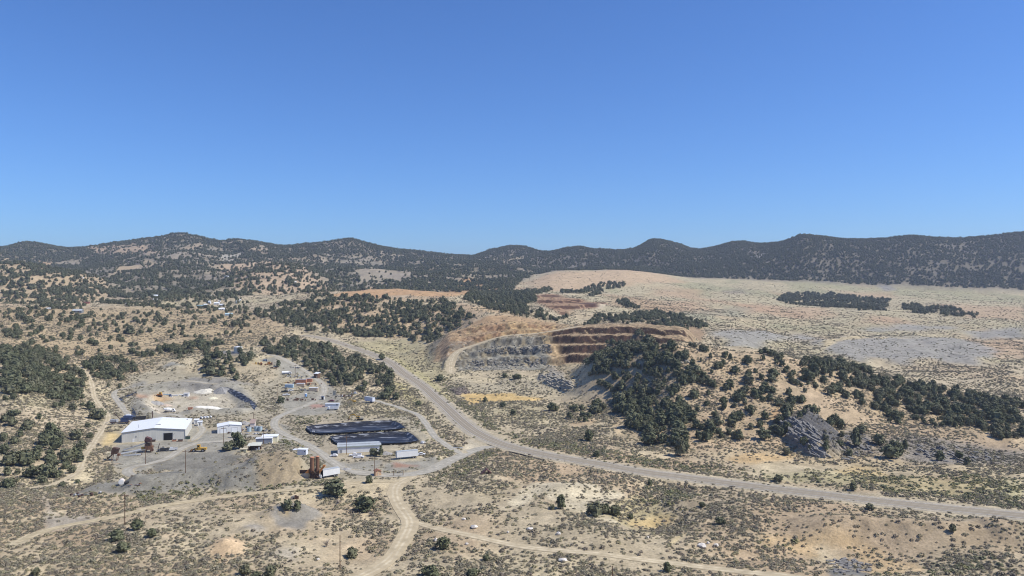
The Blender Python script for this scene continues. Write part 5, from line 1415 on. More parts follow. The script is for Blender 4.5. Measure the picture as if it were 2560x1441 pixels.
t = gable_shed('cream_block', 'low cream block hut at the left foot of the open shed', 608, 1131, 8, 3.4, 1.6, 1.5, 1.5, mat('yellow_cream_block', (.66, .60, .38), .85), CREAM, 'flat'); part(t, 'hatch', DARK, ('box', -1.0, .2, -.05, .01, .4, 1.0))
# small sheds near the warehouse back right
t = gable_shed('white_shed', 'rear of two small white sheds right of the warehouse', 491, 1060, 18, 2.7, 3, 2.3, 2.5, WHITE, ROOFW, 'flat', group='two small white sheds'); part(t, 'door', GREYM, ('box', -.5, .3, -.05, .01, 0, 1.8))
t = gable_shed('white_shed', 'front of two small white sheds right of the warehouse, door ajar', 500, 1065, 18, 2.5, 2, 2.4, 2.6, WHITE, ROOFW, 'flat', group='two small white sheds'); part(t, 'door', DARK, ('box', -.3, .2, -.05, .01, .2, 1.7))
for i, (u, v) in enumerate([(504, 1047), (512, 1046.5), (519, 1046), (527, 1045)]):
    t = thing('propane_tank', ('first', 'second', 'third', 'fourth, smallest')[i] + ' from left of four white lying tanks behind the small sheds', 'tank', u, v, 40, 'four white lying tanks')
    L_ = (2.6, 2.6, 2.6, 1.6)[i]
    part(t, 'body', WHITE, ('cyl', (0, -L_ / 2, .75), (0, L_ / 2, .75), .55, .55, 14), ('cyl', (0, -L_ / 2 - .25, .75), (0, -L_ / 2, .75), .3, .55, 14), ('cyl', (0, L_ / 2, .75), (0, L_ / 2 + .25, .75), .55, .3, 14))
    for yy in (-.7, .7): part(t, 'saddle', GREYM, ('box', -.45, .45, yy - .1, yy + .1, -.2, .45))
# cluster right of the garage
t = gable_shed('brown_roof_shed', 'narrow pale shed with rusty brown roof right of the white garage', 631, 1071, 12, 2.6, 5.5, 2.9, 4.4, mat('pinkish_siding', (.66, .60, .55), .7), mat('faded_brown_roof', (.36, .27, .23), .8, noise=.2), 'flat')
t.children[0].scale = (1, 1, 1); part(t, 'door', DARK, ('box', -.8, .6, -.05, .01, -.6, .5))
for i, (u, v, w, h, lab) in enumerate([(622, 1080, 2.6, 2.6, 'left'), (640, 1079, 2.4, 2.9, 'middle'), (650, 1079.5, 2.4, 2.9, 'right')]):
    t = thing('steel_water_tank', lab + ' one of three pale blue upright steel tanks right of the garage', 'tank', u, v, 8, 'three pale blue steel tanks')
    part(t, 'body', LBLUE, ('cyl', (0, 1.2, 0), (0, 1.2, h), w / 2, w / 2, 16)); part(t, 'lid', GREYM, ('cyl', (0, 1.2, h), (0, 1.2, h + .15), w / 2 + .05, w / 4, 16)); part(t, 'ladder', GREYM, ('box', w / 2, w / 2 + .1, .9, 1.3, 0, h)); part(t, 'pipe', GREYM, ('cyl', (-w / 2 - .2, 1.2, 0), (-w / 2 - .2, 1.2, h * .8), .08, .08, 6))
R = random.Random(77)
def junk(u, v, n, spread, mats, label, cat='scrap', head=0, hmax=1.2):
    t = thing('scrap_heap', label, cat, u, v, head)
    for m_i, m_ in enumerate(mats):
        sh = []
        for i in range(max(2, n // len(mats))):
            x, y = R.gauss(0, spread[0] / 2.2), R.gauss(0, spread[1] / 2.2); k_ = R.random(); hh = R.uniform(.3, hmax)
            if k_ < .4: sh.append(('box', x - R.uniform(.3, .9), x + R.uniform(.3, .9), y - .4, y + .4, 0, hh))
            elif k_ < .75: sh.append(('beam', (x - R.uniform(.5, 1.8), y, R.uniform(.1, hh)), (x + R.uniform(.5, 1.8), y + R.uniform(-1, 1), R.uniform(.1, hh)), .22, .22))
            else: sh.append(('cyl', (x, y - .5, .5), (x, y + .5, .5), .45, .45, 10))
        part(t, ('metal_pieces', 'plates', 'beams', 'drums')[m_i % 4], m_, *sh)['kind'] = 'stuff'
    return t
junk(607, 1076, 10, (3, 1.5), [GREYM, BROWNW], 'small grey clutter between garage and blue tanks')
junk(665, 1078, 12, (4, 2), [GREYM, CREAM, TYRE], 'cream and dark machine parts right of the three pale blue tanks')
junk(620, 1086, 12, (7, 1.2), [WHITE, GREYM], 'low white and grey oddments in front of the pale blue tanks')
junk(576, 1084, 6, (2, .8), [WHITE, RUSTD], 'white and rusty oddments at the garage front', hmax=.9)
junk(665, 1088, 8, (4, 1.5), [TYRE, GREYM], 'dark trailer frame behind the cream building')
t = gable_shed('flat_roof_hut', 'white hut with wide flat roof left above the rusty silos', 754, 1138, -6, 4.6, 3, 2.7, 2.8, mat('pale_blue_white_wall', (.66, .70, .76), .6), ROOFW, 'flat'); part(t, 'canopy', ROOFW, ('box', -4.8, -2.55, -.3, 2.4, 2.5, 2.7)); part(t, 'post', GREYM, ('box', -4.7, -4.55, -.2, -.05, -.5, 2.5)); part(t, 'window', GLASS, ('box', 1.4, 1.9, -.05, .01, 1.6, 2.1)); part(t, 'door', WHITE, ('box', -.9, 0, -.05, .01, 0, 2))

# -- utility poles
def upole(u, v, h, lab, arm=True, lean=0, r=.17):
    t = thing('utility_pole', lab, 'pole', u, v, 25, 'wooden utility poles')
    part(t, 'pole', POLEM, ('cyl', (0, 0, -1), (lean, 0, h), r, r * .65, 8))
    if arm:
        a = part(t, 'crossarm', POLEM, ('box', lean - 1.3, lean + 1.3, -.12, .02, h - .75, h - .55))
        for xx in (-1.15, -.6, .6, 1.15): part(a, 'insulator', GREYM, ('cyl', (lean + xx, -.05, h - .55), (lean + xx, -.05, h - .3), .06, .05, 6))
    return t
for u, vb, vt, lab, arm in [(312, 1312, 1235, 'brown pole with crossarm at lower left, nearest the winding dirt track', 1), (850, 1424, 1338, 'nearest pole without crossarm, left of the dirt road at the bottom', 0), (464, 1183, 1125, 'pole on the grey bank in front of the yellow wheel loader', 1), (364, 1161, 1122, 'short pole beside the rusty crusher below the warehouse', 0),
                            (936, 1191, 1143, 'pole standing against the small orange hut', 0), (866, 1137, 1090, 'pole in front of the long white building', 1), (559, 1108, 1068, 'pole in front of the white garage left door', 1), (605, 1098, 1073, 'pole rising behind the very dark tree', 0), (659, 1110, 1083, 'pole in front of the grey sided container', 1),
                            (693, 998, 964, 'thin pole left of the parked vehicles in the scrap yard', 0), (738, 944, 912, 'pole with grey transformer above the white tanker truck', 1), (881, 992, 972, 'dark post among the debris left of the white trailer', 0), (865, 888, 862, 'pole at the upper highway bend', 1), (840, 880, 855, 'slim pole left of the upper highway bend', 0),
                            (1443, 898, 886, 'white leaning post at the edge of the pit floor', 0), (1622, 870, 852, 'pole on the pit rim right of the benches', 0), (1531, 1447, 1415, 'pole cut off by the bottom edge right of centre', 0), (634, 1052, 1032, 'thin pole above the brown roof shed', 0), (659, 1100, 1079, 'small H frame behind the cream building', 0)]:
    upole(u, vb, (vb - vt) * mpp(u, vb), lab, bool(arm))

# -- twin rusty silos
t = thing('silo_plant', 'twin rusty brown silos with orange chute beside the dark retaining wall', 'silo', 789, 1196, 0)
s = mpp(789, 1196)
part(t, 'silo', RUST, ('cyl', (-1.5, 0, 3.8), (-1.5, 0, 10.0), 1.05, 1.05, 18), ('cyl', (-1.5, 0, 2.4), (-1.5, 0, 3.8), .35, 1.05, 18)); part(t, 'silo', RUST, ('cyl', (.75, .3, 3.8), (.75, .3, 10.4), .85, .85, 18), ('cyl', (.75, .3, 2.4), (.75, .3, 3.8), .3, .85, 18))
for o_ in list(t.children): o_.location.z = -.6
for xx, r_s, zz in ((-1.5, 1.09, 9.3), (.75, .89, 9.7)): part(t, 'cap', CONT, ('cyl', (xx, .1, zz), (xx, .1, zz + .3), r_s, r_s * .6, 18))
part(t, 'frame', RUSTD, *[('box', x - .12, x + .12, y - .12, y + .12, -.5, 4.2) for x in (-2.7, -.4, 1.7) for y in (-1, 1.1)], ('box', -2.8, 1.8, -1.1, -.9, 2.9, 3.2), ('box', -2.8, 1.8, 1.0, 1.2, 2.9, 3.2), ('beam', (-2.7, -1, 0), (-.4, -1, 2.9), .15, .15), ('beam', (-.4, -1, 2.9), (1.7, -1, 0), .15, .15))
part(t, 'chute', ORANGE, ('beam', (1.6, -.2, 2.6), (3.9, -.2, 5.6), .9, .9), ('box', 3.4, 4.4, -.7, .3, 5.3, 6.0)); part(t, 'hopper', ORANGE, ('prism', [(-4.6, 2.6), (-2.7, 2.6), (-2.7, 4.2), (-3.0, 4.2)], -.9, .9))
part(t, 'machinery', RUSTD, ('box', -2.5, 1.2, -.8, .9, .2, 2.3), ('cyl', (.9, -1.1, .8), (2.2, -1.1, .8), .4, .4, 10)); part(t, 'control_box', WHITE, ('box', 1.9, 2.9, -1.3, -.4, .4, 1.7))
t = thing('retaining_wall', 'dark stepped wall and grey slab left of the twin silos', 'wall', 768, 1196, 0)
part(t, 'panel', BROWNW, ('box', -3.9, 2.0, 1.6, 2.0, 1.6, 3.3)); part(t, 'slab', mat('pale_concrete', (.46, .46, .43), .9, noise=.15, scale=1), ('prism', [(-3.6, 1.3), (.7, 2.9), (.7, -.6), (-.2, -.6)], .2, .6)); part(t, 'post', GREYM, ('box', .7, .95, 0, .3, -.6, 3.1))
# box trailer
def semi(u, v, head, L_, Hh, lab, grp=None, W_=2.5, open_=False, body=WHITE, base=1.1):
    t = thing('box_trailer', lab, 'trailer', u, v, head, grp)
    part(t, 'body', body, ('box', -L_ / 2, L_ / 2, 0, W_, base, base + Hh)); part(t, 'roof', ROOFG, ('box', -L_ / 2 - .03, L_ / 2 + .03, -.03, W_ + .03, base + Hh, base + Hh + .08))
    part(t, 'rear_door', DARK if open_ else LBLUE, ('box', -L_ / 2 - .05, -L_ / 2, .12, W_ - .12, base + .1, base + Hh - .12)); part(t, 'door_frame', GREYM, ('box', -L_ / 2 - .08, -L_ / 2, 0, .12, base, base + Hh), ('box', -L_ / 2 - .08, -L_ / 2, W_ - .12, W_, base, base + Hh), ('box', -L_ / 2 - .08, -L_ / 2, .12, W_ - .12, base + Hh - .12, base + Hh))
    part(t, 'chassis', GREYM, ('box', -L_ / 2, L_ / 2, .7, W_ - .7, base - .3, base - .01))
    part(t, 'landing_gear', GREYM, ('box', -L_ / 2 + 1.9, -L_ / 2 + 2.05, .4, .55, 0, base - .3), ('box', -L_ / 2 + 1.9, -L_ / 2 + 2.05, W_ - .55, W_ - .4, 0, base - .3))
    for xx in (L_ / 2 - 2.6, L_ / 2 - 1.4):
        for yy in (.2, W_ - .2): wheel(t, xx, yy, .48, .35, 'y')
    return t
semi(829, 1194, 40, 8.2, 2.7, 'white box trailer with dark open rear end right of the silos', open_=True)
semi(1019, 1148, 22, 11.0, 2.9, 'long white semi trailer parked alone right of the long white building')
semi(921, 1007, -38, 8.5, 2.8, 'pale blue grey trailer standing above the ponds beside the parallel track', body=mat('blue_white_trailer', (.62, .66, .74), .5))
# vehicles
def car(u, v, head, lab, body, kind='pickup', L_=5.4, grp='parked vehicles in the yards'):
    t = thing('pickup_truck' if kind == 'pickup' else 'parked_car', lab, 'pickup' if kind == 'pickup' else 'car', u, v, head, grp)
    h = L_ / 2
    if kind == 'pickup':
        part(t, 'body', body, ('prism', [(-h, .45), (h, .45), (h, .95), (h - .15, 1.05), (-h, 1.05)], .05, 1.85), ('box', -h, -.5, .05, .15, 1.05, 1.35), ('box', -h, -.5, 1.75, 1.85, 1.05, 1.35), ('box', -h, -h + .1, .15, 1.75, 1.05, 1.35))
        part(t, 'cab', body, ('prism', [(-.45, 1.06), (1.5, 1.06), (.95, 1.75), (-.35, 1.78)], .12, 1.78)); part(t, 'window', GLASS, ('prism', [(-.3, 1.15), (1.25, 1.15), (.85, 1.65), (-.25, 1.66)], .09, .115)); part(t, 'windscreen', GLASS, ('prism', [(1.42, 1.2), (1.5, 1.2), (1.05, 1.72), (.97, 1.72)], .2, 1.7))
        part(t, 'bed', DARK, ('box', -h + .12, -.52, .17, 1.73, 1.052, 1.08))
    else:
        part(t, 'body', body, ('prism', [(-h, .35), (h, .35), (h, .75), (h - .9, .92), (-h + .4, .95), (-h, .85)], .05, 1.8)); part(t, 'cab', body, ('prism', [(-h + .7, .93), (h - 1.2, .93), (.5, 1.4), (-1.1, 1.42)], .15, 1.7)); part(t, 'window', GLASS, ('prism', [(-h + 1.0, .98), (h - 1.45, .98), (.4, 1.34), (-1.0, 1.35)], .12, .145)); part(t, 'windscreen', GLASS, ('prism', [(h - 1.22, .98), (h - 1.14, .98), (.58, 1.38), (.5, 1.38)], .25, 1.6))
    for xx in (-h + .95, h - .9):
        for yy in (.15, 1.75): wheel(t, xx, yy, .37, .25, 'y')
    part(t, 'bumper', GREYM, ('box', h, h + .1, .15, 1.75, .45, .7)); part(t, 'headlight', WHITE, ('box', h + .001, h + .03, .15, .5, .75, .9)); part(t, 'headlight', WHITE, ('box', h + .001, h + .03, 1.35, 1.7, .75, .9))
    return t
BLK = mat('black_car_paint', (.03, .032, .036), .3, spec=.5); SIL = mat('silver_car_paint', (.52, .54, .56), .3, spec=.5); CWH = mat('white_car_paint', (.8, .8, .8), .3, spec=.5)
car(408, 1127, 205, 'black pickup parked left of the silver one below the warehouse doorway', BLK)
car(430, 1126, 205, 'silver pickup parked right of the black one below the warehouse doorway', SIL)
car(889, 1140, 184, 'white pickup nearest the long white building', CWH, L_=6.2)
car(897, 1144.5, 184, 'white sedan in front of the white pickup at the long building', CWH, 'car')
car(836, 1141, 184, 'small white car at the left end of the long white building', CWH, 'car', L_=3.6)
car(829, 1004, 180, 'dark red car parked alone in the scrap yard', mat('dark_red_car_paint', (.16, .05, .07), .4), 'car', L_=4.2)
car(716, 990, 15, 'white pickup lowest of the vehicles left of the containers', CWH)
car(712, 982, 10, 'black pickup above the lowest white one left of the containers', BLK)
car(728, 978, 30, 'white van shaped car beside the pale blue container', CWH, 'car', L_=4.4)
car(1061, 1110, 60, 'tiny white trailer cart right of the lower black pond', CWH, 'car', L_=2.6)
car(1054, 1140, 5, 'low white boat like cart right of the semi trailer', CWH, 'car', L_=3.8)
def truck(u, v, head, lab, load='flat', body=WHITE):
    t = thing('work_truck', lab, 'truck', u, v, head, 'work trucks')
    part(t, 'cab', body, ('prism', [(1.6, .7), (3.6, .7), (3.6, 1.4), (3.0, 1.5), (2.8, 2.4), (1.6, 2.4)], .1, 2.2)); part(t, 'window', GLASS, ('prism', [(1.8, 1.5), (2.9, 1.5), (2.7, 2.2), (1.8, 2.2)], .06, .095)); part(t, 'chassis', GREYM, ('box', -4, 3.6, .6, 1.7, .5, .75))
    if load == 'flat': part(t, 'bed', body, ('box', -4.2, 1.4, 0, 2.4, .95, 1.25), ('box', -4.2, 1.4, 0, .1, 1.25, 2.3), ('box', -4.2, 1.4, 2.3, 2.4, 1.25, 2.6))
    elif load == 'tank': part(t, 'tank', body, ('cyl', (-4.1, 1.2, 1.75), (1.3, 1.2, 1.75), 1.0, 1.0, 18)); 
    elif load == 'mixer': part(t, 'drum', body, ('cyl', (-3.8, 1.2, 2.4), (-1.6, 1.2, 2.1), .6, 1.3, 16), ('cyl', (-1.6, 1.2, 2.1), (.3, 1.2, 1.9), 1.3, 1.2, 16), ('cyl', (.3, 1.2, 1.9), (1.2, 1.2, 1.8), 1.2, .6, 16)); part(t, 'hopper', GREYM, ('box', -4.3, -3.7, .8, 1.6, 2.3, 3.1))
    for xx in (-3.2, -2.1, 2.7):
        for yy in (.2, 2.1): wheel(t, xx, yy, .5, .35, 'y')
    return t
truck(831, 1025, 183, 'white flatbed service truck with side boxes above the upper pond', 'flat')
truck(718, 937, 25, 'white tanker truck at the top of the scrap yard road', 'tank')
truck(424, 1032, 15, 'white concrete mixer truck behind the warehouse', 'mixer')
truck(347, 1050, 200, 'dark truck half hidden behind the warehouse roof', 'flat', BLK)
# rear wall of a white bus shape behind the flatbed
t = gable_shed('white_camper', 'long white camper body directly behind the flatbed service truck', 830, 1018, 2, 9.5, 2.4, 2.3, 2.3, WHITE, ROOFW, 'flat'); part(t, 'window', GLASS, ('box', 3.0, 4.0, -.05, .01, 1.1, 1.8))
# loader
t = thing('wheel_loader', 'yellow wheel loader parked right of the pickups on the gravel', 'loader', 494, 1131, 6)
part(t, 'body', YEL, ('prism', [(.2, 1.0), (4.2, 1.0), (4.3, 2.1), (1.0, 2.3), (.2, 2.2)], .3, 2.3), ('box', -1.8, .2, .6, 2.0, .9, 1.6)); part(t, 'cab', YEL, ('box', -.5, .9, .55, 2.05, 2.3, 2.5), ('box', -.5, -.35, .55, 2.05, 1.6, 3.5), ('box', .75, .9, .55, 2.05, 1.6, 3.5), ('box', -.6, 1.0, .5, 2.1, 3.5, 3.7)); part(t, 'cab_glass', GLASS, ('box', -.33, .73, .6, 2.0, 2.5, 3.5))
part(t, 'arm', YEL, ('beam', (-1.0, .7, 1.7), (-3.6, .7, .9), .25, .4), ('beam', (-1.0, 1.9, 1.7), (-3.6, 1.9, .9), .25, .4)); part(t, 'bucket', RUSTD, ('prism', [(-5.0, .1), (-3.5, .1), (-3.4, 1.3), (-3.7, 1.3), (-4.0, .45)], -.2, 2.8))
for xx in (-2.0, 2.6):
    for yy in (.15, 2.45): wheel(t, xx, yy, .85, .6, 'y')
part(t, 'exhaust', GREYM, ('cyl', (2.6, 1.3, 2.1), (2.6, 1.3, 3.1), .08, .08, 6))
# excavator above the upper pond
def digger(u, v, head, lab, m_=YEL, cream=True):
    t = thing('excavator', lab, 'excavator', u, v, head, 'yellow excavators')
    part(t, 'track', TYRE, ('prism', [(-1.9, .15), (-1.6, 0), (1.6, 0), (1.9, .15), (1.9, .7), (1.6, .9), (-1.6, .9), (-1.9, .7)], 0, .6)); part(t, 'track', TYRE, ('prism', [(-1.9, .15), (-1.6, 0), (1.6, 0), (1.9, .15), (1.9, .7), (1.6, .9), (-1.6, .9), (-1.9, .7)], 2.0, 2.6))
    part(t, 'body', CREAM if cream else m_, ('box', -.9, 2.6, .1, 2.5, 1.1, 2.1)); part(t, 'cab', m_, ('box', -1.4, 0, .1, 1.2, 1.1, 2.8)); part(t, 'cab_glass', GLASS, ('box', -1.3, -.1, .06, .095, 1.8, 2.6))
    part(t, 'boom', m_, ('beam', (-1.2, 1.5, 1.6), (-3.8, 1.5, 4.0), .4, .55), ('beam', (-3.8, 1.5, 4.0), (-6.2, 1.5, 3.2), .35, .5)); part(t, 'stick', m_, ('beam', (-6.2, 1.5, 3.4), (-7.0, 1.5, 1.0), .3, .4)); part(t, 'bucket', RUSTD, ('prism', [(-7.6, 0), (-6.7, 0), (-6.6, .9), (-7.2, 1.1)], 1.0, 2.0))
    return t
digger(899, 1052, 4, 'excavator with yellow boom reaching left above the upper black pond')
digger(884, 1007, 8, 'yellow machine with folded arm left of the pale blue grey trailer', cream=False).scale = (.62, .8, .6)
# bulldozer in the basin
t = thing('bulldozer', 'orange yellow bulldozer at the back of the bare basin', 'bulldozer', 397, 993, 10)
part(t, 'track', TYRE, ('box', -2.2, 2.0, 0, .6, 0, 1.2)); part(t, 'track', TYRE, ('box', -2.2, 2.0, 2.0, 2.6, 0, 1.2)); part(t, 'body', ORANGE, ('box', -1.6, 2.0, .6, 2.0, .8, 2.1)); part(t, 'cab', YEL, ('box', .0, 1.7, .4, 2.2, 2.1, 3.4)); part(t, 'blade', RUSTD, ('box', -3.1, -2.8, -.4, 3.0, 0, 1.5)); part(t, 'arm', YEL, ('beam', (-2.8, .3, .6), (0, .3, .9), .2, .3)); part(t, 'cab_glass', GLASS, ('box', .2, 1.5, .35, .395, 2.5, 3.2))
# things in the basin
t = gable_shed('white_box', 'white box unit at the back of the bare basin', 465, 992, 4, 3.6, 2.4, 2.3, 2.3, WHITE, ROOFW, 'flat'); part(t, 'door', GREYM, ('box', -.4, .5, -.05, .01, .1, 1.9))
for u0, u1, v_, m_, lab in ((408, 424, 988, LBLUE, 'pale blue pipe run right of the bulldozer'), (426, 446, 990, WHITE, 'white pipe run left of the white box unit'), (447, 457, 988.5, WHITE, 'short white pipe touching the white box unit')):
    x0, y0, z0 = to_world((u0 + u1) / 2, v_); s = y0 / F; w = (u1 - u0) * s / 2
    t = thing('pipe_run', lab, 'pipe', (u0 + u1) / 2, v_, 2, 'pipes in the basin'); part(t, 'pipe', m_, ('cyl', (-w, 0, .4), (w, 0, .4), .32, .32, 10)); part(t, 'pipe', m_, ('cyl', (-w, .7, .4), (w * .8, .7, .4), .32, .32, 10)); part(t, 'support', GREYM, ('box', -w * .6, -w * .5, -.4, 1.0, -.2, .3), ('box', w * .5, w * .6, -.4, 1.0, -.2, .3))
t = thing('blue_pump', 'blue pump between the pale blue and white pipes', 'pump', 425, 992, 0); part(t, 'body', BLUE, ('box', -.8, .8, 0, 1.0, 0, 1.2)); part(t, 'motor', BLUE, ('cyl', (-.6, .5, 1.4), (.6, .5, 1.4), .35, .35, 10)); part(t, 'base', WHITE, ('box', .3, 2.0, -.6, .2, 0, .5))
def heap(u, v, w, d, h, m_, lab, seed, head=0, name='heap', cat='heap'):
    """spoil heap: a rough mound with its own outline"""
    x0, y0, z0 = to_world(u, v); rr_ = random.Random(seed)
    V = []; Fc = []; nr, ns = 7, 22; ca, sa = math.cos(math.radians(head)), math.sin(math.radians(head))
    lob = [rr_.uniform(.8, 1.15) for _ in range(ns)]
    for j in range(nr):
        q = 1 - j / (nr - 1)
        for i in range(ns):
            t_ = i / ns * 2 * math.pi; rad = q * lob[i] * rr_.uniform(.95, 1.05)
            lx, ly = rad * w / 2 * math.cos(t_), rad * d / 2 * math.sin(t_)
            X_, Y_ = x0 + lx * ca - ly * sa, y0 + d * .3 + lx * sa + ly * ca
            zz = float(Hat(H, X_, Y_)) + h * (1 - q) ** .9 * rr_.uniform(.9, 1.08) - (.15 if j == 0 else 0)
            V.append((X_ - x0, Y_ - y0, zz - z0))
    for j in range(nr - 1):
        for i in range(ns):
            a, b = j * ns + i, j * ns + (i + 1) % ns; Fc.append((a, b, b + ns, a + ns))
    Fc.append(tuple((nr - 1) * ns + i for i in range(ns)))
    me = bpy.data.meshes.new(name); me.from_pydata(V, [], Fc); me.materials.append(m_)
    o = bpy.data.objects.new(name, me); o.location = (x0, y0, z0)
    return link(o, label=lab, category=cat)
GRV = mat('grey_gravel_heap', (.33, .32, .30), .95, noise=.2, scale=.6)
heap(508, 983, 16, 6, 1.4, SAND, 'long white sand heap right of the white box unit', 3)
heap(530, 998, 9, 5, 1.2, mat('pale_yellow_sand', (.74, .70, .52), .95, noise=.2), 'pale yellow lumpy heap at the right of the basin', 4)
heap(516, 1022, 21, 5, 1.6, mat('cream_white_sand', (.80, .77, .68), .95, noise=.1, scale=.4), 'long cream white stockpile behind the warehouse', 5, 6)
heap(413, 1016, 8, 6, 1.3, mat('pinkish_sand', (.56, .45, .35), .95, noise=.15), 'pinkish cone heap left of the mixer truck', 6)
heap(390, 1012, 10, 8, 2.2, GRV, 'grey ridge heap on the left of the basin', 7, 30)
heap(550, 984, 13, 8, 3.0, GRV, 'grey pointed heap at the back right of the basin', 8)
heap(608, 1063, 10, 7, 2.0, GRV, 'dark grey gravel cone behind the white garage', 9)
heap(963, 1138, 9, 5, 1.6, GRV, 'grey gravel cone right of the pointed cypress like tree', 10)
heap(865, 1176, 5, 5, .9, GRV, 'small grey heap beside the gravel road right of the box trailer', 11)
heap(833, 925, 6, 5, 1.2, mat('brown_soil_heap', (.34, .25, .18), .95), 'brown heap under the trees above the cream panel', 12)
t = thing('red_bin', 'dark red steel bin at the left end of the cream white stockpile', 'bin', 475, 1025, 10); part(t, 'body', CONT, ('prism', [(-1.2, 0), (1.2, 0), (1.5, 1.5), (-1.5, 1.5)], 0, 1.6)); part(t, 'rim', RUSTD, ('box', -1.55, 1.55, -.06, 0, 1.4, 1.55))
# blue crushing plant behind the warehouse
t = thing('crushing_plant', 'blue and grey mobile crusher standing left of the warehouse', 'crusher', 300, 1061, 8)
part(t, 'chassis', RUSTD, ('box', -6, 5, 0, 2, .9, 1.4)); part(t, 'crusher_body', BLUE, ('box', .2, 4.2, 0, 2.4, 1.4, 3.6)); part(t, 'hopper', BLUE, ('prism', [(2.2, 3.6), (6.6, 3.6), (7.2, 5.0), (1.8, 5.0)], -.2, 2.6)); part(t, 'screen', GREYM, ('prism', [(-5.8, 1.4), (-2.2, 1.4), (-2.0, 2.4), (-5.8, 3.0)], .1, 2.2)); part(t, 'panel', WHITE, ('box', -2.1, -1.0, -.15, .1, 1.3, 3.2)); part(t, 'generator', WHITE, ('box', 3.0, 5.4, 1.0, 2.9, 4.6, 5.6))
part(t, 'boom', RUSTD, ('beam', (0, 1, 2.8), (-3.8, 1.5, 6.6), .3, .3), ('box', -4.3, -3.5, 1.2, 1.8, 6.4, 7.0)); part(t, 'conveyor', GREYM, ('beam', (-8.5, .8, .8), (-4.4, .8, 2.4), .9, .25))
for xx in (-4.8, -3.7, 3.3, 4.4): wheel(t, xx, .1, .5, .35, 'y')
t = thing('water_cart', 'blue and white vessel at the right end of the blue crusher', 'tank', 322, 1052, 10); part(t, 'tank', WHITE, ('cyl', (-1.6, 1, 2.3), (1.8, 1, 2.3), 1.1, 1.1, 14)); part(t, 'frame', BLUE, ('box', -2, 2.4, 0, 2, .6, 1.4), ('box', 1.6, 2.6, 0, 2, 1.4, 2.4))
# rusty crusher and conveyors below the warehouse
t = thing('rusty_crusher', 'tall rusty crusher tower in front of the warehouse', 'crusher', 370, 1132, 5)
part(t, 'tower', RUSTD, *[('box', x - .15, x + .15, y - .15, y + .15, 0, 6.4) for x in (-1.5, 1.2) for y in (0, 2)], ('box', -1.6, 1.3, -.1, 2.1, 3.4, 4.6), ('box', -1.5, 1.2, 0, 2, 5.2, 6.2)); part(t, 'housing', RUST, ('prism', [(-1.9, 1.5), (1.8, 1.5), (2.1, 3.3), (-1.5, 3.4)], -.3, 2.3)); part(t, 'top_hopper', mat('maroon_paint', (.12, .06, .055), .7, noise=.3), ('prism', [(-1.9, 6.2), (.9, 5.4), (1.4, 7.2), (-1.2, 8.2)], -.2, 2.2)); part(t, 'flywheel', RUST, ('cyl', (2.0, -.2, 1.4), (2.0, .2, 1.4), .9, .9, 16)); part(t, 'screen_box', YEL, ('box', -3.6, -2.0, .2, 1.8, .8, 2.8)); part(t, 'brace', RUSTD, ('beam', (-1.5, 0, 0), (1.2, 0, 3.3), .18, .18), ('beam', (1.2, 0, 3.4), (-1.5, 0, 5.6), .18, .18))
def conveyor(u, v, head, L_, h0, h1, m_, lab):
    t = thing('conveyor', lab, 'conveyor', u, v, head, 'conveyors of the old plant')
    part(t, 'belt', GREYM, ('beam', (-L_ / 2, .5, h0 + .25), (L_ / 2, .5, h1 + .25), .8, .1)); part(t, 'truss', m_, ('beam', (-L_ / 2, 0, h0), (L_ / 2, 0, h1), .12, .45), ('beam', (-L_ / 2, 1, h0), (L_ / 2, 1, h1), .12, .45), *[('beam', (-L_ / 2 + L_ * i / 6, 0, h0 + (h1 - h0) * i / 6), (-L_ / 2 + L_ * i / 6, 1, h0 + (h1 - h0) * i / 6), .1, .3) for i in range(7)])
    part(t, 'leg', m_, ('beam', (L_ * .25, 0, 0), (L_ * .3, .1, h0 + (h1 - h0) * .8), .15, .15), ('beam', (L_ * .25, 1, 0), (L_ * .3, .9, h0 + (h1 - h0) * .8), .15, .15)); part(t, 'drum', RUSTD, ('cyl', (L_ / 2, 0, h1 + .1), (L_ / 2, 1, h1 + .1), .3, .3, 10))
    return t
conveyor(342, 1128, 22, 13, .8, 4.4, GREYM, 'long grey conveyor climbing to the rusty crusher tower'); conveyor(322, 1138, 12, 12, .5, 2.6, WHITE, 'white framed conveyor lying left of the rusty crusher'); conveyor(330, 1141, 4, 9, .3, .8, WHITE, 'low white truss on the ground before the rusty crusher'); conveyor(350, 1133, 16, 7, .6, 1.8, GREYM, 'short grey conveyor under the long one')
t = thing('feed_hopper', 'dark rusty hopper with legs at the left end of the conveyors', 'hopper', 283, 1153, 10)
part(t, 'hopper', RUSTD, ('prism', [(-1.2, 3.4), (1.6, 3.4), (2.6, 6.0), (-.4, 6.6)], -.2, 2.4)); part(t, 'frame', RUST, *[('beam', (x, y, -1), (x + .6, y, 3.6), .25, .25) for x in (-1.0, 1.4) for y in (0, 2)]); part(t, 'chute', RUSTD, ('beam', (-.6, 1, 3.2), (-4.2, 1, -.2), 1.2, .5)); part(t, 'wing', BROWNW, ('prism', [(-3.4, 5.0), (-.5, 4.6), (-.5, 5.2)], .6, 1.0)); part(t, 'motor', RUST, ('box', 1.8, 3.0, .4, 1.6, 2.4, 3.4))
t = thing('timber_beam', 'pale timber beam lying below the rusty hopper', 'beam', 292, 1161, 24); part(t, 'beam', TANM, ('beam', (-1.6, 0, .25), (1.6, 0, .3), .4, .4)); part(t, 'block', BROWNW, ('box', -1.2, -.8, -.3, .3, 0, .1))
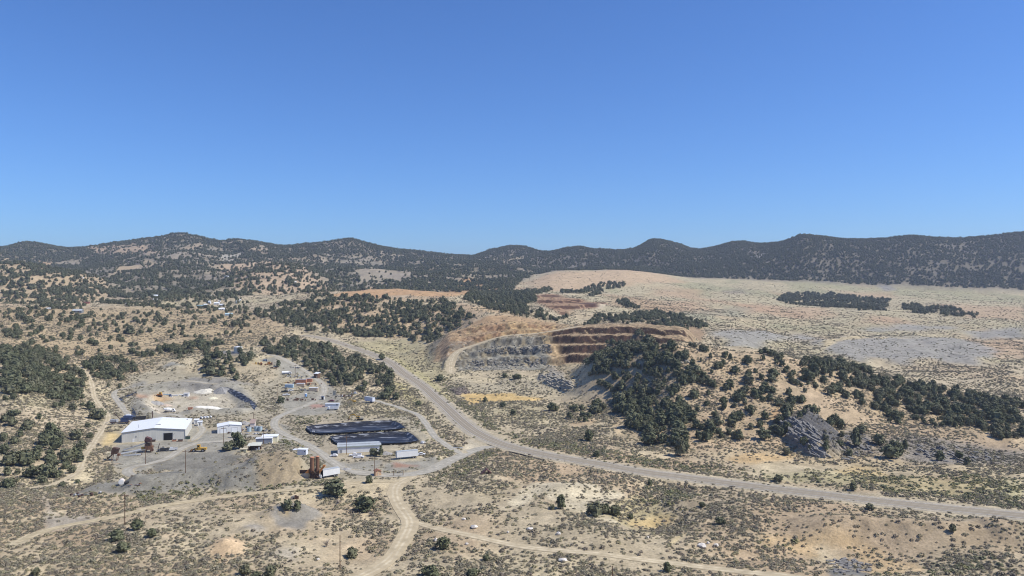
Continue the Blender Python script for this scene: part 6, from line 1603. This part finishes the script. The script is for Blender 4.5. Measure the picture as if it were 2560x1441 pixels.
t = thing('small_shelter', 'thin leaning dark post and cream hoses left of the pickups', 'post', 395, 1124, 0); part(t, 'post', RUSTD, ('beam', (0, 0, 0), (.8, 0, 3.2), .3, .2)); part(t, 'hose', CREAM, ('cyl', (1.5, 0, .2), (1.5, .3, .2), .8, .8, 12), ('cyl', (3.5, 0, .2), (3.5, .3, .2), .8, .8, 12))
# concrete slab by the loader
t = thing('slab', 'pale flat slab in front of the yellow loader bucket', 'slab', 482, 1134, 3); part(t, 'slab', CREAM, ('box', -2.6, 2.6, 0, .8, 0, .18)); part(t, 'footing', GREYH, ('box', -2.4, 2.4, .1, .7, -.2, 0))
# round tank end on the spoil bank
t = thing('old_tank', 'rust flecked white round tank lying end-on on the grey bank', 'tank', 303, 1213, 20)
part(t, 'shell', mat('white_pink_tank', (.72, .64, .58), .6, noise=.15, scale=1), ('cyl', (0, 0, 1.15), (0, 2.6, 1.15), 1.2, 1.2, 22)); part(t, 'end_plate', WHITE, ('cyl', (0, -.06, 1.15), (0, .0, 1.15), .9, 1.18, 22)); part(t, 'cradle', RUSTD, ('box', -1, 1, .3, .6, -.2, .3))
t = thing('black_drum', 'black drum right of the white round tank', 'drum', 316, 1211, 20); part(t, 'shell', BLACKP, ('cyl', (-.9, 0, .6), (.9, .3, .6), .6, .6, 14)); part(t, 'lid', TYRE, ('cyl', (.9, .3, .6), (1.0, .32, .6), .5, .5, 14))
junk(338, 1214, 6, (4, 1), [RUST, GREYM], 'flat rusty sheets right of the black drum', hmax=.4)
junk(205, 1243 - 5, 14, (9, 3), [RUSTD, GREYM], 'rusty frame and sheet leftovers at the left foot of the grey bank', hmax=.8)
# box liner pads
def liner(name, poly, lab, rough=.35, depth=.9, seed=1, cat='pond'):
    mp = [((u - 1280) / F * Y_, Y_) for u, Y_ in poly_map(poly, sub=5)]
    zr = float(np.median(Hat(HPOND, [p[0] for p in mp], [p[1] for p in mp]))) if depth > 1 else None
    pts = [Vector(p) for p in mp]; n = len(pts)
    xs = [p[0] for p in mp]; ys = [p[1] for p in mp]; q = []
    stp_ = 1.1 if depth > 1 else .8
    for a in np.arange(min(xs), max(xs), stp_):
        for b in np.arange(min(ys), max(ys), stp_):
            if inpoly(a, b, mp): q.append(Vector((a + .2 * math.sin(b * 3), b)))
    allp = pts + q
    vs, es, fs, *_ = delaunay_2d_cdt(allp, [(i, (i + 1) % n) for i in range(n)], [list(range(n))], 1, 1e-5)
    A = np.array([[v.x, v.y] for v in vs])
    seg = np.array(mp); nx_ = np.roll(seg, -1, 0)
    d = np.full(len(A), 1e9)
    for (a, b) in zip(seg, nx_):
        e = b - a; t_ = np.clip(((A - a) @ e) / max(e @ e, 1e-9), 0, 1)
        d = np.minimum(d, np.hypot(*(A - a - t_[:, None] * e).T))
    if depth > 1:
        wr = ridged(A[:, 0] * .35 + seed, A[:, 1] * 1.4, 5, 3, 300 + seed)
        z = zr + .45 - np.clip(d / 3.5, 0, 1) ** 1.0 * depth * .8 + .42 * wr * np.clip(d / 1.5, 0, 1)
    else:
        z = Hat(H, A[:, 0], A[:, 1]) + .22 + .1 * fbm(A[:, 0], A[:, 1], 2, 2, seed)
    o3 = Vector((float(A[:, 0].mean()), float(A[:, 1].mean()), float(z.mean())))
    me = bpy.data.meshes.new(name); me.from_pydata([(A[i, 0] - o3.x, A[i, 1] - o3.y, float(z[i]) - o3.z) for i in range(len(A))], [], [tuple(f) for f in fs])
    me.polygons.foreach_set('use_smooth', np.ones(len(fs), bool))
    m_ = bpy.data.materials.get('black_liner')
    if m_ is None:
        m_ = mat('black_liner', (.018, .019, .022), .45, spec=.35)
        nt_ = m_.node_tree; b_ = nt_.nodes['Principled BSDF']       # near black with pale grey streaks drawn out lengthwise
        tc_ = nt_.nodes.new('ShaderNodeTexCoord'); mp_ = nt_.nodes.new('ShaderNodeMapping'); mp_.inputs['Scale'].default_value = (.05, .55, 1); mp_.inputs['Rotation'].default_value = (0, 0, -.10)
        nz_ = nt_.nodes.new('ShaderNodeTexNoise'); nz_.inputs['Scale'].default_value = 1.0; nz_.inputs['Detail'].default_value = 5; nz_.inputs['Roughness'].default_value = .62
        nt_.links.new(tc_.outputs['Object'], mp_.inputs[0]); nt_.links.new(mp_.outputs[0], nz_.inputs['Vector'])
        cr_ = nt_.nodes.new('ShaderNodeValToRGB'); e_ = cr_.color_ramp.elements
        e_[0].position = .545; e_[0].color = (.020, .021, .026, 1); e_[1].position = .61; e_[1].color = (.24, .25, .27, 1)
        nt_.links.new(nz_.outputs[0], cr_.inputs[0]); nt_.links.new(cr_.outputs[0], b_.inputs['Base Color'])
    me.materials.append(m_)
    o = bpy.data.objects.new(name, me); o.location = o3
    return link(o, label=lab, category=cat), zr
ponds = []
for P_, lab in ((POND1, 'upper black lined pond, the one with bright wrinkles'), (POND2, 'lower black lined pond behind the long white building')):
    ponds.append(liner('lined_pond', P_, lab, depth=2.6, seed=len(ponds) + 1))
liner('ditch_liner', [(553, 971), (570, 972), (590, 980), (606, 990), (622, 1002), (640, 1014), (643, 1020), (636, 1031), (630, 1026), (624, 1014), (608, 1003), (592, 993), (574, 980)], 'long black liner strip curving along the right bank of the basin', depth=0, cat='liner')
liner('ditch_liner', [(297, 998), (304, 993), (322, 988), (341, 984), (342, 986), (324, 991), (306, 998), (312, 1006), (308, 1008)], 'short black liner strip hooking round the left corner of the basin', depth=0, cat='liner')
liner('ditch_liner', [(328, 1049), (330, 1024), (335, 1027), (341, 1040), (340, 1045), (334, 1050)], 'black liner patch left behind the warehouse', depth=0, cat='liner')
# pipes to the ponds and culverts
def pipe_line(name, pts, r, m_, lab, cat='pipe', dz=.25):
    P3 = [to_world(u, v) for u, v in pts]; x0, y0, z0 = P3[0]
    V, Fc = [], []
    fine = []
    for a, b in zip(P3[:-1], P3[1:]):
        for k_ in range(6):
            t_ = k_ / 6; X_, Y_ = a[0] + (b[0] - a[0]) * t_, a[1] + (b[1] - a[1]) * t_
            fine.append((X_ - x0, Y_ - y0, float(Hat(H, X_, Y_)) + dz - z0))
    fine.append((P3[-1][0] - x0, P3[-1][1] - y0, P3[-1][2] + dz - z0))
    tube(V, Fc, fine, [r] * len(fine), 6)
    me = bpy.data.meshes.new(name); me.from_pydata([tuple(v) for v in V], [], Fc); me.materials.append(m_)
    o = bpy.data.objects.new(name, me); o.location = (x0, y0, z0)
    return link(o, label=lab, category=cat)
pipe_line('black_pipe', [(744, 1057), (760, 1060), (785, 1066), (792, 1070)], .28, BLACKP, 'black pipe running into the left end of the upper pond')
pipe_line('black_pipe', [(838, 1094), (850, 1102), (860, 1108)], .2, BLACKP, 'black pipe dipping into the lower pond beside the long white building')
pipe_line('black_hose', [(1272, 1131), (1300, 1137), (1330, 1145), (1362, 1152)], .35, mat('dark_timber', (.05, .045, .04), .9), 'long dark pipe lying just below the highway near the junction')
pipe_line('black_hose', [(642, 1228), (660, 1225), (690, 1217), (720, 1209)], .2, mat('dark_hose', (.06, .05, .045), .9), 'dark hose lying along the pale track below the silos')
for u, v, h, lab in ((783, 1088, 2.2, 'white cabinet at the left corner of the upper pond'), (796, 1087, 1.1, 'low white box right of the cabinet at the upper pond corner')):
    t = thing('pump_cabinet', lab, 'cabinet', u, v, 5, 'white boxes at the pond corner'); part(t, 'body', WHITE, ('box', -.7, .7, 0, 1.0, 0, h)); part(t, 'door', GREYM, ('box', -.5, .5, -.04, 0, .1, h - .2)); part(t, 'roof', ROOFW, ('box', -.8, .8, -.1, 1.1, h, h + .08))
# containers of the scrap yard
def container(u, v, head, L_, h, m_, lab, roofm=None, W_=2.4):
    t = thing('shipping_container', lab, 'container', u, v, head, 'containers in the scrap yard')
    part(t, 'body', m_, ('box', -L_ / 2, L_ / 2, 0, W_, 0, h)); part(t, 'roof', roofm or ROOFW, ('box', -L_ / 2 - .04, L_ / 2 + .04, -.04, W_ + .04, h, h + .1)); part(t, 'door', m_, ('box', L_ / 2, L_ / 2 + .06, .1, 1.15, .15, h - .15)); part(t, 'door', m_, ('box', L_ / 2, L_ / 2 + .06, 1.25, 2.3, .15, h - .15))
    part(t, 'rib', m_, *[('box', -L_ / 2 + .2 + i * .6, -L_ / 2 + .35 + i * .6, -.05, 0, .1, h - .1) for i in range(int(L_ / .6) - 1)])
    return t
container(752, 959, 2, 8.6, 3.2, CONT, 'larger orange brown container in the middle of the scrap yard', ROOFW)
container(773, 956, 2, 4.0, 3.0, CONT, 'short orange brown container right behind the larger one', ROOFW)
container(751, 967, 0, 6.2, 2.4, TANM, 'cream tan container just below the larger orange brown one')
container(722, 970, -3, 6.2, 2.6, LBLUE, 'pale blue container at the left of the scrap yard')
container(783, 979, 0, 6.8, 2.7, TANM, 'tan container lowest right among the containers')
t = gable_shed('wood_shed', 'dark brown shed with white roof beside the yard road bend', 789, 946, -25, 3.8, 3.6, 3.6, 4.4, BROWNW, ROOFW, 'flat'); part(t, 'door', TANM, ('box', .6, 1.5, -.06, .01, 0, 2.1))
junk(770, 962, 22, (9, 3), [CONT, RUST, RUSTD], 'tangle of orange red steel parts right of the cream tan container', hmax=1.8)
junk(758, 976, 14, (6, 2.5), [TYRE, GREYM], 'dark grey machine parts left of the tan container')
junk(722, 958, 10, (6, 2), [YEL, RUST], 'yellow brown equipment between pale blue and orange containers')
junk(745, 1001, 26, (12, 3), [RUSTD, BROWNW, RUST], 'dark red brown scrap pile in the yard middle', hmax=1.6)
junk(660, 912, 30, (9, 6), [YEL, RUST, ORANGE], 'heap of yellow machine parts left of the cone juniper', hmax=2.4)
junk(684, 921, 12, (6, 2), [RUST, RUSTD], 'rusty pieces right of the yellow machine heap')
junk(664, 903, 8, (3, 1.4), [BLUE, LBLUE], 'blue drums above the yellow machine heap', hmax=1.6)
junk(735, 942, 20, (11, 2.5), [WHITE, GREYM, LBLUE], 'white and green sheet stack below the tanker truck', hmax=1.0)
junk(742, 921, 10, (5, 1.6), [GREYM, TYRE], 'dark trailer frame under the transformer pole', hmax=1.3)
junk(858, 992, 30, (14, 3), [RUSTD, TYRE, RUST, WHITE], 'long rusty debris row left of the pale blue grey trailer', hmax=1.4)
junk(885, 985, 8, (3, 1.4), [WHITE, GREYM], 'white and grey cabinets beside the dark post', hmax=2.6)
junk(813, 903, 8, (4, 2), [RUSTD, REDP], 'dark red wreck under the trees left of the highway')
t = thing('sign_board', 'tall cream panel standing at the right side of the yard', 'board', 836, 990, -8); part(t, 'panel', CREAM, ('box', -1.2, 1.2, 0, .25, .3, 4.0)); part(t, 'prop', BROWNW, ('beam', (-1, .3, 3.2), (-1, 2.4, 0), .15, .15), ('beam', (1, .3, 3.2), (1, 2.4, 0), .15, .15))
t = thing('blue_tank_stand', 'small blue tank on legs at the right of the dark red scrap pile', 'tank', 764, 996, 0); part(t, 'tank', mat('light_blue_paint', (.22, .38, .62), .5), ('cyl', (0, .6, 1.2), (0, .6, 3.2), .9, .9, 14)); part(t, 'lid', WHITE, ('cyl', (0, .6, 3.2), (0, .6, 3.4), .9, .5, 14)); part(t, 'leg', RUSTD, *[('box', x - .1, x + .1, y - .1, y + .1, 0, 1.2) for x in (-.6, .6) for y in (.1, 1.1)])
t = thing('dark_booth', 'small white edged dark booth in the yard left of the dark red car', 'booth', 806, 1000, 0); part(t, 'body', WHITE, ('box', -.9, 1.1, .1, 1.9, 0, 2.4)); part(t, 'opening', DARK, ('box', -.7, .8, .04, .1, .1, 2.1)); part(t, 'roof', BLUE, ('box', -1.0, 1.2, 0, 2.0, 2.4, 2.5))
# tank above the plant
t = thing('water_tank', 'large cream cylindrical water tank on the slope above the plant', 'tank', 591.5, 884, 0)
s = mpp(591, 884); r_ = 10.5 * s
part(t, 'shell', mat('cream_tank_paint', (.72, .68, .58), .6, noise=.05, scale=.5), ('cyl', (0, r_, -1), (0, r_, 15.5 * s), r_, r_, 36)); part(t, 'roof', ROOFW, ('cyl', (0, r_, 15.5 * s), (0, r_, 17 * s), r_ + .05, .3, 36)); part(t, 'hatch', GREYM, ('box', -.5, .5, r_ - .5, r_ + .5, 16.8 * s, 17.8 * s)); part(t, 'ladder', GREYM, ('box', r_ * .7, r_ * .7 + .4, r_ * .25, r_ * .3, 0, 15.5 * s))
# orange hut and gate
t = gable_shed('gate_hut', 'small orange block hut with brown gable roof at the gate', 946, 1190, 25, 2.7, 3.0, 1.9, 2.6, mat('orange_block', (.62, .42, .26), .85, noise=.1), ROOFR, 'y'); part(t, 'door', TANM, ('box', -.4, .4, -.05, .01, 0, 1.6))
t = thing('wire_gate', 'open grey wire gate beside the gravel road entrance', 'gate', 996, 1190, 5)
part(t, 'frame', GREYM, *[('box', x - .05, x + .05, -.05, .05, 0, 2.1) for x in (-1.9, 1.9)], ('box', -1.85, 1.85, -.04, .04, 2.02, 2.1), ('box', -1.85, 1.85, -.04, .04, .3, .38)); part(t, 'bar', GREYM, *[('box', -1.8 + i * .4, -1.77 + i * .4, -.01, .01, .38, 2.02) for i in range(10)])
part(t, 'post', POLEM, ('cyl', (2.2, 0, -.3), (2.2, 0, 2.4), .12, .1, 8)); part(t, 'post', POLEM, ('cyl', (-2.2, 0, -.3), (-2.2, 0, 2.4), .12, .1, 8))
t = thing('barrier', 'low white barrier beside the junction of the parallel track', 'barrier', 1145, 1122, -2); part(t, 'rail', WHITE, ('box', -2.6, 2.6, 0, .15, .3, .7)); part(t, 'post', GREYM, ('box', -2.2, -2.0, .0, .2, -.2, .3), ('box', 2.0, 2.2, .0, .2, -.2, .3))
# collapsed brown shed in the brush, stone ruin
t = thing('fallen_shed', 'collapsed rusty brown shed alone in the brush below the junction', 'shed', 1217, 1186, 10); part(t, 'roof', mat('rusty_brown_sheet', (.15, .075, .065), .8, noise=.3), ('prism', [(-2.6, 0), (0, 2.2), (.25, 2.2), (-2.2, 0)], 0, 2.6), ('prism', [(.1, 2.2), (2.2, .5), (2.2, .2), (.1, 1.9)], 0, 2.6)); part(t, 'wall', RUSTD, ('prism', [(.4, 0), (2.1, 0), (2.1, .6), (.4, 1.8)], .3, .6)); part(t, 'plank', BROWNW, ('beam', (-3, -.4, .2), (-.5, -.2, .5), .2, .1))
t = thing('stone_ruin', 'small stone and brick ruin behind the juniper pair in the foreground', 'ruin', 736, 1249, 10)
for i, (xx, hh) in enumerate([(-1.5, 1.2), (-.7, 1.5), (.1, 1.6), (.9, 1.3)]):
    part(t, 'block', RUSTD if i > 1 else GREYH, ('box', xx, xx + .75, 0, .8, 0, hh - (i % 2) * .1))
part(t, 'opening', DARK, ('box', -.6, 0, -.04, .0, .1, .8))
# pale boulders in the brush
def rock(u, v, w, h, lab, seed, m_=None):
    s = mpp(u, v); t_me = shape_mesh('boulder', [('lump', (0, 0, h * s * .35), (w * s / 2, w * s / 2.4, h * s * .65), seed)], m_ or ROCKM)
    x, y, z = to_world(u, v); o = bpy.data.objects.new('boulder', t_me); o.location = (x, y, z)
    return link(o, label=lab, category='boulder', group='pale boulders lying in the brush')
ROCKM = mat('pale_boulder', (.66, .62, .56), .9, noise=.2, scale=1.2)
for i, (u, v, w, h, lab) in enumerate([(1089, 1354, 9, 9, 'upright pale boulder left of the round juniper between the tracks'), (1270, 1333, 6, 5, 'small white boulder on the brush right of the track fork'), (1325, 1324, 18, 5, 'flat white boulder above the long track'), (1396, 1337, 13, 7, 'grey pale boulder above the long track at mid right'), (1770, 1360, 7, 6, 'white boulder right of the sandy gully'),
                                       (1755, 1368, 24, 9, 'wide pale boulder group left of the white one'), (1790, 1366, 14, 7, 'low pale boulder right of the white one'), (1619, 1346, 8, 5, 'pale boulder on the brush left of the sandy gully'), (1408, 1403, 22, 7, 'long pale boulder below the long track'), (1125, 1168, 6, 4, 'small white rock beside the gravel road'), (1167, 1362, 9, 5, 'white slab right of the round juniper'), (1160, 1300, 10, 5, 'pale flat rock above the long track near the fork'), (1185, 1320, 18, 8, 'rounded pale outcrop just above the long track'), (795, 1400, 10, 4, 'grey flat rock left of the nearest pole')]):
    rock(u, v, w, h, lab, 40 + i)
# dead trees
def dead(u, v, w, h, lab, seed):
    s = mpp(u, v); rr_ = random.Random(seed); t = thing('dead_tree', lab, 'tree', u, v, 0, 'bare dead trees')
    V, Fc = [], []; tube(V, Fc, [(0, 0, -.2), (.1, 0, h * s * .3), (-.1, 0, h * s * .6)], [.2, .15, .08], 6)
    me = bpy.data.meshes.new('trunk'); me.from_pydata([tuple(v_) for v_ in V], [], Fc); me.materials.append(M_DEAD); link(bpy.data.objects.new('trunk', me), t)
    V, Fc = [], []
    for i in range(26):
        a = rr_.uniform(0, 6.28); q = rr_.uniform(.4, 1) * w * s / 2; b = rr_.uniform(.2, 1) * h * s
        tube(V, Fc, [(0, 0, rr_.uniform(.1, .5) * h * s * .6), (q * .5 * math.cos(a), q * .5 * math.sin(a), b * .7), (q * math.cos(a), q * math.sin(a), b)], [.09, .05, .02], 4)
    me = bpy.data.meshes.new('branch'); me.from_pydata([tuple(v_) for v_ in V], [], Fc); me.materials.append(M_DEAD); o = link(bpy.data.objects.new('branches', me), t); o['kind'] = 'stuff'
dead(816, 1368, 26, 22, 'dark bare fallen tree left of the nearest pole', 1); dead(928, 1290, 22, 14, 'grey bare bush below the dirt road bend juniper', 2); dead(2112, 1070, 26, 22, 'reddish grey half dead tree on the knoll right slope', 3); dead(1765, 905, 20, 16, 'grey bare tree on top of the knoll', 4); dead(845, 1260, 18, 12, 'grey bare shrub right of the small stone ruin', 5); dead(2057, 1095, 18, 14, 'grey bare tree right of the rock outcrop', 6); dead(1880, 1005, 26, 18, 'pale grey leafless tree halfway up the knoll', 7)

# -- village on the hill and far structures
def house(u, v, w, h, wallm, roofm, lab, head=0, dep=1.1, axis='x', ymin=700.0):
    Y_ = visY(H, u, v, ymin); s = Y_ / F; W_, H_ = w * s, h * s
    t = gable_shed('house', lab, u, v, head, W_, W_ * .55 * dep, H_ * .55, H_ * .95, wallm, roofm, axis, group='village houses on the hill', ymin=ymin)
    part(t, 'window', GLASS, ('box', -W_ * .3, -W_ * .15, -.05, .02, H_ * .2, H_ * .4)); part(t, 'door', BROWNW, ('box', W_ * .1, W_ * .22, -.05, .02, 0, H_ * .42))
    return t
MW = mat('white_house_wall', (.72, .72, .70), .7)
for (u, v, w, h, wm, rm, lab) in [(387, 747, 13, 10, CREAM, ROOFW, 'cream two storey house at the left end of the village'), (388, 753, 9, 6, MW, ROOFW, 'small white trailer home below the cream two storey house'), (501, 769, 19, 6, BROWNW, ROOFT, 'long house with teal roof in the village middle'), (513, 765, 8, 5, MW, ROOFW, 'white cottage behind the teal roof house'),
                                  (523, 760, 6, 8, MW, ROOFW, 'narrow white house above the village middle'), (531, 742, 8, 3, MW, ROOFW, 'white roofed trailer highest in the village'), (541, 762, 12, 6, MW, ROOFW, 'white roofed house left of its twin in the village'), (553, 766, 10, 6, MW, ROOFW, 'white roofed house right of its twin in the village'), (554, 776, 14, 6, MW, ROOFW, 'white trailer home lowest in the village middle'),
                                  (594, 758, 7, 7, LBLUE, ROOFW, 'pale blue house at the right side of the village'), (571, 790, 17, 7, LBLUE, mat('pale_blue_roof', (.45, .58, .62), .5), 'pale blue roofed house alone below the village'), (215, 760, 14, 5, REDP, mat('red_roof', (.15, .06, .05), .7), 'dark red barn on the slope left of the village'), (192, 783, 22, 10, mat('grey_house_wall', (.2, .22, .23), .7), ROOFG, 'grey long house among trees at far left'),
                                  (317, 762, 6, 5, MW, ROOFW, 'tiny white hut right of the red barn'), (120, 774, 12, 4, CREAM, ROOFW, 'pale trailer among the trees at far left'), (738, 708, 6, 4, MW, ROOFW, 'tiny white hut on the ridge above the village'), (207, 696, 3, 3, MW, ROOFW, 'lone white speck hut on the far left slope'), (548, 755, 5, 3, MW, ROOFW, 'small white shed above the twin roofed houses'), (600, 752, 4, 3, MW, ROOFW, 'tiny white shed above the pale blue house')]:
    house(u, v, w, h, wm, rm, lab, head=R.uniform(-15, 20), ymin=600 if v > 700 else 1200)
t = thing('hill_tank', 'pale water tank on the ridge above the village', 'tank', 566, 697, 0, ymin=1200); part(t, 'shell', mat('pale_tank', (.66, .70, .70), .6), ('cyl', (0, 5, -2), (0, 5, 6.0), 6, 6, 24)); part(t, 'roof', ROOFW, ('cyl', (0, 5, 6.0), (0, 5, 6.6), 6, 1, 24)); part(t, 'ladder', GREYM, ('box', 3, 3.5, -.4, 0, 0, 6))
# radio mast on the left summit
Yk = float(skyY(448)); Xk = (448 - 1280) / F * Yk
t = bpy.data.objects.new('radio_mast', None); t.location = (Xk, Yk - 10, float(Hat(H, Xk, Yk - 10))); link(t, label='thin radio mast on the summit at the left skyline', category='mast')
part(t, 'mast', GREYM, ('cyl', (0, 0, -2), (0, 0, 24), .45, .2, 6)); part(t, 'antenna', GREYM, ('box', -2.2, 2.2, -.2, .2, 18, 18.6), ('box', -1.5, 1.5, -.2, .2, 21, 21.5)); part(t, 'brace', GREYM, ('beam', (-4, 0, 0), (0, 0, 14), .25, .25), ('beam', (4, 0, 0), (0, 0, 14), .25, .25))

# -- rock outcrops: tilted slabs standing out of the slope
GREYR = mat('grey_slate', (.26, .25, .235), .9, noise=.4, scale=.7); PALER = mat('pale_broken_rock', (.36, .33, .27), .95, noise=.3, scale=.7); BROWNR = mat('brown_rubble', (.22, .18, .15), .95, noise=.35, scale=.9)
def outcrop(label, cat, pts, n, size, m_, seed, dirn, name='rock_outcrop', piece='slab'):
    rr_ = random.Random(seed); cu = sum(p[0] for p in pts) / len(pts); cv = max(p[1] for p in pts)
    t = thing(name, label, cat, cu, cv - 2)
    ox, oy, oz = t.location; protos_ = []
    for i in range(6):
        L_, W_, H_ = size[0] * rr_.uniform(.7, 1.3), size[1] * rr_.uniform(.6, 1.4), size[2] * rr_.uniform(.6, 1.4)
        V = [(sx * L_ / 2 * rr_.uniform(.7, 1.1), sy * W_ / 2 * rr_.uniform(.6, 1.1), sz * H_ * rr_.uniform(.7, 1.1)) for sz in (-.6, .5) for sx, sy in ((-1, -1), (1, -1), (1, 1), (-1, 1))]
        me = bpy.data.meshes.new(piece); me.from_pydata(V, [], [(0, 3, 2, 1), (4, 5, 6, 7), (0, 1, 5, 4), (1, 2, 6, 5), (2, 3, 7, 6), (3, 0, 4, 7)]); me.materials.append(m_); protos_.append(me)
    k_ = 0; us = [p[0] for p in pts]; vs_ = [p[1] for p in pts]
    while k_ < n:
        u, v = rr_.uniform(min(us), max(us)), rr_.uniform(min(vs_), max(vs_))
        if not inpoly(u, v, pts): continue
        x, y, z = to_world(u, v); o = bpy.data.objects.new(piece, protos_[rr_.randrange(6)])
        o.location = (x - ox, y - oy, z - oz + .1); o.rotation_euler = (rr_.uniform(-.3, .3) + dirn[0], rr_.uniform(-.3, .3) + dirn[1], math.radians(dirn[2]) + rr_.uniform(-.25, .25))
        link(o, t); k_ += 1
outcrop('large dark grey slate outcrop on the right foot of the wooded knoll', 'rock', [(1955, 1062), (1985, 1048), (2030, 1066), (2060, 1095), (2070, 1140), (2030, 1142), (1985, 1105)], 130, (4.6, 1.1, 1.2), GREYR, 5, (.25, .45, -52))
outcrop('grey shale ledges between the slate outcrop and the dry wash', 'rock', [(2105, 1085), (2170, 1095), (2185, 1140), (2110, 1150)], 36, (3.6, 1.0, .8), GREYR, 6, (.2, .3, -50))
outcrop('striped grey shale ledges low on the slope at far right', 'rock', [(2290, 1115), (2440, 1125), (2520, 1150), (2380, 1162), (2290, 1140)], 60, (4.0, 1.0, .8), GREYR, 7, (.2, .3, -45))
outcrop('pale craggy rock spur between the pit floor and the yellow flat', 'rock', [(1345, 948), (1372, 926), (1405, 940), (1438, 968), (1412, 978), (1370, 962)], 100, (3.2, 1.9, 1.7), PALER, 8, (.2, .2, -40))
outcrop('dark brown rubble pile right of the highway above the yellow flat', 'rubble', [(1126, 974), (1162, 969), (1176, 984), (1142, 988)], 90, (1.8, 1.5, .9), BROWNR, 9, (0, 0, 0), 'rubble_pile', 'stone')
outcrop('grey broken rock patch at the lower right corner below the golden strip', 'rubble', [(2065, 1402), (2120, 1398), (2182, 1414), (2180, 1430), (2090, 1434)], 80, (1.2, 1.0, .55), GREYR, 10, (0, 0, 0), 'rubble_pile', 'stone')
outcrop('scattered blocks on top of the wooded knoll', 'rock', [(1640, 905), (1700, 880), (1720, 905), (1660, 930)], 26, (3.0, 2.0, 1.6), PALER, 11, (0, 0, -30))
outcrop('broken ledges along the foot of the lit pit wall', 'rubble', [(1160, 920), (1180, 900), (1370, 895), (1380, 914), (1300, 926), (1180, 928)], 170, (1.9, 1.4, .95), PALER, 12, (.1, .1, 0), 'rubble_pile', 'stone')
outcrop('rough rock blocks on the middle bench of the lit pit wall', 'rock', [(1195, 880), (1230, 866), (1375, 862), (1380, 880), (1260, 886)], 130, (1.9, 1.5, 1.0), mat('mixed_pit_rock', (.27, .25, .215), .95, noise=.4, scale=.7), 13, (.1, .1, -20))
